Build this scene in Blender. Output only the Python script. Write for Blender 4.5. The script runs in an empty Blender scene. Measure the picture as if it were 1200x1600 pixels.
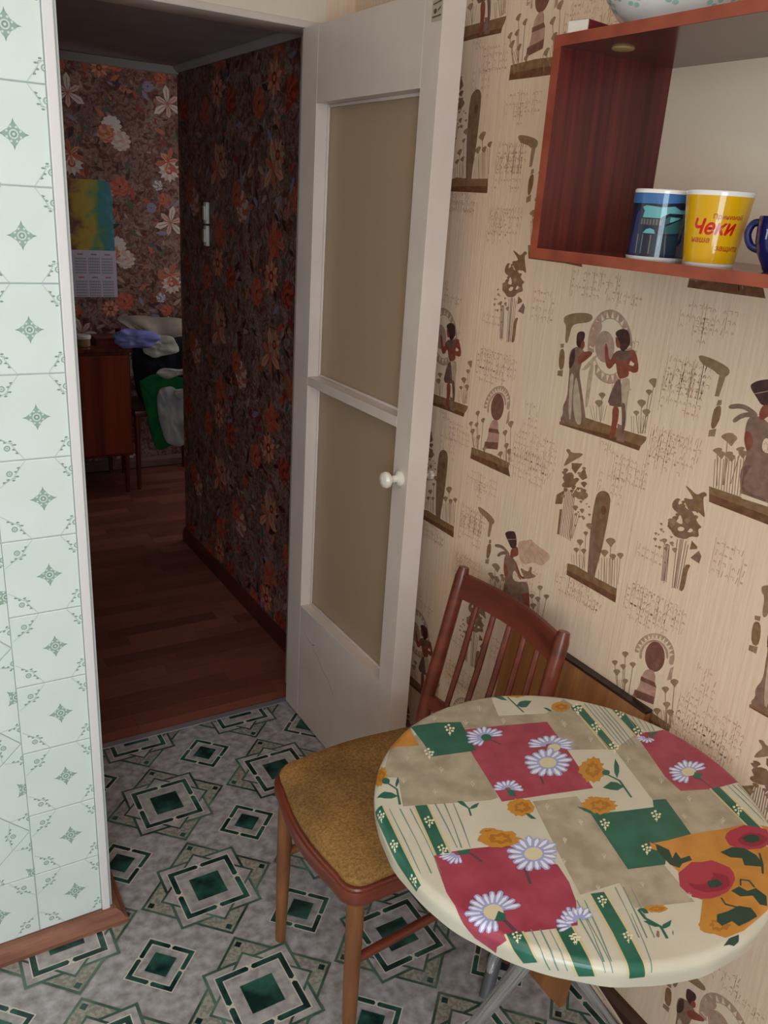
import bpy, bmesh, math, random
from mathutils import Vector, Matrix
R_ = random.Random(7)
S = bpy.context.scene
COL = S.collection
# ---------------------------------------------------------------- camera
CAM = (-1.2, -2.2336, 1.6)
YAW, PITCH, ROLL, FPX = .55799, .35044, .06666, 1312.1
fw = Vector((math.sin(YAW)*math.cos(PITCH), math.cos(YAW)*math.cos(PITCH), -math.sin(PITCH)))
r0 = Vector((math.cos(YAW), -math.sin(YAW), 0)); u0 = r0.cross(fw)
rr = math.cos(ROLL)*r0 + math.sin(ROLL)*u0; uu = -math.sin(ROLL)*r0 + math.cos(ROLL)*u0
cd = bpy.data.cameras.new('camera'); cam = bpy.data.objects.new('camera', cd); COL.objects.link(cam)
cam.matrix_world = Matrix(((rr.x, uu.x, -fw.x, CAM[0]), (rr.y, uu.y, -fw.y, CAM[1]), (rr.z, uu.z, -fw.z, CAM[2]), (0, 0, 0, 1)))
cd.sensor_fit = 'VERTICAL'; cd.sensor_height = 36; cd.lens = 36*FPX/1600; cd.clip_start = .02
S.camera = cam
# ---------------------------------------------------------------- world, lights, exposure
w = bpy.data.worlds.new('world'); S.world = w; w.use_nodes = True
w.node_tree.nodes['Background'].inputs[0].default_value = (.55, .68, .85, 1)
w.node_tree.nodes['Background'].inputs[1].default_value = .15
def area(name, loc, target, sx, sy, power, col):
    l = bpy.data.lights.new(name, 'AREA'); l.shape = 'RECTANGLE'; l.size = sx; l.size_y = sy; l.energy = power; l.color = col
    o = bpy.data.objects.new(name, l); COL.objects.link(o); o.location = loc
    o.rotation_euler = (Vector(target)-Vector(loc)).to_track_quat('-Z', 'Y').to_euler(); return o
area('window_daylight', (-1.75, -3.33, 1.5), (-1.75, 0, 1.5), 1.15, 1.25, 36, (.74, .90, 1.0))
area('added_ceiling_fill', (-1.3, -2.2, 2.5), (-1.3, -2.2, 0), 1.4, 1.4, 10.5, (1.0, .76, .62))  # warm fill light added below the ceiling to lift brightness; no lamp seen there
area('far_room_daylight', (1.35, 2.1, 1.5), (0, 2.1, 1.2), .9, 1.2, 6.5, (.95, .96, 1.0))
S.view_settings.view_transform = 'Standard'; S.view_settings.look = 'None'
S.view_settings.gamma = 1; S.view_settings.use_curve_mapping = False
S.view_settings.exposure = 0.14

# ---------------------------------------------------------------- helpers
def lin(c):
    if isinstance(c, str): c = tuple(int(c[i:i+2], 16)/255 for i in (0, 2, 4))
    return tuple((x/12.92 if x <= .04045 else ((x+.055)/1.055)**2.4) for x in c)
MATS = {}
def mat(name, c1, c2=None, scale=8, stretch=(1, 1, 1), rough=.5, metal=0, bump=0, detail=4, lo=.35, hi=.65, spec=.5, coat=0, kind='noise', bscale=None):
    if name in MATS: return MATS[name]
    m = bpy.data.materials.new(name); m.use_nodes = True; nt = m.node_tree; N = nt.nodes; L = nt.links
    b = N['Principled BSDF']; b.inputs['Roughness'].default_value = rough; b.inputs['Metallic'].default_value = metal
    b.inputs['Specular IOR Level'].default_value = spec; b.inputs['Coat Weight'].default_value = coat
    c2 = c2 or c1
    tc = N.new('ShaderNodeTexCoord'); mp = N.new('ShaderNodeMapping'); mp.inputs['Scale'].default_value = stretch
    L.new(tc.outputs['Object'], mp.inputs['Vector'])
    if kind == 'noise':
        t = N.new('ShaderNodeTexNoise'); t.inputs['Scale'].default_value = scale; t.inputs['Detail'].default_value = detail
        fac = t.outputs['Fac']
    elif kind == 'wave':
        t = N.new('ShaderNodeTexWave'); t.inputs['Scale'].default_value = scale; t.inputs['Distortion'].default_value = 5; t.inputs['Detail'].default_value = detail
        fac = t.outputs['Fac']
    L.new(mp.outputs[0], t.inputs['Vector'])
    cr = N.new('ShaderNodeValToRGB'); cr.color_ramp.elements[0].position = lo; cr.color_ramp.elements[1].position = hi
    cr.color_ramp.elements[0].color = (*lin(c1), 1); cr.color_ramp.elements[1].color = (*lin(c2), 1)
    L.new(fac, cr.inputs[0]); L.new(cr.outputs[0], b.inputs['Base Color'])
    if bump:
        t2 = N.new('ShaderNodeTexNoise'); t2.inputs['Scale'].default_value = bscale or scale*4; t2.inputs['Detail'].default_value = 3
        L.new(mp.outputs[0], t2.inputs['Vector'])
        bp = N.new('ShaderNodeBump'); bp.inputs['Strength'].default_value = bump; bp.inputs['Distance'].default_value = .002
        L.new(t2.outputs['Fac'], bp.inputs['Height']); L.new(bp.outputs[0], b.inputs['Normal'])
    MATS[name] = m; return m
def tag(o, label=None, cat=None, group=None, kind=None):
    if label: o['label'] = label
    if cat: o['category'] = cat
    if group: o['group'] = group
    if kind: o['kind'] = kind
    return o
def put(o, parent):
    COL.objects.link(o)
    if parent is not None:
        o.parent = parent
        o.matrix_parent_inverse = Matrix.Translation(-base_of(parent))
    return o
BASE = {}
def base_of(o): return BASE.get(o.name, Vector((0, 0, 0)))
def empty(name, loc):
    o = bpy.data.objects.new(name, None); COL.objects.link(o); o.location = loc; o.empty_display_size = .05
    BASE[o.name] = Vector(loc); return o
def fin(name, bm, m, parent=None, smooth=False, normals=True):
    if normals: bmesh.ops.recalc_face_normals(bm, faces=bm.faces)
    me = bpy.data.meshes.new(name); bm.to_mesh(me); bm.free()
    for x in (m if isinstance(m, (list, tuple)) else [m]): me.materials.append(x)
    if smooth:
        for p in me.polygons: p.use_smooth = True
        if smooth == 'auto':
            me.set_sharp_from_angle(angle=math.radians(28))
    o = bpy.data.objects.new(name, me); return put(o, parent)
def add_box(bm, lo, hi, bevel=0, seg=2, mi=0):
    g = bmesh.ops.create_cube(bm, size=1)
    vs = g['verts']
    for v in vs: v.co = Vector([lo[i]+(v.co[i]+.5)*(hi[i]-lo[i]) for i in range(3)])
    fs = list({f for v in vs for f in v.link_faces})
    for f in fs: f.material_index = mi
    if bevel:
        es = list({e for v in vs for e in v.link_edges})
        bmesh.ops.bevel(bm, geom=es, offset=bevel, segments=seg, affect='EDGES', profile=.5)
def box(name, lo, hi, m, parent=None, bevel=0, seg=2):
    bm = bmesh.new(); add_box(bm, lo, hi, bevel, seg); return fin(name, bm, m, parent, 'auto' if bevel > .0035 else False)
def sweep(bm, pts, rad, n=14, cap=True, mi=0, squash=1):
    pts = [Vector(p) for p in pts]; rad = rad if isinstance(rad, (list, tuple)) else [rad]*len(pts)
    rings = []; ref = None
    for i, p in enumerate(pts):
        d = (pts[min(i+1, len(pts)-1)]-pts[max(i-1, 0)]).normalized()
        if ref is None:
            ref = Vector((0, 0, 1)) if abs(d.z) < .9 else Vector((1, 0, 0))
        a = (ref-d*ref.dot(d)).normalized(); b = d.cross(a); ref = a
        rings.append([bm.verts.new(p+a*math.cos(t)*rad[i]*squash+b*math.sin(t)*rad[i]) for t in [2*math.pi*k/n for k in range(n)]])
    for A, B in zip(rings, rings[1:]):
        for k in range(n):
            bm.faces.new((A[k], A[(k+1) % n], B[(k+1) % n], B[k])).material_index = mi
    if cap:
        bm.faces.new(rings[0][::-1]).material_index = mi; bm.faces.new(rings[-1]).material_index = mi
def tube(name, pts, rad, m, parent=None, n=14):
    bm = bmesh.new(); sweep(bm, pts, rad, n); return fin(name, bm, m, parent, 'auto')
def smoothpath(pts, k=6):
    P = [Vector(p) for p in pts]; out = []
    for i in range(len(P)-1):
        p0, p1, p2, p3 = P[max(i-1, 0)], P[i], P[i+1], P[min(i+2, len(P)-1)]
        for j in range(k):
            t = j/k; out.append(.5*((2*p1)+(-p0+p2)*t+(2*p0-5*p1+4*p2-p3)*t*t+(-p0+3*p1-3*p2+p3)*t**3))
    out.append(P[-1]); return out
def lathe(bm, prof, c, n=32, axis='z', mi=0, close=False):
    rings = []
    for r, h in prof:
        row = []
        for k in range(n):
            t = 2*math.pi*k/n; x, y = r*math.cos(t), r*math.sin(t)
            v = {'z': (x, y, h), 'x': (h, x, y), 'y': (x, h, y)}[axis]
            row.append(bm.verts.new(Vector(c)+Vector(v)))
        rings.append(row)
    for A, B in zip(rings, rings[1:]):
        for k in range(n):
            bm.faces.new((A[k], A[(k+1) % n], B[(k+1) % n], B[k])).material_index = mi
    if not close:
        for rg in (rings[0][::-1], rings[-1]):
            try: bm.faces.new(rg).material_index = mi
            except ValueError: pass
def clip(poly, inside, inter):
    out = []
    for i in range(len(poly)):
        a, b = poly[i-1], poly[i]; ia, ib = inside(a), inside(b)
        if ia != ib: out.append(inter(a, b))
        if ib: out.append(b)
    return out
def cliph(poly, nx, ny, d):      # keep nx*x+ny*y <= d
    f = lambda p: nx*p[0]+ny*p[1]-d
    def it(a, b):
        fa, fb = f(a), f(b); t = fa/(fa-fb); return (a[0]+(b[0]-a[0])*t, a[1]+(b[1]-a[1])*t)
    return clip(poly, lambda p: f(p) <= 0, it) if poly else poly
def cliprect(poly, x0, x1, y0, y1):
    for a in ((-1, 0, -x0), (1, 0, x1), (0, -1, -y0), (0, 1, y1)): poly = cliph(poly, *a)
    return poly
def layers(polys):
    """stack level for each printed patch: one more than any earlier patch its box overlaps"""
    bb = []; lv = []; cell = {}
    for c, p in polys:
        b = (min(a for a, _ in p), max(a for a, _ in p), min(a for _, a in p), max(a for _, a in p)); L = 0
        for i in range(len(bb)-1, -1, -1):
            q = bb[i]
            if lv[i] >= L and q[0] < b[1] and b[0] < q[1] and q[2] < b[3] and b[2] < q[3]: L = lv[i]+1
        bb.append(b); lv.append(L)
    return lv
def printed(name, polys, mapf, mats, parent, step=2e-5, base=8e-5, z=None, label=None):
    """flat print: polys = [(material key, [(u,v),..])], mapf(u,v,h)->point"""
    keys = []; vs = []; fs = []; mi = []
    lv = z if z is not None else layers(polys)
    for (k, p), L in zip(polys, lv):
        if len(p) < 3: continue
        if k not in keys: keys.append(k)
        n = len(vs); vs += [mapf(a, b, base+step*L) for a, b in p]; fs.append(list(range(n, n+len(p)))); mi.append(keys.index(k))
    me = bpy.data.meshes.new(name); me.from_pydata([tuple(v) for v in vs], [], fs)
    for k in keys: me.materials.append(mats[k])
    me.polygons.foreach_set('material_index', mi); me.update()
    o = bpy.data.objects.new(name, me); put(o, parent); o['kind'] = 'stuff'; return o
def chaikin(p, it=2):
    for _ in range(it):
        q = []
        for i in range(len(p)):
            a, b = p[i], p[(i+1) % len(p)]
            q += [(a[0]*.75+b[0]*.25, a[1]*.75+b[1]*.25), (a[0]*.25+b[0]*.75, a[1]*.25+b[1]*.75)]
        p = q
    return p
def strip(pts, wd):
    L = []; Rr = []; n = len(pts)
    for i in range(n):
        a, b = pts[max(i-1, 0)], pts[min(i+1, n-1)]; dx, dy = b[0]-a[0], b[1]-a[1]; l = math.hypot(dx, dy) or 1
        L.append((pts[i][0]-dy/l*wd/2, pts[i][1]+dx/l*wd/2)); Rr.append((pts[i][0]+dy/l*wd/2, pts[i][1]-dx/l*wd/2))
    return L+Rr[::-1]
def ell(cx, cy, rx, ry=None, n=12, a0=0):
    ry = ry or rx
    return [(cx+rx*math.cos(a0+2*math.pi*k/n), cy+ry*math.sin(a0+2*math.pi*k/n)) for k in range(n)]
def unpack(s, cols):
    out = []
    for r in s.split(';'):
        v = [float(x) for x in r.split(',')]; out.append((cols[int(v[0])], list(zip(v[1::2], v[2::2]))))
    return out
def flat(name, c, rough=.6, c2=None, **k): return mat(name, c, c2 or c, rough=rough, **k)
def text_polys(body, size, shear=0, bold=0):
    """outline text as flat triangles in 2D"""
    cu = bpy.data.curves.new('lettering', 'FONT'); cu.body = body; cu.size = 1; cu.shear = shear; cu.resolution_u = 4
    o = bpy.data.objects.new('lettering', cu); COL.objects.link(o)
    dg = bpy.context.evaluated_depsgraph_get(); dg.update(); me = o.evaluated_get(dg).to_mesh()
    out = [[(me.vertices[i].co.x*size, me.vertices[i].co.y*size) for i in p.vertices] for p in me.polygons]
    o.evaluated_get(dg).to_mesh_clear(); bpy.data.objects.remove(o); bpy.data.curves.remove(cu); return out

# ---------------------------------------------------------------- printed designs, millimetres on their own surface
WALLPRINT_COLS=['bar', 'bar2', 'rose', 'cream', 'line', 'paper', 'rosed', 'khaki', 'tan', 'robe', 'dark', 'skin', 'dark2', 'tan2', 'disc', 'disc2', 'rose2', 'obel', 'para']
WALLPRINT=('0,972.2,1200.7,983.3,1210.2,1044,1227.1,1150.4,1228.1,1207.2,1229.5,1200.7,1217.6,1194.6,1209.8,1191.6,1199.7,1100.3,1199.2,973.1,1196.3;1,972.9,1197.4,1098.1,1209.3,1193.6,1208.5,1191.6,1199.7,1100.3,1199.2,973.2,1195.7;2,1135.7,1383.1,1137.6,1368.2,1136.7,1353.4,1133,1339.6,1126.6,1327.2,1117.9,1317,1107.1,1309.6,1094.8,1305.2,1081.6,1304.3,1068.2,1307,1055.2,1313.1,1043.4,1322.4,1033.4,1334.4,1025.9,1348.5,1021.1,1363.9,1019.4,1379.7,1020.8,1395.2,1025.2,1409.4,1032.4,1421.6,1041.9,1431.3,1053.2,1438,1065.7,1441.4,1078.7,1441.3,1091.6,1438,1103.8,1431.6,1114.8,1422.4,1124,1410.9,1131.1,1397.6;3,1118.9,1385.7,1121.2,1375.3,1132.6,1382.6;3,1121.6,1371.5,1121.5,1361,1134.5,1364.4;3,1121,1357.4,1118.5,1347.7,1132.1,1346.8;3,1117.1,1344.4,1112.3,1336.3,1125.4,1331.1;3,1110.2,1333.7,1103.5,1327.8,1115.1,1318.6;3,1100.8,1326.1,1092.7,1322.9,1101.7,1310.4;3,1089.6,1322.3,1080.7,1322.2,1086.3,1307.3;3,1077.4,1322.7,1068.5,1325.7,1070.2,1309.6;3,1065.4,1327.3,1057.2,1333.2,1054.7,1317.2;3,1054.4,1335.7,1047.7,1344.1,1041.2,1329.7;3,1045.6,1347.4,1040.8,1357.5,1030.8,1345.9;3,1039.5,1361.3,1037.3,1372.2,1024.5,1364.4;3,1036.9,1376.2,1037.2,1387.1,1022.9,1383.7;3,1037.8,1390.8,1040.8,1400.7,1026,1402;3,1042.2,1403.9,1047.4,1411.9,1033.6,1417.7;3,1049.7,1414.4,1056.7,1420,1044.8,1429.6;3,1059.5,1421.5,1067.7,1424.2,1058.7,1436.8;3,1070.8,1424.6,1079.6,1424.3,1074.1,1438.8;3,1082.8,1423.7,1091.4,1420.4,1089.7,1435.7;3,1094.4,1418.8,1102.2,1412.9,1104.4,1427.7;3,1104.8,1410.3,1111.2,1402.2,1117,1415.5;3,1113.2,1399,1117.7,1389.4,1126.6,1400.1;4,1122.4,1380.9,1123.9,1369.2,1123.2,1357.7,1120.4,1346.9,1115.6,1337.3,1109,1329.5,1100.8,1323.8,1091.5,1320.6,1081.6,1320,1071.5,1322.2,1061.7,1327,1052.8,1334.3,1045.3,1343.6,1039.6,1354.5,1035.9,1366.4,1034.5,1378.6,1035.5,1390.5,1038.7,1401.5,1044,1411,1051,1418.5,1059.5,1423.7,1068.9,1426.4,1078.7,1426.4,1088.5,1423.8,1097.9,1418.8,1106.3,1411.6,1113.4,1402.6,1118.8,1392.2;5,1120.3,1380.6,1121.7,1369.3,1121.1,1358.2,1118.5,1347.8,1113.9,1338.6,1107.7,1331.1,1099.9,1325.6,1091.1,1322.6,1081.7,1322.1,1072,1324.2,1062.8,1328.9,1054.3,1335.9,1047.2,1344.8,1041.7,1355.3,1038.2,1366.7,1036.8,1378.5,1037.7,1390,1040.7,1400.5,1045.7,1409.7,1052.4,1416.9,1060.4,1421.9,1069.3,1424.5,1078.6,1424.5,1088,1422,1096.9,1417.2,1104.9,1410.2,1111.7,1401.5,1116.9,1391.5;5,1018.8,1348.9,1043.6,1357.4,1061.3,1273,1035.7,1267.4;6,1091.4,1375.7,1092.1,1366.5,1090.4,1357.8,1086.3,1350.3,1080.3,1344.9,1072.8,1342,1064.7,1342,1056.7,1345,1049.6,1350.5,1044.2,1358.2,1041,1367.2,1040.3,1376.6,1042.3,1385.5,1046.6,1392.9,1052.8,1398.2,1060.3,1400.8,1068.4,1400.6,1076.2,1397.5,1083,1392,1088.3,1384.4;2,1027,1409,1037.2,1415.5,1052.1,1412.6,1052,1399.6,1043,1388,1043.1,1373.7,1036.7,1362.4,1023.3,1370.5,1023.2,1384.9,1032.9,1394.6;7,944.3,1412.9,979.2,1423.9,1023.1,1427.7,1023.5,1411.5,980.6,1402.3,969.7,1395.4,967.4,1376.1,964.2,1360.7,956.2,1361.5,954.1,1395.3,945.2,1400.3;0,946.3,1347,957.1,1348.8,962.9,1328.2,962.4,1306.4,949.6,1306.2,944.6,1331.5;7,947.1,1302.4,962.4,1306.4,962.5,1293.3,947.5,1292.5;7,944.5,1356.4,955.1,1359.2,955.2,1350.6,945.9,1349.1;8,1037.9,1335.6,1045,1336.9,1046.7,1307.9,1045.7,1248.1,1037.1,1246.1,1033,1309.4;9,989.5,1358.6,1004.7,1359,1018.4,1350.9,1012.6,1335.2,1010.8,1322.1,1008.9,1309,1019.8,1285.5,1032,1255.8,1043.4,1230.2,1046.4,1215.7,980.4,1200.4,972.7,1206.4,979.8,1219.4,975.3,1234,985.3,1256.3,981.9,1288.5,980.8,1310,974,1328.1,975.8,1349.9;8,1000.4,1305.2,1012.5,1283.9,1025.2,1252,1036.7,1211.1,1020.5,1207,1005.2,1238.7,999.7,1270.4;8,984.6,1306.4,996.4,1302.2,997.2,1267.6,1005.3,1212.2,996.9,1214.6,988.1,1265.7;10,977.7,1348.1,988.5,1356.3,992,1331.4,983.4,1312.6,976.5,1315.6;11,1009.3,1351.4,1031.9,1357.4,1038.8,1352.4,1021.3,1336.7,1005.5,1325.4,997.1,1336.6;8,1023,1328.6,1047.3,1353.9,1051.3,1348.4,1030.4,1321.6,1012.4,1313.9;10,988.2,1387.7,1007,1391.7,1011.1,1383,1008,1372.1,1008,1357.5,991,1358.8,987.7,1375.1;11,1004.7,1373.7,1012.6,1371.8,1013.4,1360.5,1005.7,1353.9,1002.4,1362'
'.8;11,1090.7,1363.5,1105.8,1370.2,1119.3,1370.5,1138.5,1379.7,1148.2,1371.6,1161.1,1342.7,1148.2,1336.2,1134.1,1339.4,1139.2,1328.4,1114.5,1317.4,1105,1335.9,1100.7,1349.2,1089.3,1330.8,1075.4,1336.4,1064.7,1377.3,1072.1,1378.5,1082.9,1348,1088.8,1353.1;5,1136,1357.6,1146.9,1353.7,1144,1348.9,1134.1,1349.4;12,1093,1365.9,1108,1372.5,1129.2,1374.2,1137.2,1361.8,1120,1354.7,1096.1,1351.4;10,1092.4,1406.7,1110.1,1412.7,1123.4,1406.5,1129.3,1388,1123.2,1377.1,1114.1,1369.6,1105,1374,1098.6,1390.8,1087.2,1399;11,1089.7,1396.4,1100.3,1389.1,1107.2,1376.4,1098,1374.4,1092.8,1381.9;11,1108.9,1265.8,1126.4,1268.8,1129.8,1246.8,1127.9,1229.7,1127.4,1206.3,1111.2,1202.1,1116,1233;9,1129.3,1236.3,1146.3,1234.3,1152.7,1204.7,1133,1203.6;12,1109.2,1316.4,1120.8,1319.7,1134.3,1270.6,1125.4,1266.9,1095,1264.7,1100.5,1292;8,1119.5,1319.5,1139.4,1327.5,1145.6,1311.7,1144.7,1281.2,1152.3,1231.7,1143.2,1229.4,1132.2,1276.3;12,1129.9,1277.9,1140.2,1277.1,1147.2,1255.2,1148.9,1222.5,1142.4,1220.8,1138.2,1248.9;13,1185.5,1329.5,1189.7,1334.4,1196.9,1337.4,1205.4,1337.1,1210.8,1333.1,1205.2,1326.4,1202.3,1319.3,1195.3,1323.9;13,1200.5,1324.9,1198.4,1234.1,1196.8,1234.1,1198.9,1325;13,1182.9,1310,1185.7,1313.3,1190.4,1315.3,1196.1,1315.2,1199.7,1312.6,1195.9,1308.2,1194,1303.4,1189.4,1306.4;13,1193.4,1305.8,1194.6,1233.1,1193,1233.1,1191.8,1305.8;13,1166.8,1286.4,1170.6,1291,1177.2,1293.8,1185,1293.7,1189.9,1290.3,1184.8,1284,1182.1,1277.4,1175.8,1281.5;13,1180.6,1282.2,1188.5,1231.6,1186.9,1231.4,1179,1282;13,1162.3,1266,1164.8,1269.1,1169.2,1271,1174.3,1271,1177.6,1268.7,1174.2,1264.6,1172.4,1260.2,1168.2,1262.9;13,1171.9,1262.2,1184.1,1230.7,1182.6,1230.1,1170.4,1261.7;13,1182.7,1272.7,1186.1,1276.9,1192.1,1279.5,1199.1,1279.5,1203.5,1276.4,1198.9,1270.7,1196.5,1264.6,1190.8,1268.3;13,1195.3,1268.5,1192.4,1232.5,1190.8,1232.6,1193.7,1268.6;13,1160.6,1258.4,1167.7,1226.3,1166.5,1226,1159.4,1258.1;13,1165.7,1259.6,1172.7,1227.6,1171.6,1227.3,1164.5,1259.4;13,1178.2,1262.6,1185.3,1230.9,1184.1,1230.6,1177.1,1262.4;13,1183.2,1263.8,1190.3,1232.2,1189.1,1231.9,1182,1263.6;13,1188.2,1265,1195.2,1233.4,1194,1233.2,1187,1264.8;13,1193.1,1266.2,1200.1,1234.7,1199,1234.4,1191.9,1265.9;13,1068.5,1279.4,1071.9,1283.1,1077.7,1285.5,1084.4,1285.4,1088.6,1282.6,1084,1277.5,1081.6,1272,1076.2,1275.3;13,1080.7,1275.1,1086.8,1225.6,1085.2,1225.4,1079.1,1274.9;13,1061.5,1262.4,1065.5,1266.8,1072.3,1269.7,1080.2,1269.7,1085.2,1266.4,1079.8,1260.3,1076.9,1253.8,1070.5,1257.7;13,1075.5,1258.3,1086.8,1225.8,1085.2,1225.3,1074,1257.7;13,1051.1,1253.8,1066.2,1227.3,1065.2,1226.7,1050.1,1253.2;13,1059.7,1255.7,1071.3,1228.4,1070.2,1228,1058.6,1255.2;13,1068.1,1257.6,1076.4,1229.6,1075.2,1229.3,1067,1257.2;13,1087.6,1261.9,1088.1,1232.3,1086.9,1232.3,1086.4,1261.9;13,1095.8,1263.7,1093,1233.5,1091.8,1233.6,1094.6,1263.8;2,717.5,351.9,718.4,363.3,721.7,375,727.3,386.1,734.7,396.2,743.6,404.8,753.5,411.3,763.9,415.6,774.1,417.4,783.9,416.8,792.6,413.7,799.8,408.3,805.4,401,808.8,392,810.2,381.8,809.2,370.9,798.9,370,799.6,378.5,798.6,386.4,795.9,393.5,791.7,399.2,786,403.4,779.3,405.8,771.9,406.4,764,405,756.1,401.7,748.6,396.6,741.8,390,736.3,382.2,732.1,373.7,729.6,364.7,729,355.9;3,728.4,359.2,729.3,366,719.3,360.8;3,729.8,368.2,732,375,722,372.1;3,733,377.2,736.5,383.6,726.9,383.1;3,737.8,385.7,742.4,391.4,733.7,393.2;3,744,393.2,749.4,397.9,742.1,401.9;3,751.3,399.3,757.1,402.8,751.6,408.7;3,759.1,403.7,765.2,405.9,761.6,413.4;3,767.2,406.3,773.1,407,771.6,415.8;3,775.1,407,780.6,406.2,781.3,415.7;3,782.4,405.7,787.3,403.5,790,413.3;3,788.8,402.5,792.8,399,797.4,408.6;3,794,397.6,797,392.9,803.2,401.9;3,797.7,391.2,799.5,385.7,807.1,393.5;2,733.2,345.1,731.1,352.3,730.8,360.4,732.3,368.9,735.6,377.2,740.5,385,746.6,391.8,753.6,397.2,761.1,401,768.7,403,776,403.1,782.7,401.3,788.4,397.8,792.8,392.7,795.6,386.2,796.9,378.8,791.7,376.9,790.7,383.3,788.2,388.9,784.5,393.4,779.7,396.5,774,398.1,767.8,398.1,761.4,396.5,755.1,393.3,749.3,388.7,744.2,382.9,740.2,376.3,737.5,369.1'
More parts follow.
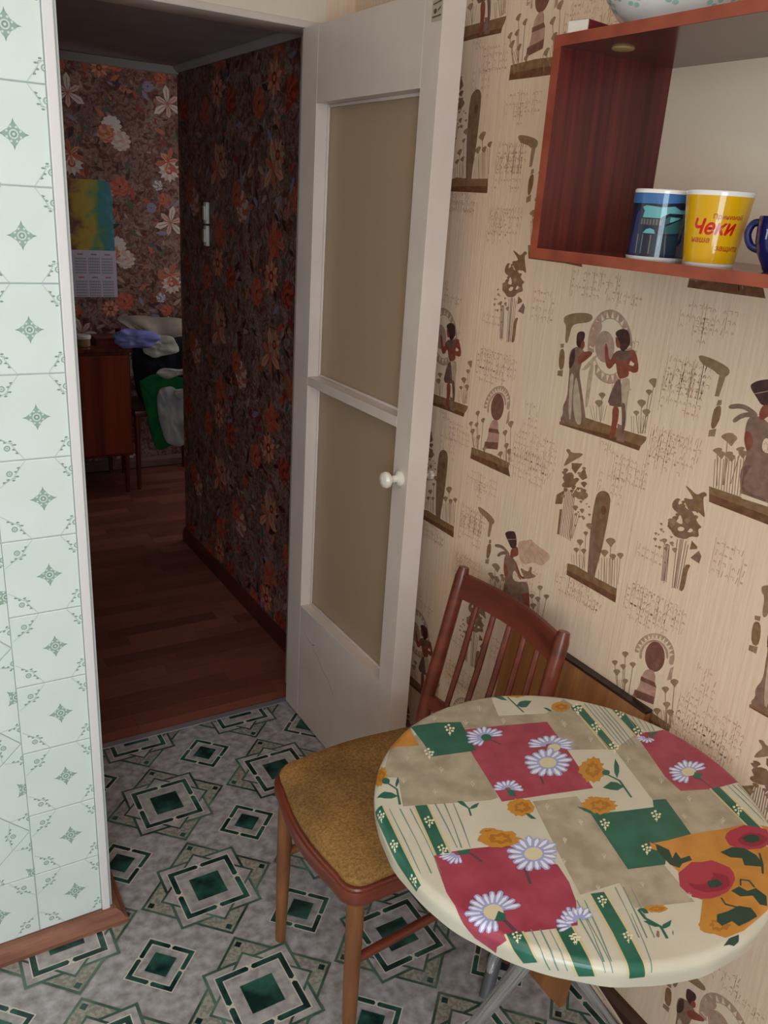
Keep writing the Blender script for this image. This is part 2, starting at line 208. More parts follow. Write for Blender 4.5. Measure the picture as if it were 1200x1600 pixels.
',736.3,361.9,736.6,354.9,738.4,348.7;2,805.1,362.7,811.5,370.6,812.9,343.2,802.9,336.2;3,726.9,341.9,736.7,337.9,752.2,340.1,748,319.4,734,321;3,777.5,335.7,791.8,340.5,795.1,318.3,782.4,314.1;14,788.7,379.1,789.7,369.5,788.5,359.8,785.2,350.7,780,343.2,773.6,338,766.4,335.7,759.2,336.6,752.7,340.5,747.6,347.1,744.5,355.7,743.5,365.6,744.9,375.5,748.4,384.6,753.7,392,760.2,396.9,767.4,399,774.4,397.9,780.7,394,785.6,387.5;15,772.4,394.3,771.5,387.9,766.8,383.1,761.1,382.6,757.7,386.7,758.7,393.1,763.4,398,769.1,398.4;16,753.4,334.6,774.8,340.2,779.4,312.4,783.6,311.7,785.8,276.1,783.4,271.6,735.4,262.2,735.2,271.6,744,289.2,745.4,314.9;14,744.1,312.6,778.1,317.8,784.3,309,744.4,303.5;14,735.5,278.1,783.7,288.7,784,271.9,733.8,261.3;13,687.5,333.4,690.5,338.3,695.7,342.3,701.8,343.8,705.8,341.7,701.8,335,699.7,328.4,694.7,330.8;13,698.8,332.3,715.1,240.4,713.3,240.1,697,332;13,666.7,303,669.4,307.6,674.1,311.2,679.8,312.7,683.4,310.8,679.7,304.7,677.8,298.7,673.2,300.8;13,677,301.9,702.4,233.2,700.7,232.6,675.4,301.3;13,688.9,306.1,691.6,310.5,696.2,314.2,701.7,315.6,705.3,313.8,701.7,307.7,699.8,301.7,695.3,303.8;13,699.2,304.9,712.6,239,710.8,238.6,697.4,304.5;13,711.2,322.2,713.8,326.8,718.5,330.5,724.1,331.9,727.7,330,724.1,323.8,722.2,317.7,717.6,319.9;13,721.5,320.9,724.2,245.7,722.4,245.6,719.7,320.8;13,674.6,286,677.7,291.3,683.2,295.6,689.8,297.4,693.9,295.2,689.7,288,687.5,280.9,682.1,283.4;13,686.4,285.3,705,234.7,703.3,234,684.7,284.7;13,700.2,278.4,703,283.1,707.8,287,713.5,288.5,717.1,286.6,713.4,280.2,711.5,274,706.9,276.1;13,710.8,277.3,715.1,240.4,713.3,240.2,709,277.1;13,809.6,337.5,812.7,343.3,818.4,348,825.2,349.8,829.6,347.2,825.4,339.3,823.3,331.5,817.6,334.4;13,821.9,336.9,833,248.8,831.3,248.6,820.1,336.7;13,794.5,313.5,797.4,318.8,802.5,323,808.7,324.7,812.7,322.5,808.8,315.3,806.9,308.3,801.8,310.8;13,805.8,312.8,823.5,242.9,821.7,242.5,804,312.4;13,804.3,285.6,807.1,291,812.2,295.3,818.3,297.1,822.3,294.9,818.5,287.7,816.6,280.6,811.5,283;13,815.5,285.1,824.9,243.8,823.2,243.4,813.7,284.7;13,815.1,275.3,817.9,280.6,823,285,829,286.8,833,284.7,829.2,277.4,827.4,270.3,822.3,272.7;13,826.3,274.6,828.7,246,826.9,245.9,824.5,274.5;13,785.8,260.7,788.8,266.2,794,270.7,800.3,272.6,804.3,270.5,800.4,263,798.4,255.7,793.2,258.2;13,797.1,260.6,814.4,237.7,812.9,236.6,795.7,259.6;13,727.7,257.2,730.2,261.8,734.7,265.5,740,267.1,743.5,265.3,740,259.1,738.3,253.1,733.9,255.1;13,737.3,255.3,724.7,245.4,723.6,246.8,736.2,256.8;13,688.5,273.8,700.9,251.9,699.9,251.3,687.5,273.3;13,693.6,276.7,706,254.8,704.9,254.2,692.6,276.1;13,698.7,279.5,711,257.7,709.9,257.1,697.7,278.9;13,780.3,257.1,789.6,228.2,788.4,227.8,779.1,256.7;13,786.5,260.8,795.8,232,794.5,231.6,785.2,260.4;13,804.7,271.7,813.9,243.3,812.7,242.9,803.5,271.3;13,810.7,275.3,819.9,247,818.7,246.6,809.5,274.9;13,822.5,282.4,831.7,254.4,830.4,254,821.3,282;13,828.4,286,837.5,258,836.3,257.6,827.2,285.6;0,687.8,1068.1,763,1072.3,830.7,1070.9,830.6,1056.4,839,1040.1,768.7,1039.8,686.2,1040.2;1,687.4,1051.9,765.9,1055.7,830.6,1056.4,839,1040.1,768.7,1039.8,686.2,1040.2;13,1069.5,970.9,1073,975.6,1079,979.1,1086,980.1,1090.3,977.6,1085.6,971.3,1083,964.8,1077.4,967.7;13,1081.8,969.1,1091.9,917,1090.4,916.7,1080.3,968.8;13,1064.5,951,1067.4,954.9,1072.5,957.9,1078.3,958.8,1082,956.8,1078,951.3,1075.8,945.9,1071.1,948.3;13,1075.1,949,1083.9,913.7,1082.3,913.3,1073.5,948.6;13,1085.1,956.7,1088,960.6,1092.9,963.6,1098.7,964.5,1102.3,962.4,1098.4,957.1,1096.3,951.7,1091.7,954.1;13,1095.6,954.7,1099.9,920.3,1098.3,920.1,1094,954.5;13,1084.5,995.4,1087,998.7,1091.2,1001.2,1096.2,1001.8,1099.3,1000,1095.9,995.5,1094.1,991,1090.1,993.1;13,1093.7,993.2,1104.4,922.2,1102.8,921.9,1092.1,992.9;13,1146.6,1001.6,1151.2,1008,1159,1012.7,1168.3,1013.9,1174.1,1010.4,1168,1001.8,1164.7,993,1157.2,997;13,1162.5,1000.2,1178.2,918.9,1176.7,918.6,1160.9,999.9;13,1138,973.9,1141.7,979.2,1148.2,983.1,1155.8,984.2,1160.6,981.4,1155.5,974.2,1152.8,967,1146.7,970.2;13,1151.3,972.4,1165.6,'
'913.4,1164,913.1,1149.7,972;13,1162.5,975.3,1165.6,979.8,1171,983.1,1177.4,984,1181.4,981.7,1177.2,975.6,1175,969.4,1169.8,972.2;13,1173.9,973.5,1182.4,920.7,1180.8,920.4,1172.3,973.2;13,1180.8,984.8,1183.8,989.2,1189.1,992.5,1195.4,993.4,1199.3,991,1195.2,985,1193,979,1188,981.7;13,1192,982.9,1197.3,927.1,1195.7,927,1190.4,982.8;13,1062.9,938.4,1071.3,906.2,1070.2,905.8,1061.8,938.1;13,1068.8,940.7,1077.2,908.6,1076,908.3,1067.6,940.4;13,1076,943.6,1084.4,911.6,1083.3,911.3,1074.8,943.3;13,1083.2,946.4,1091.6,914.6,1090.4,914.3,1082,946.1;13,1090.3,949.3,1098.7,917.6,1097.6,917.3,1089.2,949;13,1096,951.5,1104.4,919.9,1103.2,919.6,1094.9,951.2;13,1139.2,960.7,1146.8,913.3,1145.3,913.1,1137.7,960.4;13,1145.9,963.4,1154.1,913.9,1152.6,913.6,1144.4,963.1;13,1152.6,966.1,1161.3,914.4,1159.8,914.1,1151.1,965.8;13,1159.2,968.7,1168.4,914.9,1166.9,914.7,1157.7,968.5;13,1165.8,971.4,1175.5,915.4,1174,915.2,1164.3,971.1;13,1172.3,974,1182.5,915.9,1181.1,915.7,1170.9,973.7;13,1178.8,976.6,1189.5,916.4,1188.1,916.2,1177.3,976.4;13,1185.3,979.2,1196.5,917,1195,916.7,1183.8,978.9;3,1103.7,921.6,1109,940.1,1111,939.6,1105.7,921;3,1139.3,922.5,1140.8,971.1,1143.3,971,1141.8,922.4;0,1054.3,914.7,1077.2,919.4,1111.4,918.3,1138.8,917,1196.3,917.9,1198,903.9,1198.5,888.2,1132.7,888.8,1056.3,889.1;1,1055.7,899.7,1130,901.6,1198.2,902.9,1198.5,888.2,1132.7,888.8,1056.3,889.1;17,1104.1,1082.1,1110.5,1093,1123.5,1099.4,1136.7,1097.2,1143.7,1086.6,1144.9,1052.2,1143,1007.4,1141.6,979.9,1135.2,934,1135.1,906.2,1120.8,902.4,1112.6,919.9,1107.1,975.6,1103.3,1008.3,1102.6,1032.8,1102.4,1055.1;1,1136.5,1062.4,1136.3,1056.5,1133.6,1052,1129.3,1050.5,1125.1,1052.6,1122.6,1057.6,1122.8,1063.5,1125.6,1068,1129.8,1069.5,1134,1067.3;9,1105.2,1020.3,1117.9,1002.4,1125.6,937,1125.5,909,1117.4,921.9,1109.9,976.6;13,1088.3,1013.6,1091.8,1018.1,1097.5,1021.4,1104.4,1022.3,1108.6,1019.8,1104,1013.6,1101.5,1007.4,1096.1,1010.3;9,1019.2,1070,1021.4,965.9,1019.6,965.9,1017.4,1070;9,1023.7,1069.6,1026.9,965.9,1025.1,965.8,1021.9,1069.6;9,1028.2,1069.3,1032.4,965.8,1030.6,965.7,1026.4,1069.2;9,1032.7,1068.9,1037.9,965.8,1036.1,965.7,1030.9,1068.8;9,1037.1,1068.5,1043.4,965.7,1041.6,965.6,1035.3,1068.4;9,1041.6,1068.2,1048.8,965.7,1047,965.5,1039.8,1068;9,1046,1067.8,1054.2,965.6,1052.4,965.5,1044.2,1067.7;7,1001,1148.3,1010.7,1154.3,1020,1146.9,1054.5,1156.6,1046.3,1145.6,1028.8,1133.9,1000.7,1110,1006.7,1127.6,1015,1141.1;0,1024.1,1127,1054.6,1134.4,1038.7,1108,1026.4,1115.4;17,1001.1,1092,1026,1109.7,1038.6,1101.2,1028,1084.4,1013.2,1079.7;0,1048.3,1106.4,1061.9,1128.2,1073.2,1109.7,1061.5,1101.2;17,1002,1071.6,1014.9,1087.1,1047.7,1101.8,1043.9,1082.7,1015.3,1069;0,993,1026.9,993.7,1048.2,1016,1065.8,1013.4,1033.8;7,1038.8,1069.7,1058.3,1087.3,1071.4,1082.5,1085.3,1076,1075.3,1063.7,1052,1058.2;3,1062,1079.5,1061.6,1078,1060.1,1076.4,1057.7,1075.1,1054.9,1074.2,1052.2,1073.9,1050.3,1074.4,1049.4,1075.4,1049.8,1076.9,1051.3,1078.5,1053.7,1079.9,1056.5,1080.8,1059.2,1081,1061.1,1080.6;0,1008.9,1020.6,1016.5,1023.2,1018.1,966.2,1011.8,965;13,1043.2,1037.3,1046.4,1041.3,1051.7,1044.2,1058,1044.9,1061.9,1042.6,1057.6,1037.2,1055.3,1031.6,1050.3,1034.3;13,1065.2,1038.6,1067.6,1041.7,1071.8,1044,1076.6,1044.5,1079.6,1042.7,1076.3,1038.5,1074.5,1034.2,1070.7,1036.3;13,1074.9,1024.4,1076.6,1026.6,1079.5,1028.3,1083,1028.7,1085.2,1027.4,1082.8,1024.4,1081.6,1021.2,1078.8,1022.7;13,1089.5,1037.3,1091,1039.3,1093.5,1040.7,1096.6,1041,1098.5,1039.9,1096.4,1037.2,1095.3,1034.5,1092.9,1035.8;13,1056.7,1001.4,1057.9,1002.9,1059.9,1004,1062.3,1004.3,1063.8,1003.5,1062.2,1001.4,1061.3,999.3,1059.4,1000.2;13,1079.7,1057,1080.6,1058.2,1082.2,1059.1,1084.1,1059.3,1085.3,1058.6,1084,1056.9,1083.3,1055.2,1081.8,1056.1;13,1048.6,1024.9,1048.9,969.2,1047.4,969.2,1047.1,1024.9;13,1055,1027.1,1051.8,970.3,1050.3,970.4,1053.5,1027.2;13,1061.4,1029.3,1054.8,971.4,1053.3,971.5,1059.9,1029.4;13,1067.7,1031.4,1057.7,972.4,1056.2,972.7,1066.2,1031.7;17,1056.8,1093.2,1060.1,1097.2,1065.6,1100,1072,1100'
'.5,1076,1098.1,1071.6,1092.6,1069.3,1087,1064.1,1089.9;0,1046.8,1079.5,1048.8,1081.9,1052.1,1083.6,1056,1084,1058.4,1082.5,1055.7,1079.2,1054.3,1075.8,1051.2,1077.5;13,1054.8,1125.1,1056.8,1127.5,1060.2,1129.2,1064.1,1129.4,1066.6,1127.9,1063.9,1124.6,1062.4,1121.3,1059.3,1123;9,1029.9,1068.8,1031.9,1071.2,1035.2,1073,1039.1,1073.3,1041.5,1071.9,1038.8,1068.6,1037.4,1065.3,1034.3,1066.9;17,1059.9,1065.7,1061.8,1068,1064.9,1069.6,1068.6,1070,1070.9,1068.6,1068.4,1065.5,1067,1062.3,1064.1,1063.8;0,1030.1,1117.8,1032.4,1120.5,1036.2,1122.4,1040.7,1122.7,1043.6,1121,1040.5,1117.3,1038.8,1113.4,1035.2,1115.4;13,1005,1049.7,1007.5,1052.7,1011.7,1054.9,1016.5,1055.4,1019.5,1053.6,1016.2,1049.5,1014.3,1045.3,1010.5,1047.3;9,1059.2,1078.8,1062.2,1082.6,1067.4,1085.3,1073.5,1085.9,1077.3,1083.6,1073.1,1078.4,1070.9,1073.1,1066,1075.7;17,1002,1105.5,1004.8,1108.8,1009.4,1111.1,1014.9,1111.5,1018.2,1109.5,1014.5,1105,1012.4,1100.5,1008.1,1102.8;0,1010.7,1065.9,1013.1,1068.8,1017.1,1070.9,1021.9,1071.3,1024.8,1069.6,1021.5,1065.6,1019.8,1061.6,1016,1063.6;13,1036.1,1061.2,1038.6,1064.4,1042.9,1066.6,1047.9,1067.1,1051,1065.3,1047.6,1061,1045.7,1056.6,1041.7,1058.8;9,999,1099.2,1001.7,1102.4,1006.2,1104.6,1011.4,1105,1014.7,1103.1,1011.1,1098.8,1009.1,1094.4,1004.9,1096.6;17,1032.9,1079.1,1035.2,1081.9,1039.1,1083.9,1043.7,1084.4,1046.6,1082.7,1043.4,1078.8,1041.7,1074.8,1038,1076.8;0,1036.8,1095.8,1039.5,1099.1,1044.1,1101.4,1049.4,1101.8,1052.7,1099.8,1049.1,1095.4,1047.1,1090.8,1042.8,1093.1;13,1043.1,1111,1045.3,1113.7,1049.1,1115.6,1053.5,1115.9,1056.2,1114.3,1053.2,1110.6,1051.6,1106.8,1048,1108.7;9,1032.9,1075.8,1034.9,1078.3,1038.4,1080.1,1042.5,1080.5,1045,1078.9,1042.2,1075.5,1040.7,1072,1037.5,1073.7;13,1068.3,1036.2,1069.9,1038.3,1072.7,1039.9,1076,1040.2,1078.1,1039,1075.8,1036.1,1074.6,1033.2,1072,1034.6;13,1059.8,1032.1,1060.9,1033.5,1062.7,1034.5,1064.8,1034.7,1066.1,1033.9,1064.6,1032.1,1063.9,1030.2,1062.2,1031.1;13,1060.9,1055.7,1062.6,1057.9,1065.4,1059.4,1068.8,1059.7,1070.8,1058.5,1068.6,1055.6,1067.3,1052.7,1064.7,1054.1;13,1064.8,1024.4,1066.1,1026,1068.2,1027.2,1070.7,1027.5,1072.2,1026.6,1070.5,1024.4,1069.6,1022.1,1067.6,1023.2;13,1086.5,1053,1087.6,1054.4,1089.5,1055.5,1091.8,1055.7,1093.2,1054.9,1091.7,1052.9,1090.8,1050.9,1089,1051.9;13,1071.4,1026.3,1073,1028.4,1075.8,1029.9,1079,1030.3,1081,1029.1,1078.8,1026.2,1077.7,1023.3,1075.1,1024.7;13,1066.1,1062.1,1067.5,1063.9,1069.9,1065.1,1072.6,1065.4,1074.4,1064.4,1072.5,1062,1071.5,1059.5,1069.3,1060.7;13,1052.4,1025.3,1054.1,1027.4,1056.9,1029,1060.3,1029.4,1062.3,1028.2,1060.1,1025.2,1058.8,1022.2,1056.1,1023.7;9,747,589.6,755.2,516.4,753.5,516.2,745.3,589.4;9,751.6,591.4,759.9,519.9,758.2,519.7,749.9,591.2;9,766.1,608.2,775.1,514.9,773.4,514.7,764.4,608;9,772.1,610.5,779,516.5,777.3,516.4,770.4,610.3;9,778.1,612.7,783.1,516.8,781.4,516.8,776.4,612.6;9,784.9,611.1,786.8,518.5,785.1,518.4,783.2,611.1;9,790.8,606.5,791.2,517.5,789.5,517.5,789.1,606.5;9,775.1,611.6,780.5,517.2,778.8,517.1,773.4,611.5;0,757.1,709.5,771.4,706,787.3,698.5,797.3,708.4,803.9,709.8,808.7,704.2,799.9,700.7,807,680.5,813.1,664.7,802,669.4,793.6,671.9,779.3,665.6,769.3,674.3,760.1,686.2,775.8,687.3,782.8,691;17,738.5,666.6,745.3,679.9,754.7,681.7,770.8,668.1,786.6,668.1,800,651.3,811.8,647.5,802.4,641.3,810.2,627.9,790.8,623.3,783.5,613.7,758.2,609.7,747.9,618.5,737.8,626,738.8,636.2,747.7,640.8,765.3,636,770.7,640.7,762.7,654.3,743.9,657.4;3,775.8,631.5,775.5,629.5,773.8,627.3,771.1,625.5,767.9,624.3,764.8,624,762.5,624.7,761.3,626.2,761.7,628.2,763.3,630.4,766.1,632.3,769.3,633.4,772.3,633.7,774.6,633;3,793.9,635.4,793.6,633.7,792.2,631.8,789.9,630.2,787.2,629.2,784.5,629,782.5,629.6,781.5,630.9,781.8,632.6,783.2,634.5,785.5,636.1,788.3,637.1,790.9,637.3,792.9,636.7;3,760.5,674.1,760.8,671.2,760.2,668.7,759,666.9,757.3,666.3,755.5,667.1,754,668.9,753,671.5,752.7,674.4,753.2,677,754.5,678.7,756.1,679.3,757.9,678.5,759.5,676.7;0,794.9,599.3,795.5,616.9,809.8,610,809.2,605.7;9,799.8,585.3,'
'814.1,604.8,821.5,596.8,819.8,582.3;0,789.5,567.1,803.9,574.4,799.6,558.6,800.6,540.6,799.2,518.5,789.6,517.2;13,730.9,593,733.1,596.5,737.2,599,742,599.5,745.1,597.5,742,592.8,740.5,588,736.5,590.3;13,749.2,594.6,750.9,597.2,754,599.1,757.7,599.6,760.1,598,757.7,594.4,756.5,590.7,753.5,592.5;13,756.9,585.1,759,588.3,762.6,590.6,767,591.2,769.9,589.3,767.1,585,765.7,580.5,762,582.7;13,712.2,588.7,713.7,590.9,716.3,592.5,719.4,592.8,721.4,591.5,719.4,588.6,718.3,585.6,715.8,587;13,725.3,577.1,726.8,579.3,729.3,580.9,732.4,581.3,734.3,580,732.4,577,731.4,574,728.9,575.4;13,720.4,600.5,721.2,601.7,722.6,602.6,724.4,602.8,725.5,602.1,724.4,600.4,723.8,598.7,722.4,599.5;13,729.1,609.6,730.1,610.9,731.7,611.9,733.6,612.1,734.9,611.3,733.6,609.5,733,607.6,731.4,608.5;13,746,554.5,746.9,555.9,748.5,556.9,750.4,557.2,751.7,556.4,750.4,554.5,749.8,552.5,748.2,553.4;17,755.2,616.3,756.8,618.8,759.7,620.6,763.3,620.9,765.5,619.4,763.3,616,762.2,612.6,759.3,614.3;0,786.4,658.7,788.5,661.8,792.2,664,796.6,664.4,799.5,662.4,796.7,658.1,795.3,653.7,791.6,656;13,779.6,654,781.3,656.6,784.3,658.4,788,658.7,790.3,657.1,788,653.6,786.9,650,783.9,651.9;9,744.7,641.9,747.1,645.4,751.3,647.9,756.3,648.3,759.6,646.1,756.3,641.4,754.7,636.5,750.6,639;17,753.8,668.4,756.3,672.1,760.8,674.7,766.1,675.1,769.6,672.7,766.2,667.7,764.5,662.5,760,665.3;0,750.2,650.2,752,652.8,755.1,654.7,758.8,655,761.3,653.4,758.9,649.8,757.7,646.1,754.6,648;13,771.5,647.7,773.6,650.8,777.3,653.1,781.8,653.4,784.7,651.5,781.9,647.1,780.4,642.7,776.7,645;9,748.2,657.7,749.9,660.2,752.9,662,756.5,662.3,758.9,660.7,756.6,657.2,755.4,653.7,752.4,655.6;17,750.2,667.2,751.8,669.5,754.6,671.1,758,671.4,760.2,669.9,758,666.7,756.9,663.5,754.1,665.2;0,797.1,632.5,798.6,634.9,801.4,636.6,804.6,636.9,806.8,635.5,804.7,632.2,803.7,628.9,801,630.6;13,736.3,634.3,738.6,637.8,742.7,640.2,747.7,640.7,750.9,638.6,747.7,633.8,746.1,629,742,631.5;9,772.5,682.8,774.6,685.9,778.2,688,782.6,688.3,785.5,686.3,782.7,682.1,781.3,677.9,777.6,680.1;17,737.6,623.4,739.9,626.7,743.9,629.1,748.7,629.6,751.8,627.6,748.7,623,747.1,618.3,743.2,620.6;0,786.2,673.1,788.5,676.6,792.6,679,797.6,679.4,800.8,677.1,797.7,672.4,796.1,667.5,792,670.1;13,792.2,632.8,793.5,634.8,795.8,636.3,798.7,636.5,800.5,635.3,798.7,632.5,797.8,629.7,795.5,631.2;9,768.7,620.9,770.6,623.7,773.9,625.8,777.9,626.2,780.5,624.5,778,620.6,776.7,616.6,773.4,618.6;17,780.7,653.3,783,656.7,787,659.2,791.9,659.6,795.1,657.4,792,652.7,790.5,647.8,786.4,650.3;0,758,677,759.5,679.1,762.1,680.6,765.2,680.8,767.2,679.4,765.2,676.5,764.2,673.5,761.7,675.1;13,740.6,634.5,743.3,638.5,748,641.3,753.7,641.8,757.4,639.4,753.7,634,751.9,628.4,747.2,631.2;9,775,633.9,777.1,637,780.7,639.3,785.1,639.7,788,637.8,785.2,633.5,783.8,629.1,780.1,631.3;13,740.7,587.6,742.2,589.8,744.7,591.4,747.8,591.8,749.8,590.5,747.8,587.5,746.8,584.4,744.3,585.9;13,755.5,592,756.3,593.2,757.6,594,759.3,594.2,760.3,593.5,759.3,591.9,758.8,590.3,757.4,591.1;13,720.4,621.7,721.5,623.4,723.6,624.7,726.1,624.9,727.7,623.9,726.1,621.5,725.2,619.1,723.2,620.3;13,741.3,628.2,742.1,629.4,743.6,630.3,745.4,630.5,746.6,629.8,745.4,628,744.9,626.3,743.4,627.1;13,722.3,611.3,723.6,613.4,726.1,614.8,729,615.1,730.8,613.9,728.9,611.1,728,608.3,725.6,609.7;13,727,591.4,728.1,593.1,730.1,594.3,732.4,594.6,734,593.6,732.4,591.3,731.7,589,729.7,590.1;13,739.8,580.3,741.2,582.6,743.8,584.2,746.9,584.6,749,583.3,747,580.3,745.9,577.1,743.4,578.6;13,718.6,576.9,719.6,578.4,721.4,579.5,723.5,579.8,724.9,578.9,723.5,576.8,722.8,574.7,721,575.7;13,712.4,599.9,713.5,601.6,715.5,602.8,718,603.1,719.6,602.1,718,599.7,717.2,597.4,715.2,598.5;13,752.7,615.2,753.4,616.2,754.7,617,756.2,617.1,757.1,616.5,756.2,615.1,755.7,613.6,754.5,614.3;13,744,626.2,745.1,627.8,747,629,749.3,629.2,750.8,628.2,749.3,626,748.6,623.8,746.7,624.9;13,748.3,606.2,749.3,607.8,751.2,608.9,753.4,609.2,754.9,608.2,753.4,606,752.7,603.8,750.9,604.9;9,740,589.8,749.5,518.4,748,518.2,738.6,589.6;9,743.8,589.8,751.7,519.3,750.2,51'
'9.1,742.3,589.7;9,747.5,589.8,753.9,520.2,752.4,520.1,746,589.7;9,751.2,589.8,756.1,521.2,754.6,521.1,749.7,589.7;18,890.9,903,924.9,917.7,933.8,924.7,945.2,918.3,1005.5,913.6,992.9,890.9,976.1,875.1,950.8,875.6,928.1,859,907.2,857.8,897.8,879.9;2,938.6,915.4,912.1,862.4,911.2,862.8,937.7,915.8;2,938.6,915.5,924,866.5,923.1,866.8,937.6,915.8;2,938.6,915.6,935.8,870.7,934.8,870.8,937.6,915.6;2,938.6,915.7,947.4,874.8,946.4,874.6,937.6,915.5;2,938.6,915.9,958.8,878.9,957.9,878.4,937.7,915.4;2,938.5,916,969.8,884.2,969.1,883.5,937.8,915.3;2,938.4,916,980.7,889.5,980.2,888.6,937.8,915.2;2,938.3,916.1,991.5,894.7,991.1,893.7,937.9,915.1;9,851.4,850.3,863.4,860.7,885.7,858.4,901.7,844.4,906.7,831.6,919.2,821.9,915.2,814.6,897.4,831.4,888.6,827.7,889.2,809.1,903.4,805.8,935.2,821.3,945.2,816.4,952.2,793.4,962.8,750.9,969.6,735.7,882.3,709.5,866.7,733.6,860.2,769.7,866.8,795.7,855.1,813.8;12,860.9,773.9,882.9,783.5,920.7,785,925.5,730,880.3,720.3,862.1,751.1;11,923.5,784.4,950.9,800.3,962.8,750.9,937.9,735.8;11,852.9,833.8,866.2,829.8,874.5,814.3,866.1,799.3,855.1,813.8;11,894.6,853.6,906.8,838.3,919.4,824.9,936.5,836.2,939.7,831.2,919,818.9,902.3,834.3,889.9,849.9;7,906.7,846.5,933.4,844.6,941.5,849.9,942,861.1,950.8,862,947.3,846.8,971,849.5,943.9,830.6,929,826.1;11,873.6,879.7,891.6,892.2,899.7,877,897.2,868.6,885,861.9,880.9,854.6,870.4,859.8;10,843.2,903.4,851.4,911.7,864,917.6,880.7,922,892.2,888.8,874.3,876.2,861.2,887.9;2,854.6,893.5,887.9,907,888.4,905.9,855,892.3;9,812.7,865.9,836.3,873.4,855.3,870.2,870.9,862.9,867.4,855.6,852.9,862.6,837.2,865.5,815.1,858.3;9,824.9,843.6,840.1,858.5,859.5,864.4,861.8,856.7,844.2,851.7,830.5,838;7,732.2,935.6,768.3,932.8,804.7,923,798.8,907.7,781.2,908.9,771.4,914.9,743.8,920.4;13,783.9,909.9,796.8,910.7,791.5,874.6,783,873.3;0,787.5,855.7,799.5,862.3,802.9,842.5,796.5,820.6,787.9,819,785.8,839.6;13,785.6,815.2,799.2,821.7,799.2,808,785.9,804.5;13,791.1,868.7,798.1,870.4,799.5,862.3,789.9,858.6;13,810,810,814.8,815.9,822.7,820.5,831.7,822.3,837.1,819.7,830.7,811.7,827,803.9,820,806.9;13,825.6,808.9,834.4,732.4,832.6,732.2,823.8,808.7;13,799.7,783.2,803.2,787.5,809,791,815.6,792.4,819.5,790.5,814.8,784.7,812.1,778.9,807,781;13,811.5,781.6,823.8,727.7,822.1,727.3,809.7,781.2;13,821.8,782.8,825.2,787,830.8,790.5,837.3,791.8,841.2,790,836.6,784.2,834,778.5,828.9,780.6;13,833.4,781,836,733.1,834.2,733,831.6,780.9;13,843.3,797.5,846.3,801.2,851.2,804.2,856.9,805.4,860.3,803.8,856.3,798.7,854,793.7,849.6,795.5;13,853.7,795.4,848.9,738.8,847.1,738.9,851.9,795.6;13,972.9,823.8,976.3,828.4,981.9,832,988.5,833.3,992.6,831.3,988,825.1,985.5,819,980.3,821.3;13,984.7,822.4,991.4,753.4,989.6,753.2,982.9,822.2;13,996.5,812.4,999.8,816.9,1005.4,820.5,1011.8,821.9,1015.8,819.9,1011.3,813.7,1008.9,807.6,1003.8,809.9;13,1008.1,810.8,1003.2,758.9,1001.4,759,1006.3,811;13,950.8,793.6,954.2,798.1,959.7,801.6,966.1,803,970.1,801.1,965.6,795,963.1,789.1,958.1,791.2;13,962.4,792.3,975.8,746.1,974.1,745.6,960.7,791.8;13,970.7,795.2,974.1,799.9,979.8,803.6,986.4,805,990.5,803,985.9,796.7,983.4,790.5,978.2,792.8;13,982.6,793.9,987.2,751.4,985.4,751.2,980.8,793.7;13,958.6,773.1,962.3,778.2,968.5,782.3,975.7,783.9,980.2,781.8,975.2,774.9,972.4,768.1,966.7,770.5;13,971.4,772.2,978.6,747.5,976.9,747,969.6,771.7;9,870.9,797.6,902.4,805.5,924.4,803.9,943.1,730,920.3,734.5,872.5,735.3,869.4,757.3,878,778.3;13,809.6,770.8,817.4,722.8,815.8,722.6,808,770.5;13,814.5,774.7,822.8,722.8,821.2,722.6,812.9,774.5;13,819.4,778.6,828.3,722.9,826.7,722.6,817.9,778.4;13,826,775.5,833.6,722.9,832.1,722.6,824.4,775.2;13,830.9,779.4,839,722.9,837.4,722.7,829.3,779.1;13,835.7,783.2,844.3,722.9,842.8,722.7,834.1,783;13,842.1,780.1,849.6,722.9,848.1,722.7,840.6,779.9;13,846.9,783.9,854.9,722.9,853.3,722.7,845.3,783.7;13,851.6,787.8,860.1,723,858.6,722.7,850,787.6;13,857.9,784.6,865.3,723,863.8,722.8,856.3,784.4;13,862.6,788.4,870.5,723,868.9,722.8,861,788.2;13,816.2,810.6,820.5,816.7,828.1,820.5,837.3,820.5,843.4,815.9,837.7,807.7,834.8,798.9,8'
'27.1,804.2;13,808.7,781,811.7,785.2,816.9,787.9,823.1,788,827.2,784.9,823.3,779.2,821.4,773.2,816.1,776.8;13,829.8,781.5,832.4,785.5,837.3,788,843.1,788.1,846.9,785.2,843.3,779.9,841.5,774.2,836.6,777.6;13,848.9,793.3,851.7,797.4,856.6,799.9,862.6,800,866.5,797,862.8,791.5,861,785.7,856,789.1;0,807.9,722.1,875.4,723.7,968.8,720.8,975.9,693.2,930,695.7,814.2,695.8;1,812.3,709.4,926.4,709.9,972.1,707.9,975.9,693.2,930,695.7,814.2,695.8;3,871.5,729.8,921.5,729.8,922.9,724.1,873.5,722')
GLYPHS=[[1018, 1479, 77, 30], [1112, 1463, 34, 13], [710, 994, 33, 29], [722, 893, 56, 36], [735, 971, 24, 25], [705, 752, 46, 41], [1180, 1154, 50, 31], [909, 1116, 82, 47], [752, 1278, 77, 28], [1137, 1108, 38, 35], [1097, 877, 82, 41], [739, 451, 77, 46], [723, 1710, 44, 30], [725, 1583, 63, 34], [1126, 1348, 28, 55], [892, 262, 75, 41], [1110, 1692, 56, 36], [766, 1811, 37, 26], [716, 862, 52, 41], [884, 1192, 27, 32], [878, 607, 40, 37], [1115, 1184, 25, 12], [717, 1372, 44, 17], [931, 1646, 60, 35]]
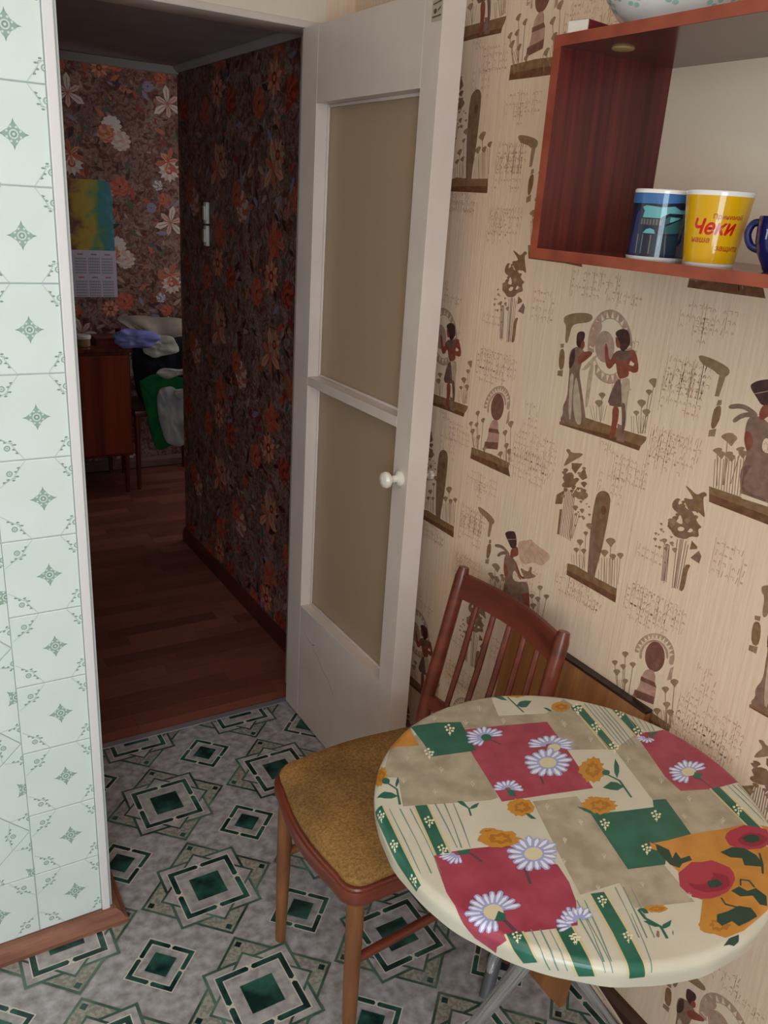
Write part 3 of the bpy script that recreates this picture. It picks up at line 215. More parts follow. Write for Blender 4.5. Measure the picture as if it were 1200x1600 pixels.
CLOTHPRINT_COLS=['tan', 'red', 'green', 'orange', 'gold', 'gline', 'stem', 'petald', 'petal', 'cream2', 'gold2', 'gold3', 'brownsp', 'poppy', 'poppyd', 'dgreen', 'cream3', 'pale']
CLOTHPRINT=('0,-237,178,-188,239,-207,263,-166,310,-76,351,9,363,84,328,41,235,129,202,110,182,-52,233,-33,249,-122,277,-149,194,-136,188,-61,170,-99,56,-115,57,-244,105,-215,167;0,126,203,189,227,193,194,162,67,79,105,110,182;0,-56,25,16,3,7,-36,-28,-148,26,-165,10,-233,-72,-203,-58,-161,-122,-152,-102,-96;0,162,67,228,82,184,-27,179,-63,240,-82,205,-166,113,-140,141,-66,120,-58;0,-152,242,-107,259,-13,214,-66,144,-144,176,-152,190;1,-55,232,28,208,110,182,92,120,54,6,-21,26,-100,46,-80,126,-65,184;1,231,86,270,73,330,62,344,-1,295,-92,232,-84,179,-63,184,-27;2,-122,277,-73,266,-33,249,-58,169,-136,188,-128,226;2,7,-36,49,-53,108,-71,120,-58,141,-66,113,-140,67,-134,28,-166,-28,-148;3,-219,243,-177,292,-136,290,-126,273,-136,240,-137,223,-190,242;3,40,-126,69,-133,113,-140,171,-156,213,-164,251,-196,192,-260,88,-290,29,-297,-3,-293,-14,-278,-15,-262,22,-236,17,-227,32,-200;1,-260,-2,-232,-7,-202,-15,-151,-33,-129,-81,-112,-95,-120,-128,-135,-158,-161,-189,-184,-182,-241,-162,-258,-164,-278,-164,-291,-171,-300,-138,-292,-112,-285,-90,-282,-66,-274,-43;4,209,195,172,64,149,70,186,201;2,205,196,169,65,153,70,189,200;4,276,178,249,78,226,84,253,185;2,272,179,246,79,229,83,256,184;5,216,197,198,131,179,71,178,72,196,132,214,197;5,223,193,205,128,186,68,184,69,203,128,222,194;5,230,190,212,124,193,65,191,66,210,125,229,190;5,238,187,219,121,199,62,198,62,217,122,236,187;5,245,183,226,118,206,59,204,59,224,118,243,184;5,271,161,257,123,241,88,239,88,255,123,270,161;5,280,157,264,119,248,84,246,85,263,120,278,157;5,288,153,272,115,255,81,254,81,271,116,286,153;5,296,149,280,112,262,77,261,78,279,112,295,149;5,305,145,288,108,270,74,268,74,287,108,303,145;4,187,198,156,70,155,70,185,198;4,-269,121,-303,-37,-328,-31,-294,126;2,-272,122,-306,-36,-325,-32,-291,126;4,-206,92,-233,-9,-258,-2,-231,98;2,-209,92,-237,-8,-255,-3,-227,98;5,-265,110,-279,40,-294,-22,-295,-22,-281,40,-266,110;5,-250,102,-265,33,-280,-29,-282,-28,-266,33,-252,103;5,-236,96,-252,26,-268,-35,-269,-35,-253,27,-238,96;5,-195,89,-207,40,-220,-5,-221,-4,-209,40,-197,90;5,-182,82,-198,35,-214,-8,-216,-7,-199,36,-184,83;5,-170,76,-186,29,-203,-13,-204,-13,-188,30,-171,77;4,-230,-164,-242,-209,-269,-201,-256,-156;2,-233,-163,-245,-208,-266,-202,-253,-157;4,-166,-188,-190,-261,-217,-252,-193,-179;2,-170,-187,-193,-260,-213,-253,-190,-180;4,-86,-164,-108,-230,-134,-222,-111,-156;2,-89,-163,-111,-229,-130,-223,-108,-157;4,-108,-231,-133,-292,-158,-282,-133,-221;2,-112,-230,-136,-290,-155,-283,-130,-222;5,-219,-166,-229,-198,-239,-227,-241,-226,-230,-197,-221,-166;5,-208,-172,-218,-203,-229,-232,-231,-232,-220,-202,-210,-171;5,-198,-177,-208,-209,-219,-238,-220,-237,-209,-208,-199,-177;5,-132,-157,-151,-204,-170,-247,-172,-246,-152,-204,-134,-157;5,-123,-162,-142,-209,-162,-251,-163,-250,-144,-208,-124,-161;5,-148,-175,-162,-219,-177,-259,-178,-259,-164,-219,-150,-174;5,-139,-179,-154,-224,-169,-264,-170,-263,-155,-223,-141,-179;5,-68,-164,-86,-204,-103,-241,-105,-240,-87,-204,-70,-164;5,-58,-169,-76,-209,-94,-246,-96,-245,-78,-208,-60,-169;5,-49,-174,-67,-214,-85,-250,-87,-250,-68,-213,-50,-174;5,-83,-208,-104,-250,-125,-287,-126,-286,-105,-249,-84,-208;4,249,-86,217,-216,195,-211,227,-80;2,246,-85,214,-215,198,-211,230,-81;5,263,-87,253,-132,241,-174,240,-173,251,-132,262,-87;5,272,-91,261,-136,249,-178,248,-177,260,-136,270,-91;5,280,-95,269,-140,257,-182,256,-181,268,-140,278,-95;5,288,-100,277,-144,265,-186,264,-185,276,-144,287,-99;6,-16,184,-7,166,-10,164,-18,182;7,-25,189,-37,179,-43,176,-46,177,-47,180,-42,184,-27,190;8,-31,185,-39,179,-45,178,-42,182,-33,186;7,-27,190,-44,183,-51,182,-54,184,-53,187,-47,190,-28,192;8,-35,188,-46,184,-53,184,-47,188,-36,189;7,-28,192,-48,190,-56,190,-58,193,-56,196,-49,197,-28,194;8,-38,192,-50,191,-57,193,-50,195,-38,193;7,-28,194,-46,197,-52,199,-52,202,-50,204,-43,203,-27,196;8,-36,196,-46,198,-51,202,-45,202,-35,197;7,-27,196,-44,204,-49,208,-49,211,-45,212,-39,209,-26,197;8,-34,200,-44,205,-48,210,-41,208,-33,201;7,-26,198,-40,210,-43,216,-41'
',219,-37,219,-32,214,-24,198;8,-31,204,-39,212,-40,218,-34,214,-30,205;7,-24,198,-30,212,-31,217,-28,219,-24,218,-22,213,-21,198;8,-26,204,-29,213,-28,218,-24,214,-24,205;7,-21,199,-22,214,-20,220,-16,221,-13,219,-13,213,-19,198;8,-21,206,-20,215,-16,220,-15,214,-19,205;7,-19,199,-12,214,-8,219,-4,220,-1,216,-4,211,-16,198;8,-15,205,-10,215,-4,219,-5,213,-13,205;7,-17,197,-6,209,0,212,4,211,5,208,0,204,-15,196;8,-11,202,-4,208,3,210,0,206,-10,201;7,-15,196,2,204,9,206,12,204,12,200,5,198,-14,194;8,-7,199,3,204,11,203,6,200,-6,198;7,-14,194,7,198,15,197,17,194,15,191,7,190,-14,192;8,-4,195,8,196,16,194,9,192,-4,193;7,-14,192,4,190,10,188,11,185,9,183,2,184,-15,191;8,-6,191,5,189,10,186,4,185,-7,189;2,-11,187,-15,184,-19,182,-24,182,-28,184,-30,187,-30,191,-29,195,-25,198,-21,200,-16,200,-12,198,-10,195,-10,191;7,59,126,38,132,31,135,31,139,34,140,42,138,60,128;8,50,129,38,133,32,138,40,137,51,131;7,60,128,40,139,35,144,36,147,41,148,48,143,62,129;8,52,133,41,140,37,146,45,143,53,134;7,62,129,47,144,44,151,47,153,52,152,58,146,65,130;8,56,136,48,146,48,152,54,147,58,137;7,65,129,59,144,59,149,63,151,67,149,69,143,68,129;8,63,136,60,145,63,150,66,144,66,136;7,68,129,69,144,73,150,78,150,82,147,80,141,71,128;8,70,136,72,145,77,149,78,143,72,135;7,71,129,81,142,88,146,93,145,96,141,91,136,73,127;8,77,134,84,142,92,144,90,139,79,133;7,72,127,88,135,96,136,100,134,101,131,94,128,74,125;8,80,130,90,134,99,134,94,130,82,128;7,75,125,96,128,105,128,108,125,107,122,99,121,75,123;8,85,126,98,127,107,125,100,123,86,124;7,76,123,101,121,110,118,112,114,109,112,99,113,76,121;8,87,121,102,119,110,115,101,114,87,119;7,75,121,96,114,102,110,102,107,98,106,91,109,73,120;8,84,117,96,113,101,108,93,109,83,116;7,74,119,92,108,97,102,95,99,90,99,84,104,71,118;8,81,114,92,106,94,100,87,104,80,113;9,78,111,74,108,69,107,63,107,59,109,56,113,56,117,58,121,62,124,67,126,73,125,78,123,80,120,81,115;6,0,72,-11,49,-14,50,-3,73;7,38,86,57,77,62,71,59,67,54,66,47,69,35,84;8,46,81,56,74,59,68,51,70,44,79;7,36,84,48,68,50,61,45,58,39,58,35,64,32,82;8,40,76,46,66,45,59,39,64,37,75;7,32,82,35,62,33,55,27,53,21,56,21,63,28,82;8,32,73,32,61,27,54,24,61,29,73;7,29,83,22,66,17,60,11,60,8,64,11,70,25,84;8,24,75,19,65,12,61,13,68,22,76;7,25,84,9,69,1,65,-4,67,-5,71,1,77,23,86;8,17,78,7,69,-3,68,2,74,15,79;7,22,86,-1,76,-10,75,-14,79,-13,83,-4,87,22,88;8,11,82,-3,77,-13,79,-5,84,10,85;7,23,88,0,87,-8,89,-10,93,-6,97,2,97,23,91;8,12,89,-1,89,-8,93,0,94,13,91;7,23,91,0,97,-6,102,-5,107,0,109,8,107,25,94;8,13,95,0,100,-4,106,5,105,15,97;7,24,94,7,108,3,115,6,119,13,120,19,114,28,96;8,18,101,8,110,7,118,15,114,20,103;7,28,95,21,112,21,118,26,121,32,120,34,114,32,96;8,26,103,23,113,26,120,30,114,29,104;7,32,96,34,115,38,122,44,123,49,120,48,113,35,95;8,34,105,37,116,44,122,45,115,37,104;7,36,96,49,114,57,120,63,119,66,114,60,107,39,94;8,43,104,52,114,62,118,59,110,46,102;7,38,93,57,105,65,108,70,105,70,100,62,96,39,91;8,47,98,59,104,69,105,62,99,48,96;7,40,91,64,97,74,96,76,92,74,88,64,86,40,88;8,51,92,66,95,75,92,66,89,51,90;7,40,88,66,86,75,82,75,77,70,74,60,75,39,85;8,52,86,67,83,74,77,64,77,50,83;9,44,82,38,78,30,76,22,78,16,83,15,89,18,96,24,100,32,102,40,100,46,95,47,89;7,-78,67,-90,70,-94,73,-93,76,-90,77,-86,75,-76,68;8,-83,69,-90,72,-93,75,-88,75,-82,70;7,-77,68,-87,76,-89,80,-87,82,-84,83,-80,80,-75,69;8,-81,72,-86,77,-87,82,-82,80,-79,73;7,-75,69,-81,80,-81,85,-78,87,-74,86,-73,82,-73,70;8,-77,75,-80,82,-78,86,-75,82,-75,75;7,-73,69,-73,80,-71,84,-68,85,-65,83,-66,79,-71,69;8,-72,74,-71,81,-68,84,-67,80,-70,74;7,-71,69,-65,80,-61,83,-58,83,-56,80,-59,76,-69,68;8,-68,74,-63,80,-58,82,-60,78,-66,73;7,-69,68,-58,77,-52,79,-49,78,-49,75,-54,72,-68,67;8,-63,72,-56,77,-50,77,-54,74,-62,71;7,-68,67,-56,71,-50,71,-49,69,-50,66,-55,65,-68,65;8,-62,68,-55,70,-49,69,-54,67,-62,67;7,-68,65,-54,65,-48,64,-48,61,-50,59,-55,59,-68,64;8,-61,64,-53,64,-48,61,-54,60,-62,63;7,-68,64,-54,59,-50,56,-51,53,-54,51,-59,53,-69,62;8,-62,61,-54,57,-52,53,-57,54,-63,60;2,-76,66,-67,60,-71,4'
'6,-81,51;2,250,75,275,70,250,63;7,244,65,248,58,248,55,246,53,243,54,242,57,242,64;8,245,61,247,57,246,54,244,56,244,61;7,242,64,242,56,240,53,237,52,235,54,235,57,240,64;8,241,60,240,56,237,53,236,56,240,61;7,240,64,234,56,231,54,228,54,226,56,229,59,238,65;8,237,61,233,56,228,55,230,58,235,61;7,239,65,230,60,226,59,224,60,224,62,227,64,238,66;8,234,63,229,60,224,60,227,63,234,64;7,238,66,226,64,221,64,220,66,221,68,225,68,238,68;8,232,66,225,64,220,66,225,67,232,67;7,237,68,224,68,220,70,220,72,222,74,227,73,238,69;8,232,68,224,70,220,72,225,72,232,70;7,238,68,229,72,226,75,227,77,230,78,233,76,240,70;8,234,71,229,74,227,76,231,75,235,72;6,236,-52,234,-80,232,-80,232,-52;7,226,-40,213,-50,206,-54,202,-53,202,-50,207,-46,224,-38;8,219,-44,211,-50,203,-52,207,-48,218,-43;7,224,-38,205,-47,197,-48,194,-47,194,-44,201,-41,223,-37;8,215,-42,203,-46,195,-46,201,-43,214,-40;7,222,-37,200,-41,191,-41,189,-38,191,-35,199,-34,222,-35;8,212,-38,198,-40,190,-38,198,-36,212,-36;7,223,-35,203,-34,196,-32,195,-30,198,-28,206,-28,224,-33;8,214,-34,202,-33,196,-30,204,-30,215,-33;7,223,-33,204,-28,198,-24,199,-21,203,-20,210,-22,225,-32;8,215,-30,204,-26,200,-22,208,-23,216,-29;7,225,-32,209,-21,205,-16,208,-13,212,-12,218,-17,227,-30;8,218,-26,210,-20,208,-14,215,-17,220,-25;7,228,-31,220,-19,219,-14,222,-12,226,-12,229,-17,230,-30;8,225,-25,221,-18,222,-12,226,-16,227,-25;7,230,-30,229,-16,231,-10,235,-9,239,-10,239,-16,233,-30;8,231,-24,231,-15,235,-9,237,-15,233,-24;7,233,-30,240,-15,245,-9,250,-9,253,-11,250,-17,236,-31;8,237,-23,242,-14,249,-10,248,-16,239,-24;7,235,-31,247,-19,254,-16,258,-16,259,-19,254,-24,237,-32;8,241,-26,250,-19,257,-17,253,-22,243,-27;7,237,-32,256,-23,264,-21,268,-22,267,-25,260,-29,238,-34;8,246,-28,258,-23,266,-23,260,-27,247,-30;7,239,-34,262,-28,271,-28,274,-31,271,-34,262,-35,239,-36;8,249,-32,263,-29,272,-31,264,-34,250,-34;7,238,-35,259,-36,266,-37,267,-40,264,-42,256,-42,237,-37;8,247,-36,260,-37,266,-40,258,-40,247,-38;9,242,-41,236,-44,228,-45,221,-43,217,-40,216,-35,219,-30,225,-27,233,-26,240,-27,244,-31,245,-36;2,240,-40,248,-49,231,-58,226,-48;6,-208,-21,-203,-42,-207,-43,-212,-22;7,-226,-18,-229,-28,-231,-31,-234,-31,-235,-30,-234,-26,-228,-17;8,-228,-22,-230,-28,-234,-31,-233,-27,-229,-22;7,-228,-17,-235,-27,-238,-30,-241,-29,-242,-27,-239,-24,-229,-16;8,-232,-21,-236,-27,-240,-29,-239,-25,-233,-21;7,-229,-17,-240,-24,-245,-26,-248,-26,-248,-23,-244,-21,-230,-16;8,-235,-20,-242,-24,-247,-25,-244,-22,-236,-19;7,-230,-16,-242,-20,-247,-21,-249,-19,-249,-18,-244,-16,-230,-14;8,-236,-17,-243,-19,-248,-19,-244,-17,-236,-16;7,-231,-14,-246,-16,-251,-16,-253,-14,-252,-12,-247,-12,-231,-13;8,-238,-15,-247,-16,-252,-14,-247,-13,-238,-14;7,-232,-13,-248,-12,-254,-10,-255,-8,-254,-7,-248,-8,-231,-12;8,-239,-12,-249,-11,-255,-8,-249,-8,-239,-11;7,-231,-12,-245,-8,-250,-6,-251,-4,-249,-3,-244,-5,-230,-11;8,-237,-10,-246,-7,-250,-4,-245,-5,-237,-9;2,-225,-9,-205,-15,-212,-22,-225,-18;6,-157,-81,-168,-107,-172,-105,-161,-80;7,-123,-67,-106,-76,-101,-81,-103,-84,-108,-86,-114,-82,-126,-69;8,-116,-72,-106,-78,-104,-84,-111,-81,-118,-73;7,-125,-69,-113,-83,-111,-90,-114,-93,-120,-92,-124,-87,-128,-70;8,-121,-76,-114,-85,-115,-92,-121,-87,-123,-77;7,-128,-70,-124,-88,-125,-95,-130,-97,-135,-95,-136,-88,-132,-71;8,-127,-79,-126,-90,-130,-96,-133,-90,-130,-79;7,-131,-70,-135,-86,-139,-91,-144,-91,-147,-88,-145,-83,-134,-69;8,-134,-77,-138,-86,-144,-90,-143,-84,-137,-76;7,-134,-69,-146,-84,-153,-88,-158,-86,-160,-83,-155,-78,-136,-68;8,-141,-75,-149,-84,-157,-86,-154,-80,-143,-74;7,-137,-68,-156,-78,-164,-80,-169,-77,-168,-73,-161,-70,-138,-65;8,-146,-72,-158,-77,-168,-77,-161,-72,-148,-70;7,-137,-65,-157,-69,-165,-68,-167,-65,-165,-61,-158,-60,-137,-63;8,-147,-66,-159,-67,-166,-65,-159,-62,-147,-64;7,-138,-63,-159,-60,-166,-57,-167,-53,-163,-50,-155,-51,-136,-60;8,-147,-60,-160,-58,-166,-53,-158,-53,-146,-59;7,-137,-60,-156,-50,-162,-45,-160,-41,-155,-39,-148,-43,-134,-58;8,-145,-55,-156,-48,-159,-41,-151,-44,-143,-'
'53;7,-134,-59,-146,-46,-148,-39,-144,-36,-139,-36,-135,-42,-131,-58;8,-138,-52,-144,-44,-144,-37,-138,-42,-136,-52;7,-131,-58,-136,-40,-134,-33,-129,-31,-124,-33,-123,-40,-128,-58;8,-132,-50,-133,-39,-129,-32,-126,-39,-129,-49;7,-128,-57,-123,-38,-118,-32,-112,-31,-109,-35,-111,-42,-125,-58;8,-124,-49,-120,-38,-113,-32,-113,-40,-122,-50;7,-125,-59,-113,-44,-107,-40,-102,-42,-100,-45,-105,-51,-123,-60;8,-119,-53,-111,-45,-103,-42,-106,-48,-117,-54;7,-123,-60,-104,-50,-95,-48,-91,-51,-92,-55,-99,-58,-122,-63;8,-114,-56,-101,-51,-92,-51,-99,-56,-112,-58;7,-121,-62,-97,-58,-88,-59,-86,-63,-88,-67,-98,-68,-121,-65;8,-110,-62,-96,-60,-87,-63,-96,-66,-110,-64;7,-122,-65,-101,-68,-94,-71,-94,-75,-98,-77,-106,-76,-123,-67;8,-113,-67,-101,-70,-95,-74,-103,-74,-114,-69;9,-117,-70,-123,-74,-131,-76,-138,-74,-143,-69,-144,-64,-142,-58,-136,-54,-129,-52,-121,-54,-116,-58,-115,-64;6,-239,-135,-236,-163,-242,-164,-244,-135;7,-248,-127,-254,-143,-259,-148,-262,-148,-265,-146,-262,-140,-250,-126;8,-252,-134,-256,-143,-262,-147,-261,-142,-254,-134;7,-251,-127,-263,-141,-269,-145,-273,-144,-274,-141,-269,-136,-252,-125;8,-257,-133,-265,-141,-272,-144,-269,-138,-259,-132;7,-253,-126,-271,-137,-278,-139,-282,-137,-282,-134,-275,-130,-254,-124;8,-262,-130,-273,-136,-281,-137,-275,-132,-263,-128;7,-253,-124,-272,-129,-279,-129,-282,-126,-280,-124,-273,-122,-253,-122;8,-262,-125,-273,-128,-280,-126,-274,-124,-262,-124;7,-254,-122,-275,-122,-282,-120,-284,-117,-281,-114,-273,-114,-253,-120;8,-263,-121,-276,-120,-283,-117,-275,-116,-263,-119;7,-254,-119,-275,-114,-282,-110,-282,-106,-278,-104,-270,-106,-252,-117;8,-263,-116,-275,-112,-281,-106,-273,-108,-262,-114;7,-252,-118,-268,-108,-272,-103,-271,-100,-267,-99,-261,-103,-250,-116;8,-258,-113,-267,-106,-270,-100,-264,-103,-257,-112;7,-250,-116,-262,-102,-265,-95,-262,-92,-258,-92,-254,-98,-248,-115;8,-255,-109,-261,-100,-262,-93,-256,-98,-253,-108;7,-248,-115,-254,-97,-254,-89,-250,-87,-246,-88,-244,-95,-246,-115;8,-250,-106,-253,-95,-250,-88,-247,-94,-248,-106;7,-246,-115,-244,-98,-242,-92,-238,-91,-235,-93,-236,-100,-243,-116;8,-244,-108,-243,-98,-238,-92,-238,-98,-242,-108;7,-243,-115,-235,-98,-230,-92,-226,-92,-224,-95,-227,-102,-241,-116;8,-239,-108,-233,-98,-226,-93,-228,-100,-237,-109;7,-241,-116,-226,-101,-218,-96,-214,-97,-213,-101,-219,-107,-239,-118;8,-233,-110,-224,-101,-215,-98,-220,-104,-232,-111;7,-240,-118,-222,-108,-215,-106,-212,-108,-212,-112,-219,-115,-239,-120;8,-232,-114,-220,-109,-213,-109,-219,-113,-231,-116;7,-238,-120,-217,-115,-209,-115,-207,-118,-209,-121,-217,-123,-238,-122;8,-229,-118,-216,-116,-208,-118,-215,-120,-228,-120;7,-238,-122,-215,-123,-207,-125,-206,-129,-209,-131,-218,-131,-238,-124;8,-228,-123,-214,-124,-207,-128,-215,-129,-228,-125;9,-234,-128,-240,-132,-247,-133,-254,-132,-259,-127,-260,-121,-258,-115,-252,-111,-245,-110,-238,-111,-233,-116,-232,-122;2,-239,-123,-234,-132,-241,-140,-254,-134;7,-169,-187,-184,-188,-189,-187,-190,-185,-187,-183,-182,-183,-169,-186;8,-176,-187,-185,-187,-189,-185,-183,-184,-175,-186;7,-169,-186,-183,-182,-187,-180,-187,-177,-184,-176,-179,-177,-168,-184;8,-175,-184,-183,-181,-186,-178,-181,-178,-174,-182;7,-168,-184,-180,-177,-183,-173,-181,-170,-178,-169,-174,-172,-166,-183;8,-173,-180,-179,-175,-181,-170,-176,-172,-171,-179;7,-166,-184,-172,-174,-173,-169,-171,-167,-168,-167,-166,-171,-164,-183;8,-168,-179,-172,-172,-171,-168,-168,-171,-167,-178;7,-164,-182,-166,-170,-166,-164,-163,-162,-160,-163,-159,-168,-162,-182;8,-164,-176,-165,-168,-163,-163,-161,-168,-163,-176;7,-163,-182,-159,-167,-156,-161,-153,-160,-150,-162,-152,-167,-161,-182;8,-160,-175,-158,-166,-153,-161,-154,-166,-159,-175;7,-161,-182,-153,-170,-149,-165,-146,-164,-145,-166,-148,-171,-160,-183;8,-157,-177,-152,-169,-147,-165,-149,-170,-156,-177;7,-159,-183,-147,-170,-142,-166,-138,-167,-138,-169,-143,-174,-158,-184;8,-153,-178,-146,-170,-139,-168,-143,-172,-152,-178;7,-159,-185,-171,-183,-175,-181,-174,-179,-171,-177,-167,-178,-158,-183;8,-164,-184,-171,-182,'
'-174,-179,-169,-179,-163,-182;7,-158,-183,-168,-177,-170,-174,-168,-171,-164,-170,-160,-172,-156,-182;8,-162,-180,-167,-176,-167,-171,-163,-173,-160,-179;7,-156,-182,-161,-172,-160,-167,-157,-165,-153,-165,-152,-170,-154,-181;8,-158,-177,-159,-170,-157,-166,-154,-169,-156,-176;7,-154,-182,-152,-171,-150,-168,-146,-167,-144,-168,-145,-172,-152,-182;8,-152,-177,-151,-171,-147,-167,-146,-171,-151,-177;7,-152,-182,-144,-171,-140,-168,-136,-169,-135,-171,-139,-175,-150,-183;8,-148,-177,-143,-171,-137,-169,-139,-174,-146,-178;7,-150,-183,-138,-175,-132,-173,-129,-175,-130,-178,-135,-181,-150,-184;8,-144,-180,-136,-175,-130,-175,-134,-179,-143,-181;7,-150,-184,-137,-181,-132,-182,-132,-184,-133,-187,-138,-188,-150,-186;8,-144,-184,-136,-182,-132,-184,-137,-186,-144,-185;10,147,267,139,268,136,266,128,267,125,265,120,268,112,267,108,271,102,274,100,277,95,280,94,284,92,288,98,290,98,294,104,294,106,297,113,294,120,296,126,293,133,292,136,287,140,284,142,279,147,276,142,273;11,135,273,133,271,124,270,123,272,115,271,112,277,109,277,110,282,109,285,107,289,116,290,121,287,128,288,131,282,137,280,136,275;10,129,276,123,276,120,274,117,278,111,281,115,282,115,286,121,283,126,283,125,279;10,182,200,179,197,175,195,170,196,166,192,162,194,156,194,154,198,148,198,150,203,146,206,148,208,147,212,149,215,153,218,156,220,161,222,167,222,171,223,175,221,179,219,180,215,184,213,183,210,187,206,183,204;11,176,203,175,200,170,197,166,200,160,198,160,203,156,204,159,208,155,212,160,214,167,216,168,214,175,216,176,210,179,210,180,204;10,173,204,168,204,164,202,163,205,159,207,163,209,164,212,168,210,173,211,171,208;10,-227,178,-232,175,-235,168,-239,167,-242,163,-245,165,-251,160,-251,166,-256,164,-254,172,-256,174,-254,180,-253,185,-249,188,-246,195,-244,198,-240,203,-236,202,-231,207,-230,202,-223,207,-225,199,-220,199,-224,191,-222,188,-227,184;11,-231,180,-235,177,-238,170,-241,173,-246,169,-246,176,-248,175,-244,182,-243,186,-240,189,-236,196,-235,193,-229,198,-230,191,-227,191,-228,183;10,-234,181,-238,180,-241,175,-241,180,-244,180,-241,184,-239,190,-237,188,-232,190,-235,185;10,-62,13,-66,10,-71,6,-76,6,-82,2,-87,6,-93,5,-96,10,-102,10,-101,15,-104,20,-102,23,-104,28,-99,31,-98,36,-93,39,-89,41,-83,40,-76,43,-72,38,-67,37,-64,32,-58,30,-59,26,-60,22,-61,17;11,-68,16,-69,12,-80,11,-82,13,-89,11,-90,17,-96,19,-92,24,-90,27,-89,30,-80,33,-80,31,-71,33,-70,27,-64,25,-69,20;10,-74,19,-79,19,-83,16,-85,20,-90,22,-85,24,-84,29,-80,26,-74,27,-76,23;10,-146,-6,-149,-6,-151,-8,-154,-7,-156,-9,-160,-6,-162,-6,-165,-4,-169,-3,-169,0,-172,2,-172,3,-174,7,-170,7,-171,9,-167,9,-166,10,-162,10,-159,10,-156,8,-152,7,-150,5,-147,3,-147,1,-145,-2,-147,-3;11,-151,-3,-154,-3,-156,-5,-157,-4,-162,-4,-163,-1,-164,-1,-167,3,-164,4,-165,6,-162,7,-159,5,-155,5,-152,2,-150,1,-152,-1;10,-154,-2,-157,-1,-159,-2,-160,0,-164,1,-161,2,-162,4,-159,2,-155,2,-156,1;2,97,277,94,247,92,223,89,224,91,247,94,277;2,88,268,88,282,84,294,70,302,74,285,79,275;2,92,247,98,238,107,235,129,247,118,254,107,255;2,141,203,142,211,140,217,134,221,135,213,136,207;2,185,201,180,192,179,187,186,184,189,193,189,198;2,-236,165,-230,143,-244,110,-248,111,-233,143,-239,164;2,-238,128,-243,140,-252,147,-270,144,-260,133,-250,128;2,-231,147,-224,152,-218,158,-214,169,-222,161,-227,155;2,-231,165,-234,162,-236,161,-240,161,-242,162,-244,165,-244,168,-243,171,-241,173,-238,175,-235,175,-232,174,-230,171,-230,168;2,-164,42,-157,57,-161,69,-158,70,-154,57,-161,41;2,-156,55,-150,53,-143,53,-133,60,-142,60,-148,59;2,-155,61,-154,69,-155,75,-163,78,-162,70,-160,64;2,-84,9,-85,1,-84,-5,-77,-9,-78,-1,-79,5;10,107,32,97,30,93,21,86,21,76,14,71,17,63,15,64,22,54,21,59,30,57,33,62,40,59,47,67,52,71,58,80,60,85,65,93,63,101,69,105,65,114,68,114,62,120,60,112,49,117,45,106,40;11,101,35,94,32,83,26,82,29,72,25,73,34,70,32,71,43,76,47,84,50,91,58,93,55,104,59,102,50,106,51,100,42;10,94,38,87,38,81,32,81,38,76,39,83,44,86,50,90,47,98,50,93,43;10,60,-43,52,-44,49,-48,38,-46,35,-49,26,-46,18,-46,17,-40,8,-40,10,-32,0,-'
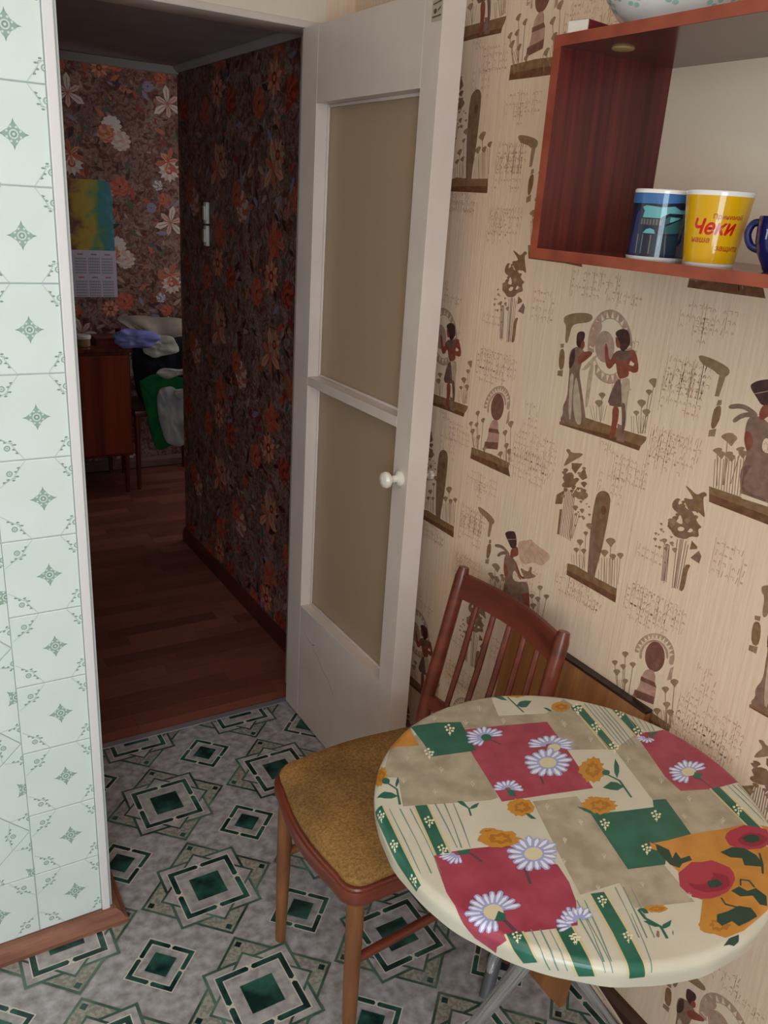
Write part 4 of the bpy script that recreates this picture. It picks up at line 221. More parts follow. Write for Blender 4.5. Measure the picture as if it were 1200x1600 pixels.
'29,3,-25,0,-19,10,-18,8,-12,19,-13,22,-8,30,-12,35,-10,44,-12,48,-16,52,-19,61,-23,56,-28,64,-34,56,-37;11,51,-39,42,-38,34,-41,32,-39,23,-40,21,-33,14,-31,20,-27,23,-25,22,-20,31,-17,33,-20,44,-19,46,-26,51,-27,50,-34;10,42,-34,35,-33,30,-36,28,-31,21,-29,27,-27,28,-22,34,-26,41,-25,38,-30;2,101,24,109,0,95,-39,92,-38,105,1,98,23;2,102,-14,100,-1,92,5,69,0,77,-10,86,-16;2,108,7,123,17,135,29,144,47,126,32,115,20;2,108,23,105,21,102,20,98,20,95,22,94,24,94,27,96,29,98,31,102,32,106,32,108,31,110,28,110,26;2,12,-43,12,-32,8,-24,-1,-15,2,-28,6,-36;3,28,-7,38,-8,32,-18;10,-123,-33,-133,-32,-134,-37,-141,-36,-150,-36,-155,-34,-163,-34,-168,-30,-177,-26,-178,-21,-181,-16,-182,-12,-186,-6,-182,-3,-179,0,-173,1,-170,6,-159,0,-153,2,-147,-1,-141,-5,-138,-10,-128,-13,-127,-18,-126,-21,-131,-25;11,-139,-25,-140,-28,-143,-33,-149,-28,-160,-28,-164,-21,-171,-19,-169,-14,-169,-10,-165,-8,-161,-4,-153,-9,-144,-8,-139,-16,-134,-17,-139,-21;10,-143,-23,-150,-22,-154,-24,-157,-20,-164,-17,-159,-15,-159,-10,-153,-14,-146,-14,-147,-18;10,-32,-225,-37,-224,-36,-226,-39,-225,-42,-225,-48,-224,-51,-222,-54,-220,-58,-219,-59,-216,-62,-214,-62,-213,-65,-210,-62,-210,-62,-208,-58,-208,-55,-208,-52,-210,-49,-209,-45,-212,-41,-213,-38,-215,-34,-217,-34,-220,-33,-221,-33,-223;11,-36,-222,-38,-223,-43,-223,-45,-221,-50,-221,-53,-217,-54,-217,-57,-213,-55,-213,-53,-213,-49,-212,-47,-214,-43,-214,-42,-217,-39,-218,-36,-221;10,-42,-220,-45,-219,-47,-220,-49,-217,-53,-216,-50,-215,-51,-214,-47,-216,-44,-216,-44,-218;2,-68,-207,-71,-221,-63,-241,-70,-259,-74,-258,-67,-241,-75,-222,-72,-207;2,-65,-241,-66,-234,-69,-228,-79,-224,-76,-232,-72,-238;2,-67,-244,-61,-246,-53,-246,-43,-240,-53,-240,-60,-240;2,-62,-218,-60,-212,-62,-208,-69,-206,-68,-212,-67,-216;12,-76,-249,-78,-251,-80,-252,-82,-252,-82,-252,-82,-250,-82,-249,-80,-247,-78,-246,-76,-244,-74,-244,-73,-244,-73,-246,-74,-247;12,-57,-256,-59,-257,-60,-258,-61,-258,-61,-258,-61,-257,-60,-256,-59,-255,-58,-254,-56,-253,-55,-252,-55,-253,-55,-253,-56,-254;10,27,-286,25,-288,20,-291,12,-288,7,-292,1,-288,-6,-288,-8,-282,-15,-280,-17,-278,-21,-274,-22,-268,-19,-266,-18,-262,-13,-260,-7,-260,-3,-255,4,-258,12,-258,17,-262,26,-262,25,-270,33,-271,29,-275,35,-281,27,-281;11,23,-283,16,-283,10,-286,6,-282,-2,-283,-4,-278,-8,-277,-4,-273,-5,-269,1,-268,5,-264,9,-268,18,-267,21,-274,27,-276,19,-278;10,15,-279,9,-278,4,-280,2,-276,-4,-274,2,-272,3,-268,8,-272,15,-272,12,-275;13,95,-232,81,-238,67,-242,51,-242,36,-240,23,-234,14,-226,13,-216,14,-204,23,-195,32,-186,50,-183,66,-180,80,-187,96,-191,102,-201,108,-213,104,-223;14,84,-232,78,-236,68,-237,57,-236,48,-233,38,-229,33,-224,29,-218,27,-210,30,-204,39,-202,48,-201,60,-201,69,-205,78,-208,85,-215,90,-221,89,-227;13,74,-212,66,-215,60,-219,51,-217,43,-216,36,-212,32,-207,28,-202,32,-198,35,-193,41,-189,47,-187,57,-186,64,-189,73,-191,78,-197,80,-202,77,-208;15,73,-229,70,-230,66,-230,62,-230,57,-229,54,-227,50,-226,51,-223,52,-221,53,-219,55,-217,58,-216,62,-217,66,-218,70,-219,73,-221,73,-224,72,-226;13,217,-201,206,-206,195,-209,183,-209,170,-204,158,-200,152,-192,146,-183,149,-176,153,-169,163,-164,176,-162,189,-163,205,-164,214,-172,220,-178,228,-186,222,-194;14,210,-201,204,-203,193,-204,187,-204,179,-202,172,-199,168,-194,164,-190,165,-184,168,-180,177,-179,182,-176,190,-177,200,-179,204,-184,211,-186,211,-191,212,-197;15,200,-194,197,-197,194,-198,189,-196,183,-196,179,-194,177,-191,175,-189,176,-186,176,-182,180,-181,186,-181,188,-181,195,-182,199,-184,201,-187,203,-190,203,-192;15,42,-123,50,-134,56,-148,47,-162,62,-155,58,-168,74,-170,70,-178,52,-176,41,-180,34,-170,36,-153;3,42,-123,46,-131,39,-141,34,-135;15,121,-186,146,-187,161,-197,165,-214,159,-230,151,-233,131,-220,140,-209,126,-200;15,72,-243,89,-243,93,-254,108,-256,109,-272,95,-285,87,-278,92,-263,75,-256;15,19,-262,36,-265,59,-266,71,-276,66,-290,48,-290,29,-289,28,-279,9,-278,9,-270;15,-15,-301,1,-296,18,-298,11,-306,1,-308,-6,-303;15,92,-242,102,-234,113,-242,109,-255,106,-254,110,-243,102,-'
'237,93,-244;15,50,-246,46,-255,57,-267,55,-269,43,-256,48,-244;15,174,-215,159,-231,142,-244,140,-242,157,-228,172,-213;16,-64,247,-66,245,-68,246,-69,248,-67,250,-65,251,-63,250;16,-56,249,-58,247,-60,248,-61,250,-59,253,-56,253,-55,252;16,-59,240,-61,239,-64,239,-64,241,-62,244,-60,245,-58,243;16,-54,238,-56,236,-59,237,-59,239,-57,241,-55,242,-53,241;16,-60,232,-62,230,-65,231,-65,233,-64,236,-61,236,-59,235;16,-67,238,-69,237,-72,237,-72,239,-70,242,-68,243,-66,241;16,-68,229,-70,227,-73,227,-73,230,-72,232,-69,233,-67,231;16,-64,238,-74,223,-75,223,-65,239;16,-135,205,-137,204,-139,204,-140,206,-138,208,-136,209,-134,208;16,-127,207,-130,205,-132,206,-132,208,-131,210,-128,211,-127,210;16,-130,199,-132,197,-134,198,-135,200,-133,202,-131,203,-129,201;16,-125,197,-127,195,-130,195,-130,198,-129,200,-126,200,-125,199;16,-131,191,-133,190,-135,190,-136,192,-134,194,-132,195,-130,194;16,-137,197,-140,196,-142,196,-142,198,-141,200,-138,201,-137,200;16,-138,188,-140,187,-142,187,-143,189,-141,191,-139,192,-138,191;16,-134,197,-143,183,-144,183,-135,198;16,-227,66,-229,64,-231,65,-231,66,-230,68,-228,69,-226,68;16,-221,67,-222,65,-224,66,-225,68,-224,69,-222,70,-220,69;16,-222,60,-224,59,-226,59,-227,61,-226,63,-224,63,-222,62;16,-218,58,-220,57,-222,57,-223,59,-221,61,-219,61,-218,60;16,-223,54,-224,52,-226,53,-227,55,-226,56,-224,57,-222,56;16,-229,59,-231,58,-232,58,-233,60,-232,62,-230,62,-228,61;16,-229,52,-231,50,-233,51,-233,52,-232,54,-230,55,-229,54;16,-226,59,-233,47,-234,48,-227,59;16,-286,111,-288,110,-289,110,-290,112,-289,114,-287,115,-286,113;16,-280,113,-281,111,-283,112,-284,114,-283,115,-281,116,-279,115;16,-281,106,-283,104,-285,105,-285,107,-284,108,-282,109,-281,108;16,-277,104,-279,102,-281,103,-281,105,-280,106,-278,107,-277,106;16,-281,99,-283,98,-285,98,-285,100,-284,102,-282,103,-281,101;16,-287,104,-289,103,-291,104,-292,105,-290,107,-288,108,-287,107;16,-287,97,-289,96,-291,96,-291,98,-290,100,-288,100,-287,99;16,-285,104,-291,92,-292,93,-286,105;17,-27,304,-28,304,-29,304,-29,305,-28,306,-27,306,-26,306;17,-23,306,-24,305,-25,305,-25,306,-24,307,-23,308,-22,307;17,-24,301,-26,300,-27,300,-27,302,-26,303,-25,303,-24,302;17,-22,300,-23,299,-24,299,-25,300,-24,302,-22,302,-22,301;17,-25,297,-26,296,-27,296,-28,297,-27,299,-25,299,-25,298;17,-28,300,-30,299,-31,299,-31,300,-30,302,-29,302,-28,301;17,-29,295,-30,294,-31,294,-32,296,-31,297,-29,297,-29,297;17,-27,300,-32,292,-33,293,-28,300;17,25,274,24,273,22,273,22,274,23,276,24,276,25,275;17,29,275,28,274,26,274,26,276,27,277,28,277,29,276;17,27,271,26,270,25,270,24,271,25,272,27,273,27,272;17,29,270,28,269,27,269,27,270,28,271,29,272,30,271;17,26,267,25,266,24,266,24,267,25,268,26,269,27,268;17,23,270,22,269,21,269,20,270,21,271,23,272,23,271;17,22,265,21,264,20,264,20,265,21,267,22,267,23,266;17,25,270,20,262,18,262,24,270;17,-70,283,-71,282,-72,282,-72,283,-71,284,-70,285,-69,284;17,-66,284,-67,283,-68,283,-68,284,-68,285,-66,286,-66,285;17,-67,280,-69,279,-70,279,-70,280,-69,281,-68,281,-67,281;17,-65,278,-66,278,-67,278,-68,279,-67,280,-66,280,-65,280;17,-68,276,-69,275,-70,275,-70,276,-70,277,-68,278,-68,277;17,-71,278,-72,278,-73,278,-74,279,-73,280,-72,280,-71,280;17,-72,274,-73,273,-74,273,-74,274,-73,275,-72,276,-71,275;17,-69,278,-74,271,-75,271,-70,279;17,-175,207,-176,207,-177,207,-177,208,-176,209,-175,209,-174,209;17,-171,208,-172,208,-173,208,-174,209,-173,210,-172,210,-171,209;17,-172,204,-173,204,-174,204,-175,205,-174,206,-173,206,-172,206;17,-170,204,-171,203,-172,203,-172,204,-172,205,-171,205,-170,205;17,-173,201,-174,200,-175,200,-175,201,-174,202,-173,203,-172,202;17,-176,204,-177,203,-178,203,-178,204,-177,205,-176,206,-176,205;17,-176,200,-177,199,-178,199,-178,200,-178,201,-176,201,-176,201;17,-174,204,-178,197,-179,197,-175,204;17,-141,156,-142,156,-143,156,-143,157,-142,158,-141,158,-141,157;17,-138,157,-139,156,-140,156,-140,157,-139,158,-138,159,-137,158;17,-139,154,-140,153,-141,153,-141,154,-140,155,-139,155,-139,155;17'
',-137,152,-138,152,-139,152,-139,153,-138,154,-137,154,-136,154;17,-139,150,-140,149,-141,150,-141,150,-141,152,-140,152,-139,151;17,-142,153,-143,152,-144,152,-144,153,-144,154,-143,154,-142,154;17,-142,149,-143,148,-144,148,-145,149,-144,150,-143,150,-142,150;17,-140,152,-144,146,-145,147,-142,153;17,-211,159,-212,159,-213,159,-213,160,-213,161,-212,161,-211,160;17,-208,160,-209,159,-210,160,-210,160,-210,162,-208,162,-208,161;17,-209,157,-210,156,-211,156,-211,157,-210,158,-210,158,-209,158;17,-207,156,-208,155,-209,155,-209,156,-208,157,-207,157,-207,157;17,-209,153,-210,153,-211,153,-211,154,-211,155,-210,155,-209,154;17,-212,156,-213,155,-214,156,-214,156,-214,157,-213,158,-212,157;17,-212,152,-213,151,-214,152,-214,152,-214,154,-213,154,-212,153;17,-210,156,-214,150,-215,150,-212,156;17,-116,104,-117,103,-118,103,-118,104,-117,105,-116,105,-116,104;17,-113,104,-114,104,-115,104,-115,105,-114,106,-113,106,-112,105;17,-114,101,-115,100,-116,100,-116,101,-115,102,-114,102,-114,102;17,-112,100,-113,99,-114,99,-114,100,-113,101,-112,101,-112,101;17,-114,98,-115,97,-116,97,-116,98,-116,99,-115,99,-114,99;17,-117,100,-118,100,-119,100,-119,101,-119,102,-118,102,-117,101;17,-118,96,-118,96,-119,96,-120,97,-119,98,-118,98,-117,98;17,-116,100,-120,94,-120,95,-116,100;17,-181,115,-182,114,-182,114,-183,115,-182,116,-181,116,-180,116;17,-178,115,-178,115,-179,115,-180,116,-179,117,-178,117,-177,116;17,-179,112,-180,111,-180,112,-181,112,-180,113,-179,114,-178,113;17,-177,111,-178,110,-178,110,-179,111,-178,112,-177,112,-176,112;17,-179,109,-180,108,-181,108,-181,109,-180,110,-179,110,-179,110;17,-182,111,-183,111,-184,111,-184,112,-183,113,-182,113,-182,112;17,-182,108,-183,107,-184,107,-184,108,-183,109,-182,109,-182,109;17,-180,111,-184,105,-185,106,-181,112;17,40,222,38,221,37,222,37,222,38,224,39,224,40,223;17,44,223,42,222,41,222,41,223,42,225,43,225,44,224;17,42,219,40,218,39,218,39,219,40,220,41,221,42,220;17,44,218,43,217,42,217,42,218,42,219,44,220,44,219;17,41,215,40,214,39,214,38,216,39,217,41,217,41,216;17,38,218,36,217,35,217,35,218,36,220,37,220,38,219;17,37,214,36,213,35,213,34,214,35,215,37,216,37,215;17,40,218,34,210,33,211,39,218;17,-26,247,-27,246,-28,246,-28,248,-27,249,-26,249,-25,248;17,-22,248,-23,247,-24,248,-24,248,-23,250,-22,250,-21,249;17,-23,244,-25,243,-26,243,-26,244,-25,246,-24,246,-23,245;17,-21,243,-22,242,-23,242,-24,243,-23,244,-21,245,-21,244;17,-24,240,-25,239,-26,240,-26,240,-26,242,-24,242,-24,241;17,-27,243,-28,242,-30,242,-30,244,-29,245,-28,245,-27,244;17,-28,238,-29,238,-30,238,-30,239,-29,240,-28,240,-28,240;17,-25,243,-30,236,-31,236,-26,244;17,136,171,134,170,133,170,133,171,134,172,136,172,136,172;17,140,172,139,171,137,171,137,172,138,173,140,173,140,173;17,138,168,136,167,135,167,135,168,136,169,138,169,138,169;17,140,166,139,166,138,166,138,167,139,168,140,168,141,168;17,137,164,136,163,134,163,134,164,135,165,137,166,137,165;17,134,167,132,166,131,166,131,167,132,168,133,169,134,168;17,133,162,131,162,130,162,130,163,131,164,132,164,133,164;17,136,166,130,159,129,160,135,167;17,-43,9,-44,8,-45,9,-45,9,-44,10,-43,10,-43,10;17,-40,9,-41,9,-42,9,-42,10,-41,11,-40,11,-39,10;17,-41,6,-42,6,-43,6,-43,7,-42,8,-41,8,-41,7;17,-39,5,-40,5,-41,5,-41,6,-40,7,-39,7,-39,6;17,-42,4,-42,3,-44,3,-44,4,-43,5,-42,5,-41,4;17,-44,6,-45,5,-46,6,-46,6,-46,7,-45,8,-44,7;17,-45,3,-46,2,-47,2,-47,3,-46,4,-45,4,-45,4;17,-43,6,-47,0,-48,1,-44,6;16,10,-59,8,-60,6,-59,6,-58,8,-56,10,-56,11,-57;16,18,-58,16,-59,14,-59,13,-57,15,-55,17,-55,18,-56;16,15,-64,12,-65,10,-65,10,-63,12,-61,14,-61,15,-62;16,19,-66,17,-67,15,-67,14,-65,16,-64,18,-63,20,-64;16,13,-70,11,-71,9,-70,9,-69,10,-67,13,-67,14,-68;16,7,-65,5,-66,3,-65,3,-64,4,-62,7,-62,8,-63;16,6,-72,4,-73,2,-72,2,-71,3,-69,6,-69,7,-70;16,10,-65,1,-76,0,-75,9,-64;16,97,-81,95,-82,93,-81,93,-80,94,-78,97,-78,98,-79;16,105,-80,103,-81,100,-81,100,-79,102,-77,105,-77,106,-78;16,101,-86,99,-87,97,-87,97,-85,98,-83,101,-83,102,-84;16,106,-88,103,-89,101,-89,101,-87,1'
'03,-86,105,-85,107,-86;16,100,-92,97,-93,95,-92,95,-91,97,-89,99,-89,101,-90;16,94,-87,91,-88,89,-87,89,-86,91,-84,93,-84,95,-85;16,92,-94,90,-95,88,-94,87,-92,89,-91,92,-91,93,-92;16,97,-87,86,-98,86,-97,96,-86;16,192,197,189,196,187,196,186,198,189,201,192,202,194,200;16,202,199,199,198,196,198,196,200,198,203,202,204,203,202;16,197,190,194,188,191,189,191,191,193,194,196,195,198,193;16,202,188,199,186,197,186,196,189,199,191,202,192,204,190;16,194,182,191,180,189,180,189,183,191,185,194,186,196,185;16,187,188,184,187,182,187,182,189,184,192,187,193,188,191;16,185,178,182,177,179,177,179,180,181,182,184,183,186,181;16,191,188,177,172,176,173,190,189;16,181,136,178,135,176,135,176,137,178,140,181,140,182,139;16,190,138,188,136,185,137,185,139,187,141,190,142,192,141;16,186,130,183,128,180,128,180,131,182,133,185,134,187,132;16,191,127,188,126,185,126,185,128,187,131,190,131,192,130;16,183,122,180,120,178,121,178,123,180,125,183,126,184,124;16,176,128,174,126,171,127,171,129,173,131,176,132,178,131;16,174,119,171,117,169,118,168,120,171,122,174,123,175,121;16,180,128,167,113,166,114,179,129;16,168,78,165,77,162,77,162,79,164,82,167,82,169,81;16,176,80,174,78,171,79,171,81,173,83,176,84,178,82;16,172,72,169,70,167,71,166,73,169,75,172,76,173,74;16,177,70,174,68,172,69,172,71,174,73,176,73,178,72;16,170,65,167,63,165,64,164,66,166,68,169,68,171,67;16,163,71,160,69,158,70,158,72,160,74,163,74,164,73;16,161,62,158,61,156,61,155,63,158,65,160,66,162,64;16,166,70,154,57,153,58,166,71;16,256,152,253,150,251,150,250,153,253,155,256,156,258,154;16,266,154,263,152,260,152,260,154,263,157,266,158,268,156;16,261,145,258,143,255,144,255,146,257,148,261,149,262,147;16,266,142,263,140,260,141,260,143,263,146,266,146,268,145;16,258,137,255,135,252,135,252,138,255,140,258,141,259,139;16,251,143,248,141,245,142,245,144,248,146,251,147,252,146;16,248,133,245,132,242,132,242,134,245,137,248,138,249,136;16,255,143,240,128,240,128,254,144;16,242,93,239,92,236,92,236,94,238,96,241,97,243,96;16,251,95,248,93,246,94,245,96,248,98,251,99,252,97;16,246,87,243,85,240,86,240,88,243,90,246,90,247,89;16,251,84,248,82,246,83,246,85,248,87,251,88,252,87;16,243,79,240,77,238,78,238,80,240,82,243,83,245,81;16,237,85,234,84,231,84,231,86,233,88,236,89,238,88;16,234,76,231,75,228,75,228,77,230,79,234,80,235,79;16,240,85,226,71,226,72,239,86;16,228,-130,225,-131,223,-131,223,-129,225,-127,228,-127,229,-128;16,236,-130,234,-131,231,-130,231,-128,233,-127,236,-126,237,-128;16,232,-136,229,-136,227,-136,227,-134,229,-133,232,-132,233,-134;16,236,-138,234,-139,232,-138,231,-136,233,-135,236,-135,238,-136;16,230,-141,227,-142,225,-142,225,-140,227,-138,229,-138,231,-139;16,224,-136,221,-137,219,-136,219,-135,221,-133,223,-133,225,-134;16,221,-143,219,-144,216,-143,216,-142,218,-140,221,-140,222,-141;16,227,-137,215,-147,214,-146,226,-136;17,163,39,162,38,161,38,161,39,162,40,163,40,164,40;17,167,39,166,39,165,39,165,40,166,41,167,41,168,40;17,165,36,164,35,163,36,163,37,164,38,165,38,166,37;17,168,35,166,34,165,34,165,36,166,36,167,37,168,36;17,164,33,163,32,162,32,162,33,163,34,164,34,165,34;17,161,36,160,35,159,35,159,36,160,37,161,37,162,36;17,160,32,159,31,158,31,158,32,159,33,160,33,161,33;17,163,35,157,29,156,30,162,36;17,171,-27,170,-28,169,-28,169,-27,170,-26,171,-26,172,-26;17,175,-27,174,-28,173,-27,172,-26,174,-26,175,-25,175,-26;17,173,-30,172,-31,171,-30,171,-30,172,-29,173,-28,173,-29;17,175,-31,174,-32,173,-31,173,-31,174,-30,175,-30,176,-30;17,172,-33,171,-34,170,-33,170,-32,171,-32,172,-32,172,-32;17,169,-30,168,-31,167,-31,167,-30,168,-29,169,-29,170,-30;17,168,-34,167,-34,166,-34,166,-34,167,-33,168,-32,168,-33;17,171,-31,165,-36,164,-35,170,-30;17,178,-80,176,-80,175,-80,175,-79,176,-78,177,-78,178,-79;17,181,-79,180,-80,179,-80,179,-79,180,-78,181,-78,182,-78;17,179,-82,178,-83,177,-83,177,-82,178,-81,179,-81,180,-81;17,182,-83,180,-84,179,-84,179,-83,180,-82,181,-82,182,-82;17,178,-85,177,-86,176,-85,176,-85,177,-84,178,-84,179,-84;17,176,-83,174,'
'-83,173,-83,173,-82,174,-81,175,-81,176,-82;17,175,-86,173,-86,172,-86,172,-85,173,-85,174,-84,175,-85;17,177,-83,172,-88,171,-87,176,-82;17,136,-106,134,-106,134,-106,133,-105,134,-104,135,-104,136,-105;17,139,-105,138,-106,137,-105,137,-105,138,-104,139,-104,140,-104;17,137,-108,136,-108,135,-108,135,-107,136,-107,137,-106,138,-107;17,140,-109,138,-109,137,-109,137,-108,138,-108,139,-108,140,-108;17,137,-111,136,-111,134,-111,134,-110,135,-109,136,-109,137,-110;17,134,-108,133,-109,132,-108,132,-108,132,-107,134,-107,134,-107;17,133,-111,132,-112,131,-112,131,-111,132,-110,133,-110,133,-110;17,135,-109,130,-113,130,-112,135,-108;17,186,-139,184,-139,183,-139,183,-138,184,-138,185,-138,186,-138;17,189,-139,188,-139,187,-139,187,-138,188,-137,189,-137,190,-138;17,187,-141,186,-142,185,-142,185,-141,186,-140,187,-140,188,-140;17,189,-142,188,-143,187,-142,187,-142,188,-141,189,-141,190,-142;17,186,-144,185,-144,184,-144,184,-143,185,-143,186,-142,187,-143;17,184,-142,182,-142,182,-142,182,-141,182,-140,184,-140,184,-141;17,183,-144,182,-145,181,-145,180,-144,181,-143,182,-143,183,-144;17,185,-142,180,-146,179,-146,184,-141;17,146,111,145,111,144,111,144,112,145,113,146,113,147,113;17,150,112,149,111,148,112,148,113,149,114,150,114,151,113;17,148,108,147,108,146,108,146,109,147,110,148,110,149,110;17,150,107,149,107,148,107,148,108,149,109,150,109,151,108;17,147,105,146,104,145,104,145,105,146,106,147,107,148,106;17,144,108,143,107,142,107,142,108,142,109,144,110,145,109;17,143,104,142,103,141,103,140,104,142,105,143,105,144,105;17,146,107,140,101,139,102,145,108;17,-20,-41,-21,-41,-22,-41,-22,-40,-22,-40,-20,-39,-20,-40;17,-17,-40,-18,-41,-19,-41,-19,-40,-18,-39,-17,-39,-17,-40;17,-18,-43,-19,-44,-20,-44,-20,-43,-20,-42,-19,-42,-18,-42;17,-16,-44,-17,-45,-18,-44,-18,-44,-18,-43,-17,-43,-16,-43;17,-19,-46,-20,-46,-21,-46,-21,-46,-20,-45,-19,-44,-18,-45;17,-22,-44,-23,-44,-24,-44,-24,-43,-23,-42,-22,-42,-21,-43;17,-22,-47,-23,-47,-24,-47,-24,-46,-24,-46,-22,-45,-22,-46;17,-20,-44,-24,-49,-25,-48,-21,-43;17,135,165,134,164,132,165,132,166,133,167,135,167,135,166;17,139,166,138,165,137,165,136,166,138,168,139,168,140,167;17,137,162,136,161,134,162,134,162,135,164,137,164,138,163;17,139,161,138,160,137,160,137,161,138,162,139,163,140,162;17,136,158,135,158,134,158,134,159,134,160,136,160,136,160;17,133,161,132,160,130,161,130,162,131,163,133,163,133,162;17,132,157,130,156,129,156,129,157,130,158,132,159,132,158;17,135,161,129,154,128,155,134,162;16,-300,48,-301,47,-303,47,-304,49,-303,51,-301,51,-300,50;16,-294,49,-296,48,-297,48,-298,50,-297,52,-295,52,-294,51;16,-296,43,-297,42,-299,42,-300,44,-298,46,-297,46,-295,45;16,-292,41,-293,40,-295,40,-296,42,-294,44,-293,44,-291,43;16,-295,37,-297,36,-299,36,-299,38,-298,40,-296,40,-295,39;16,-301,42,-303,41,-305,41,-305,43,-304,45,-302,45,-301,44;16,-301,35,-303,34,-304,34,-305,36,-304,38,-302,38,-301,37;16,-299,42,-304,31,-306,32,-300,42;16,-312,-17,-313,-18,-315,-17,-316,-16,-315,-14,-313,-14,-312,-15;16,-306,-16,-308,-17,-310,-17,-310,-15,-309,-14,-307,-13,-306,-14;16,-308,-22,-309,-23,-311,-22,-311,-21,-310,-19,-309,-19,-307,-20;16,-304,-23,-305,-24,-307,-24,-308,-22,-307,-21,-305,-21,-304,-22;16,-308,-27,-309,-28,-311,-28,-311,-26,-310,-24,-309,-24,-307,-25;16,-313,-22,-315,-23,-316,-23,-317,-21,-316,-20,-314,-20,-313,-21;16,-313,-29,-314,-30,-316,-29,-317,-28,-316,-26,-314,-26,-313,-27;16,-311,-23,-316,-32,-317,-32,-312,-22;16,-227,66,-229,64,-231,65,-231,66,-230,68,-228,69,-226,68;16,-221,67,-222,65,-224,66,-225,68,-224,69,-222,70,-220,69;16,-222,60,-224,59,-226,59,-227,61,-226,63,-224,63,-222,62;16,-218,58,-220,57,-222,57,-223,59,-221,61,-219,61,-218,60;16,-223,54,-224,52,-226,53,-227,55,-226,56,-224,57,-222,56;16,-229,59,-231,58,-232,58,-233,60,-232,62,-230,62,-228,61;16,-229,52,-231,50,-233,51,-233,52,-232,54,-230,55,-229,54;16,-226,59,-233,47,-234,48,-227,59;16,-242,8,-243,6,-245,7,-246,9,-244,10,-243,11,-241,10;16,-236,9,-237,7,-239,8,-240,10,-238,11,-237,12,-235,10;16,-237,'
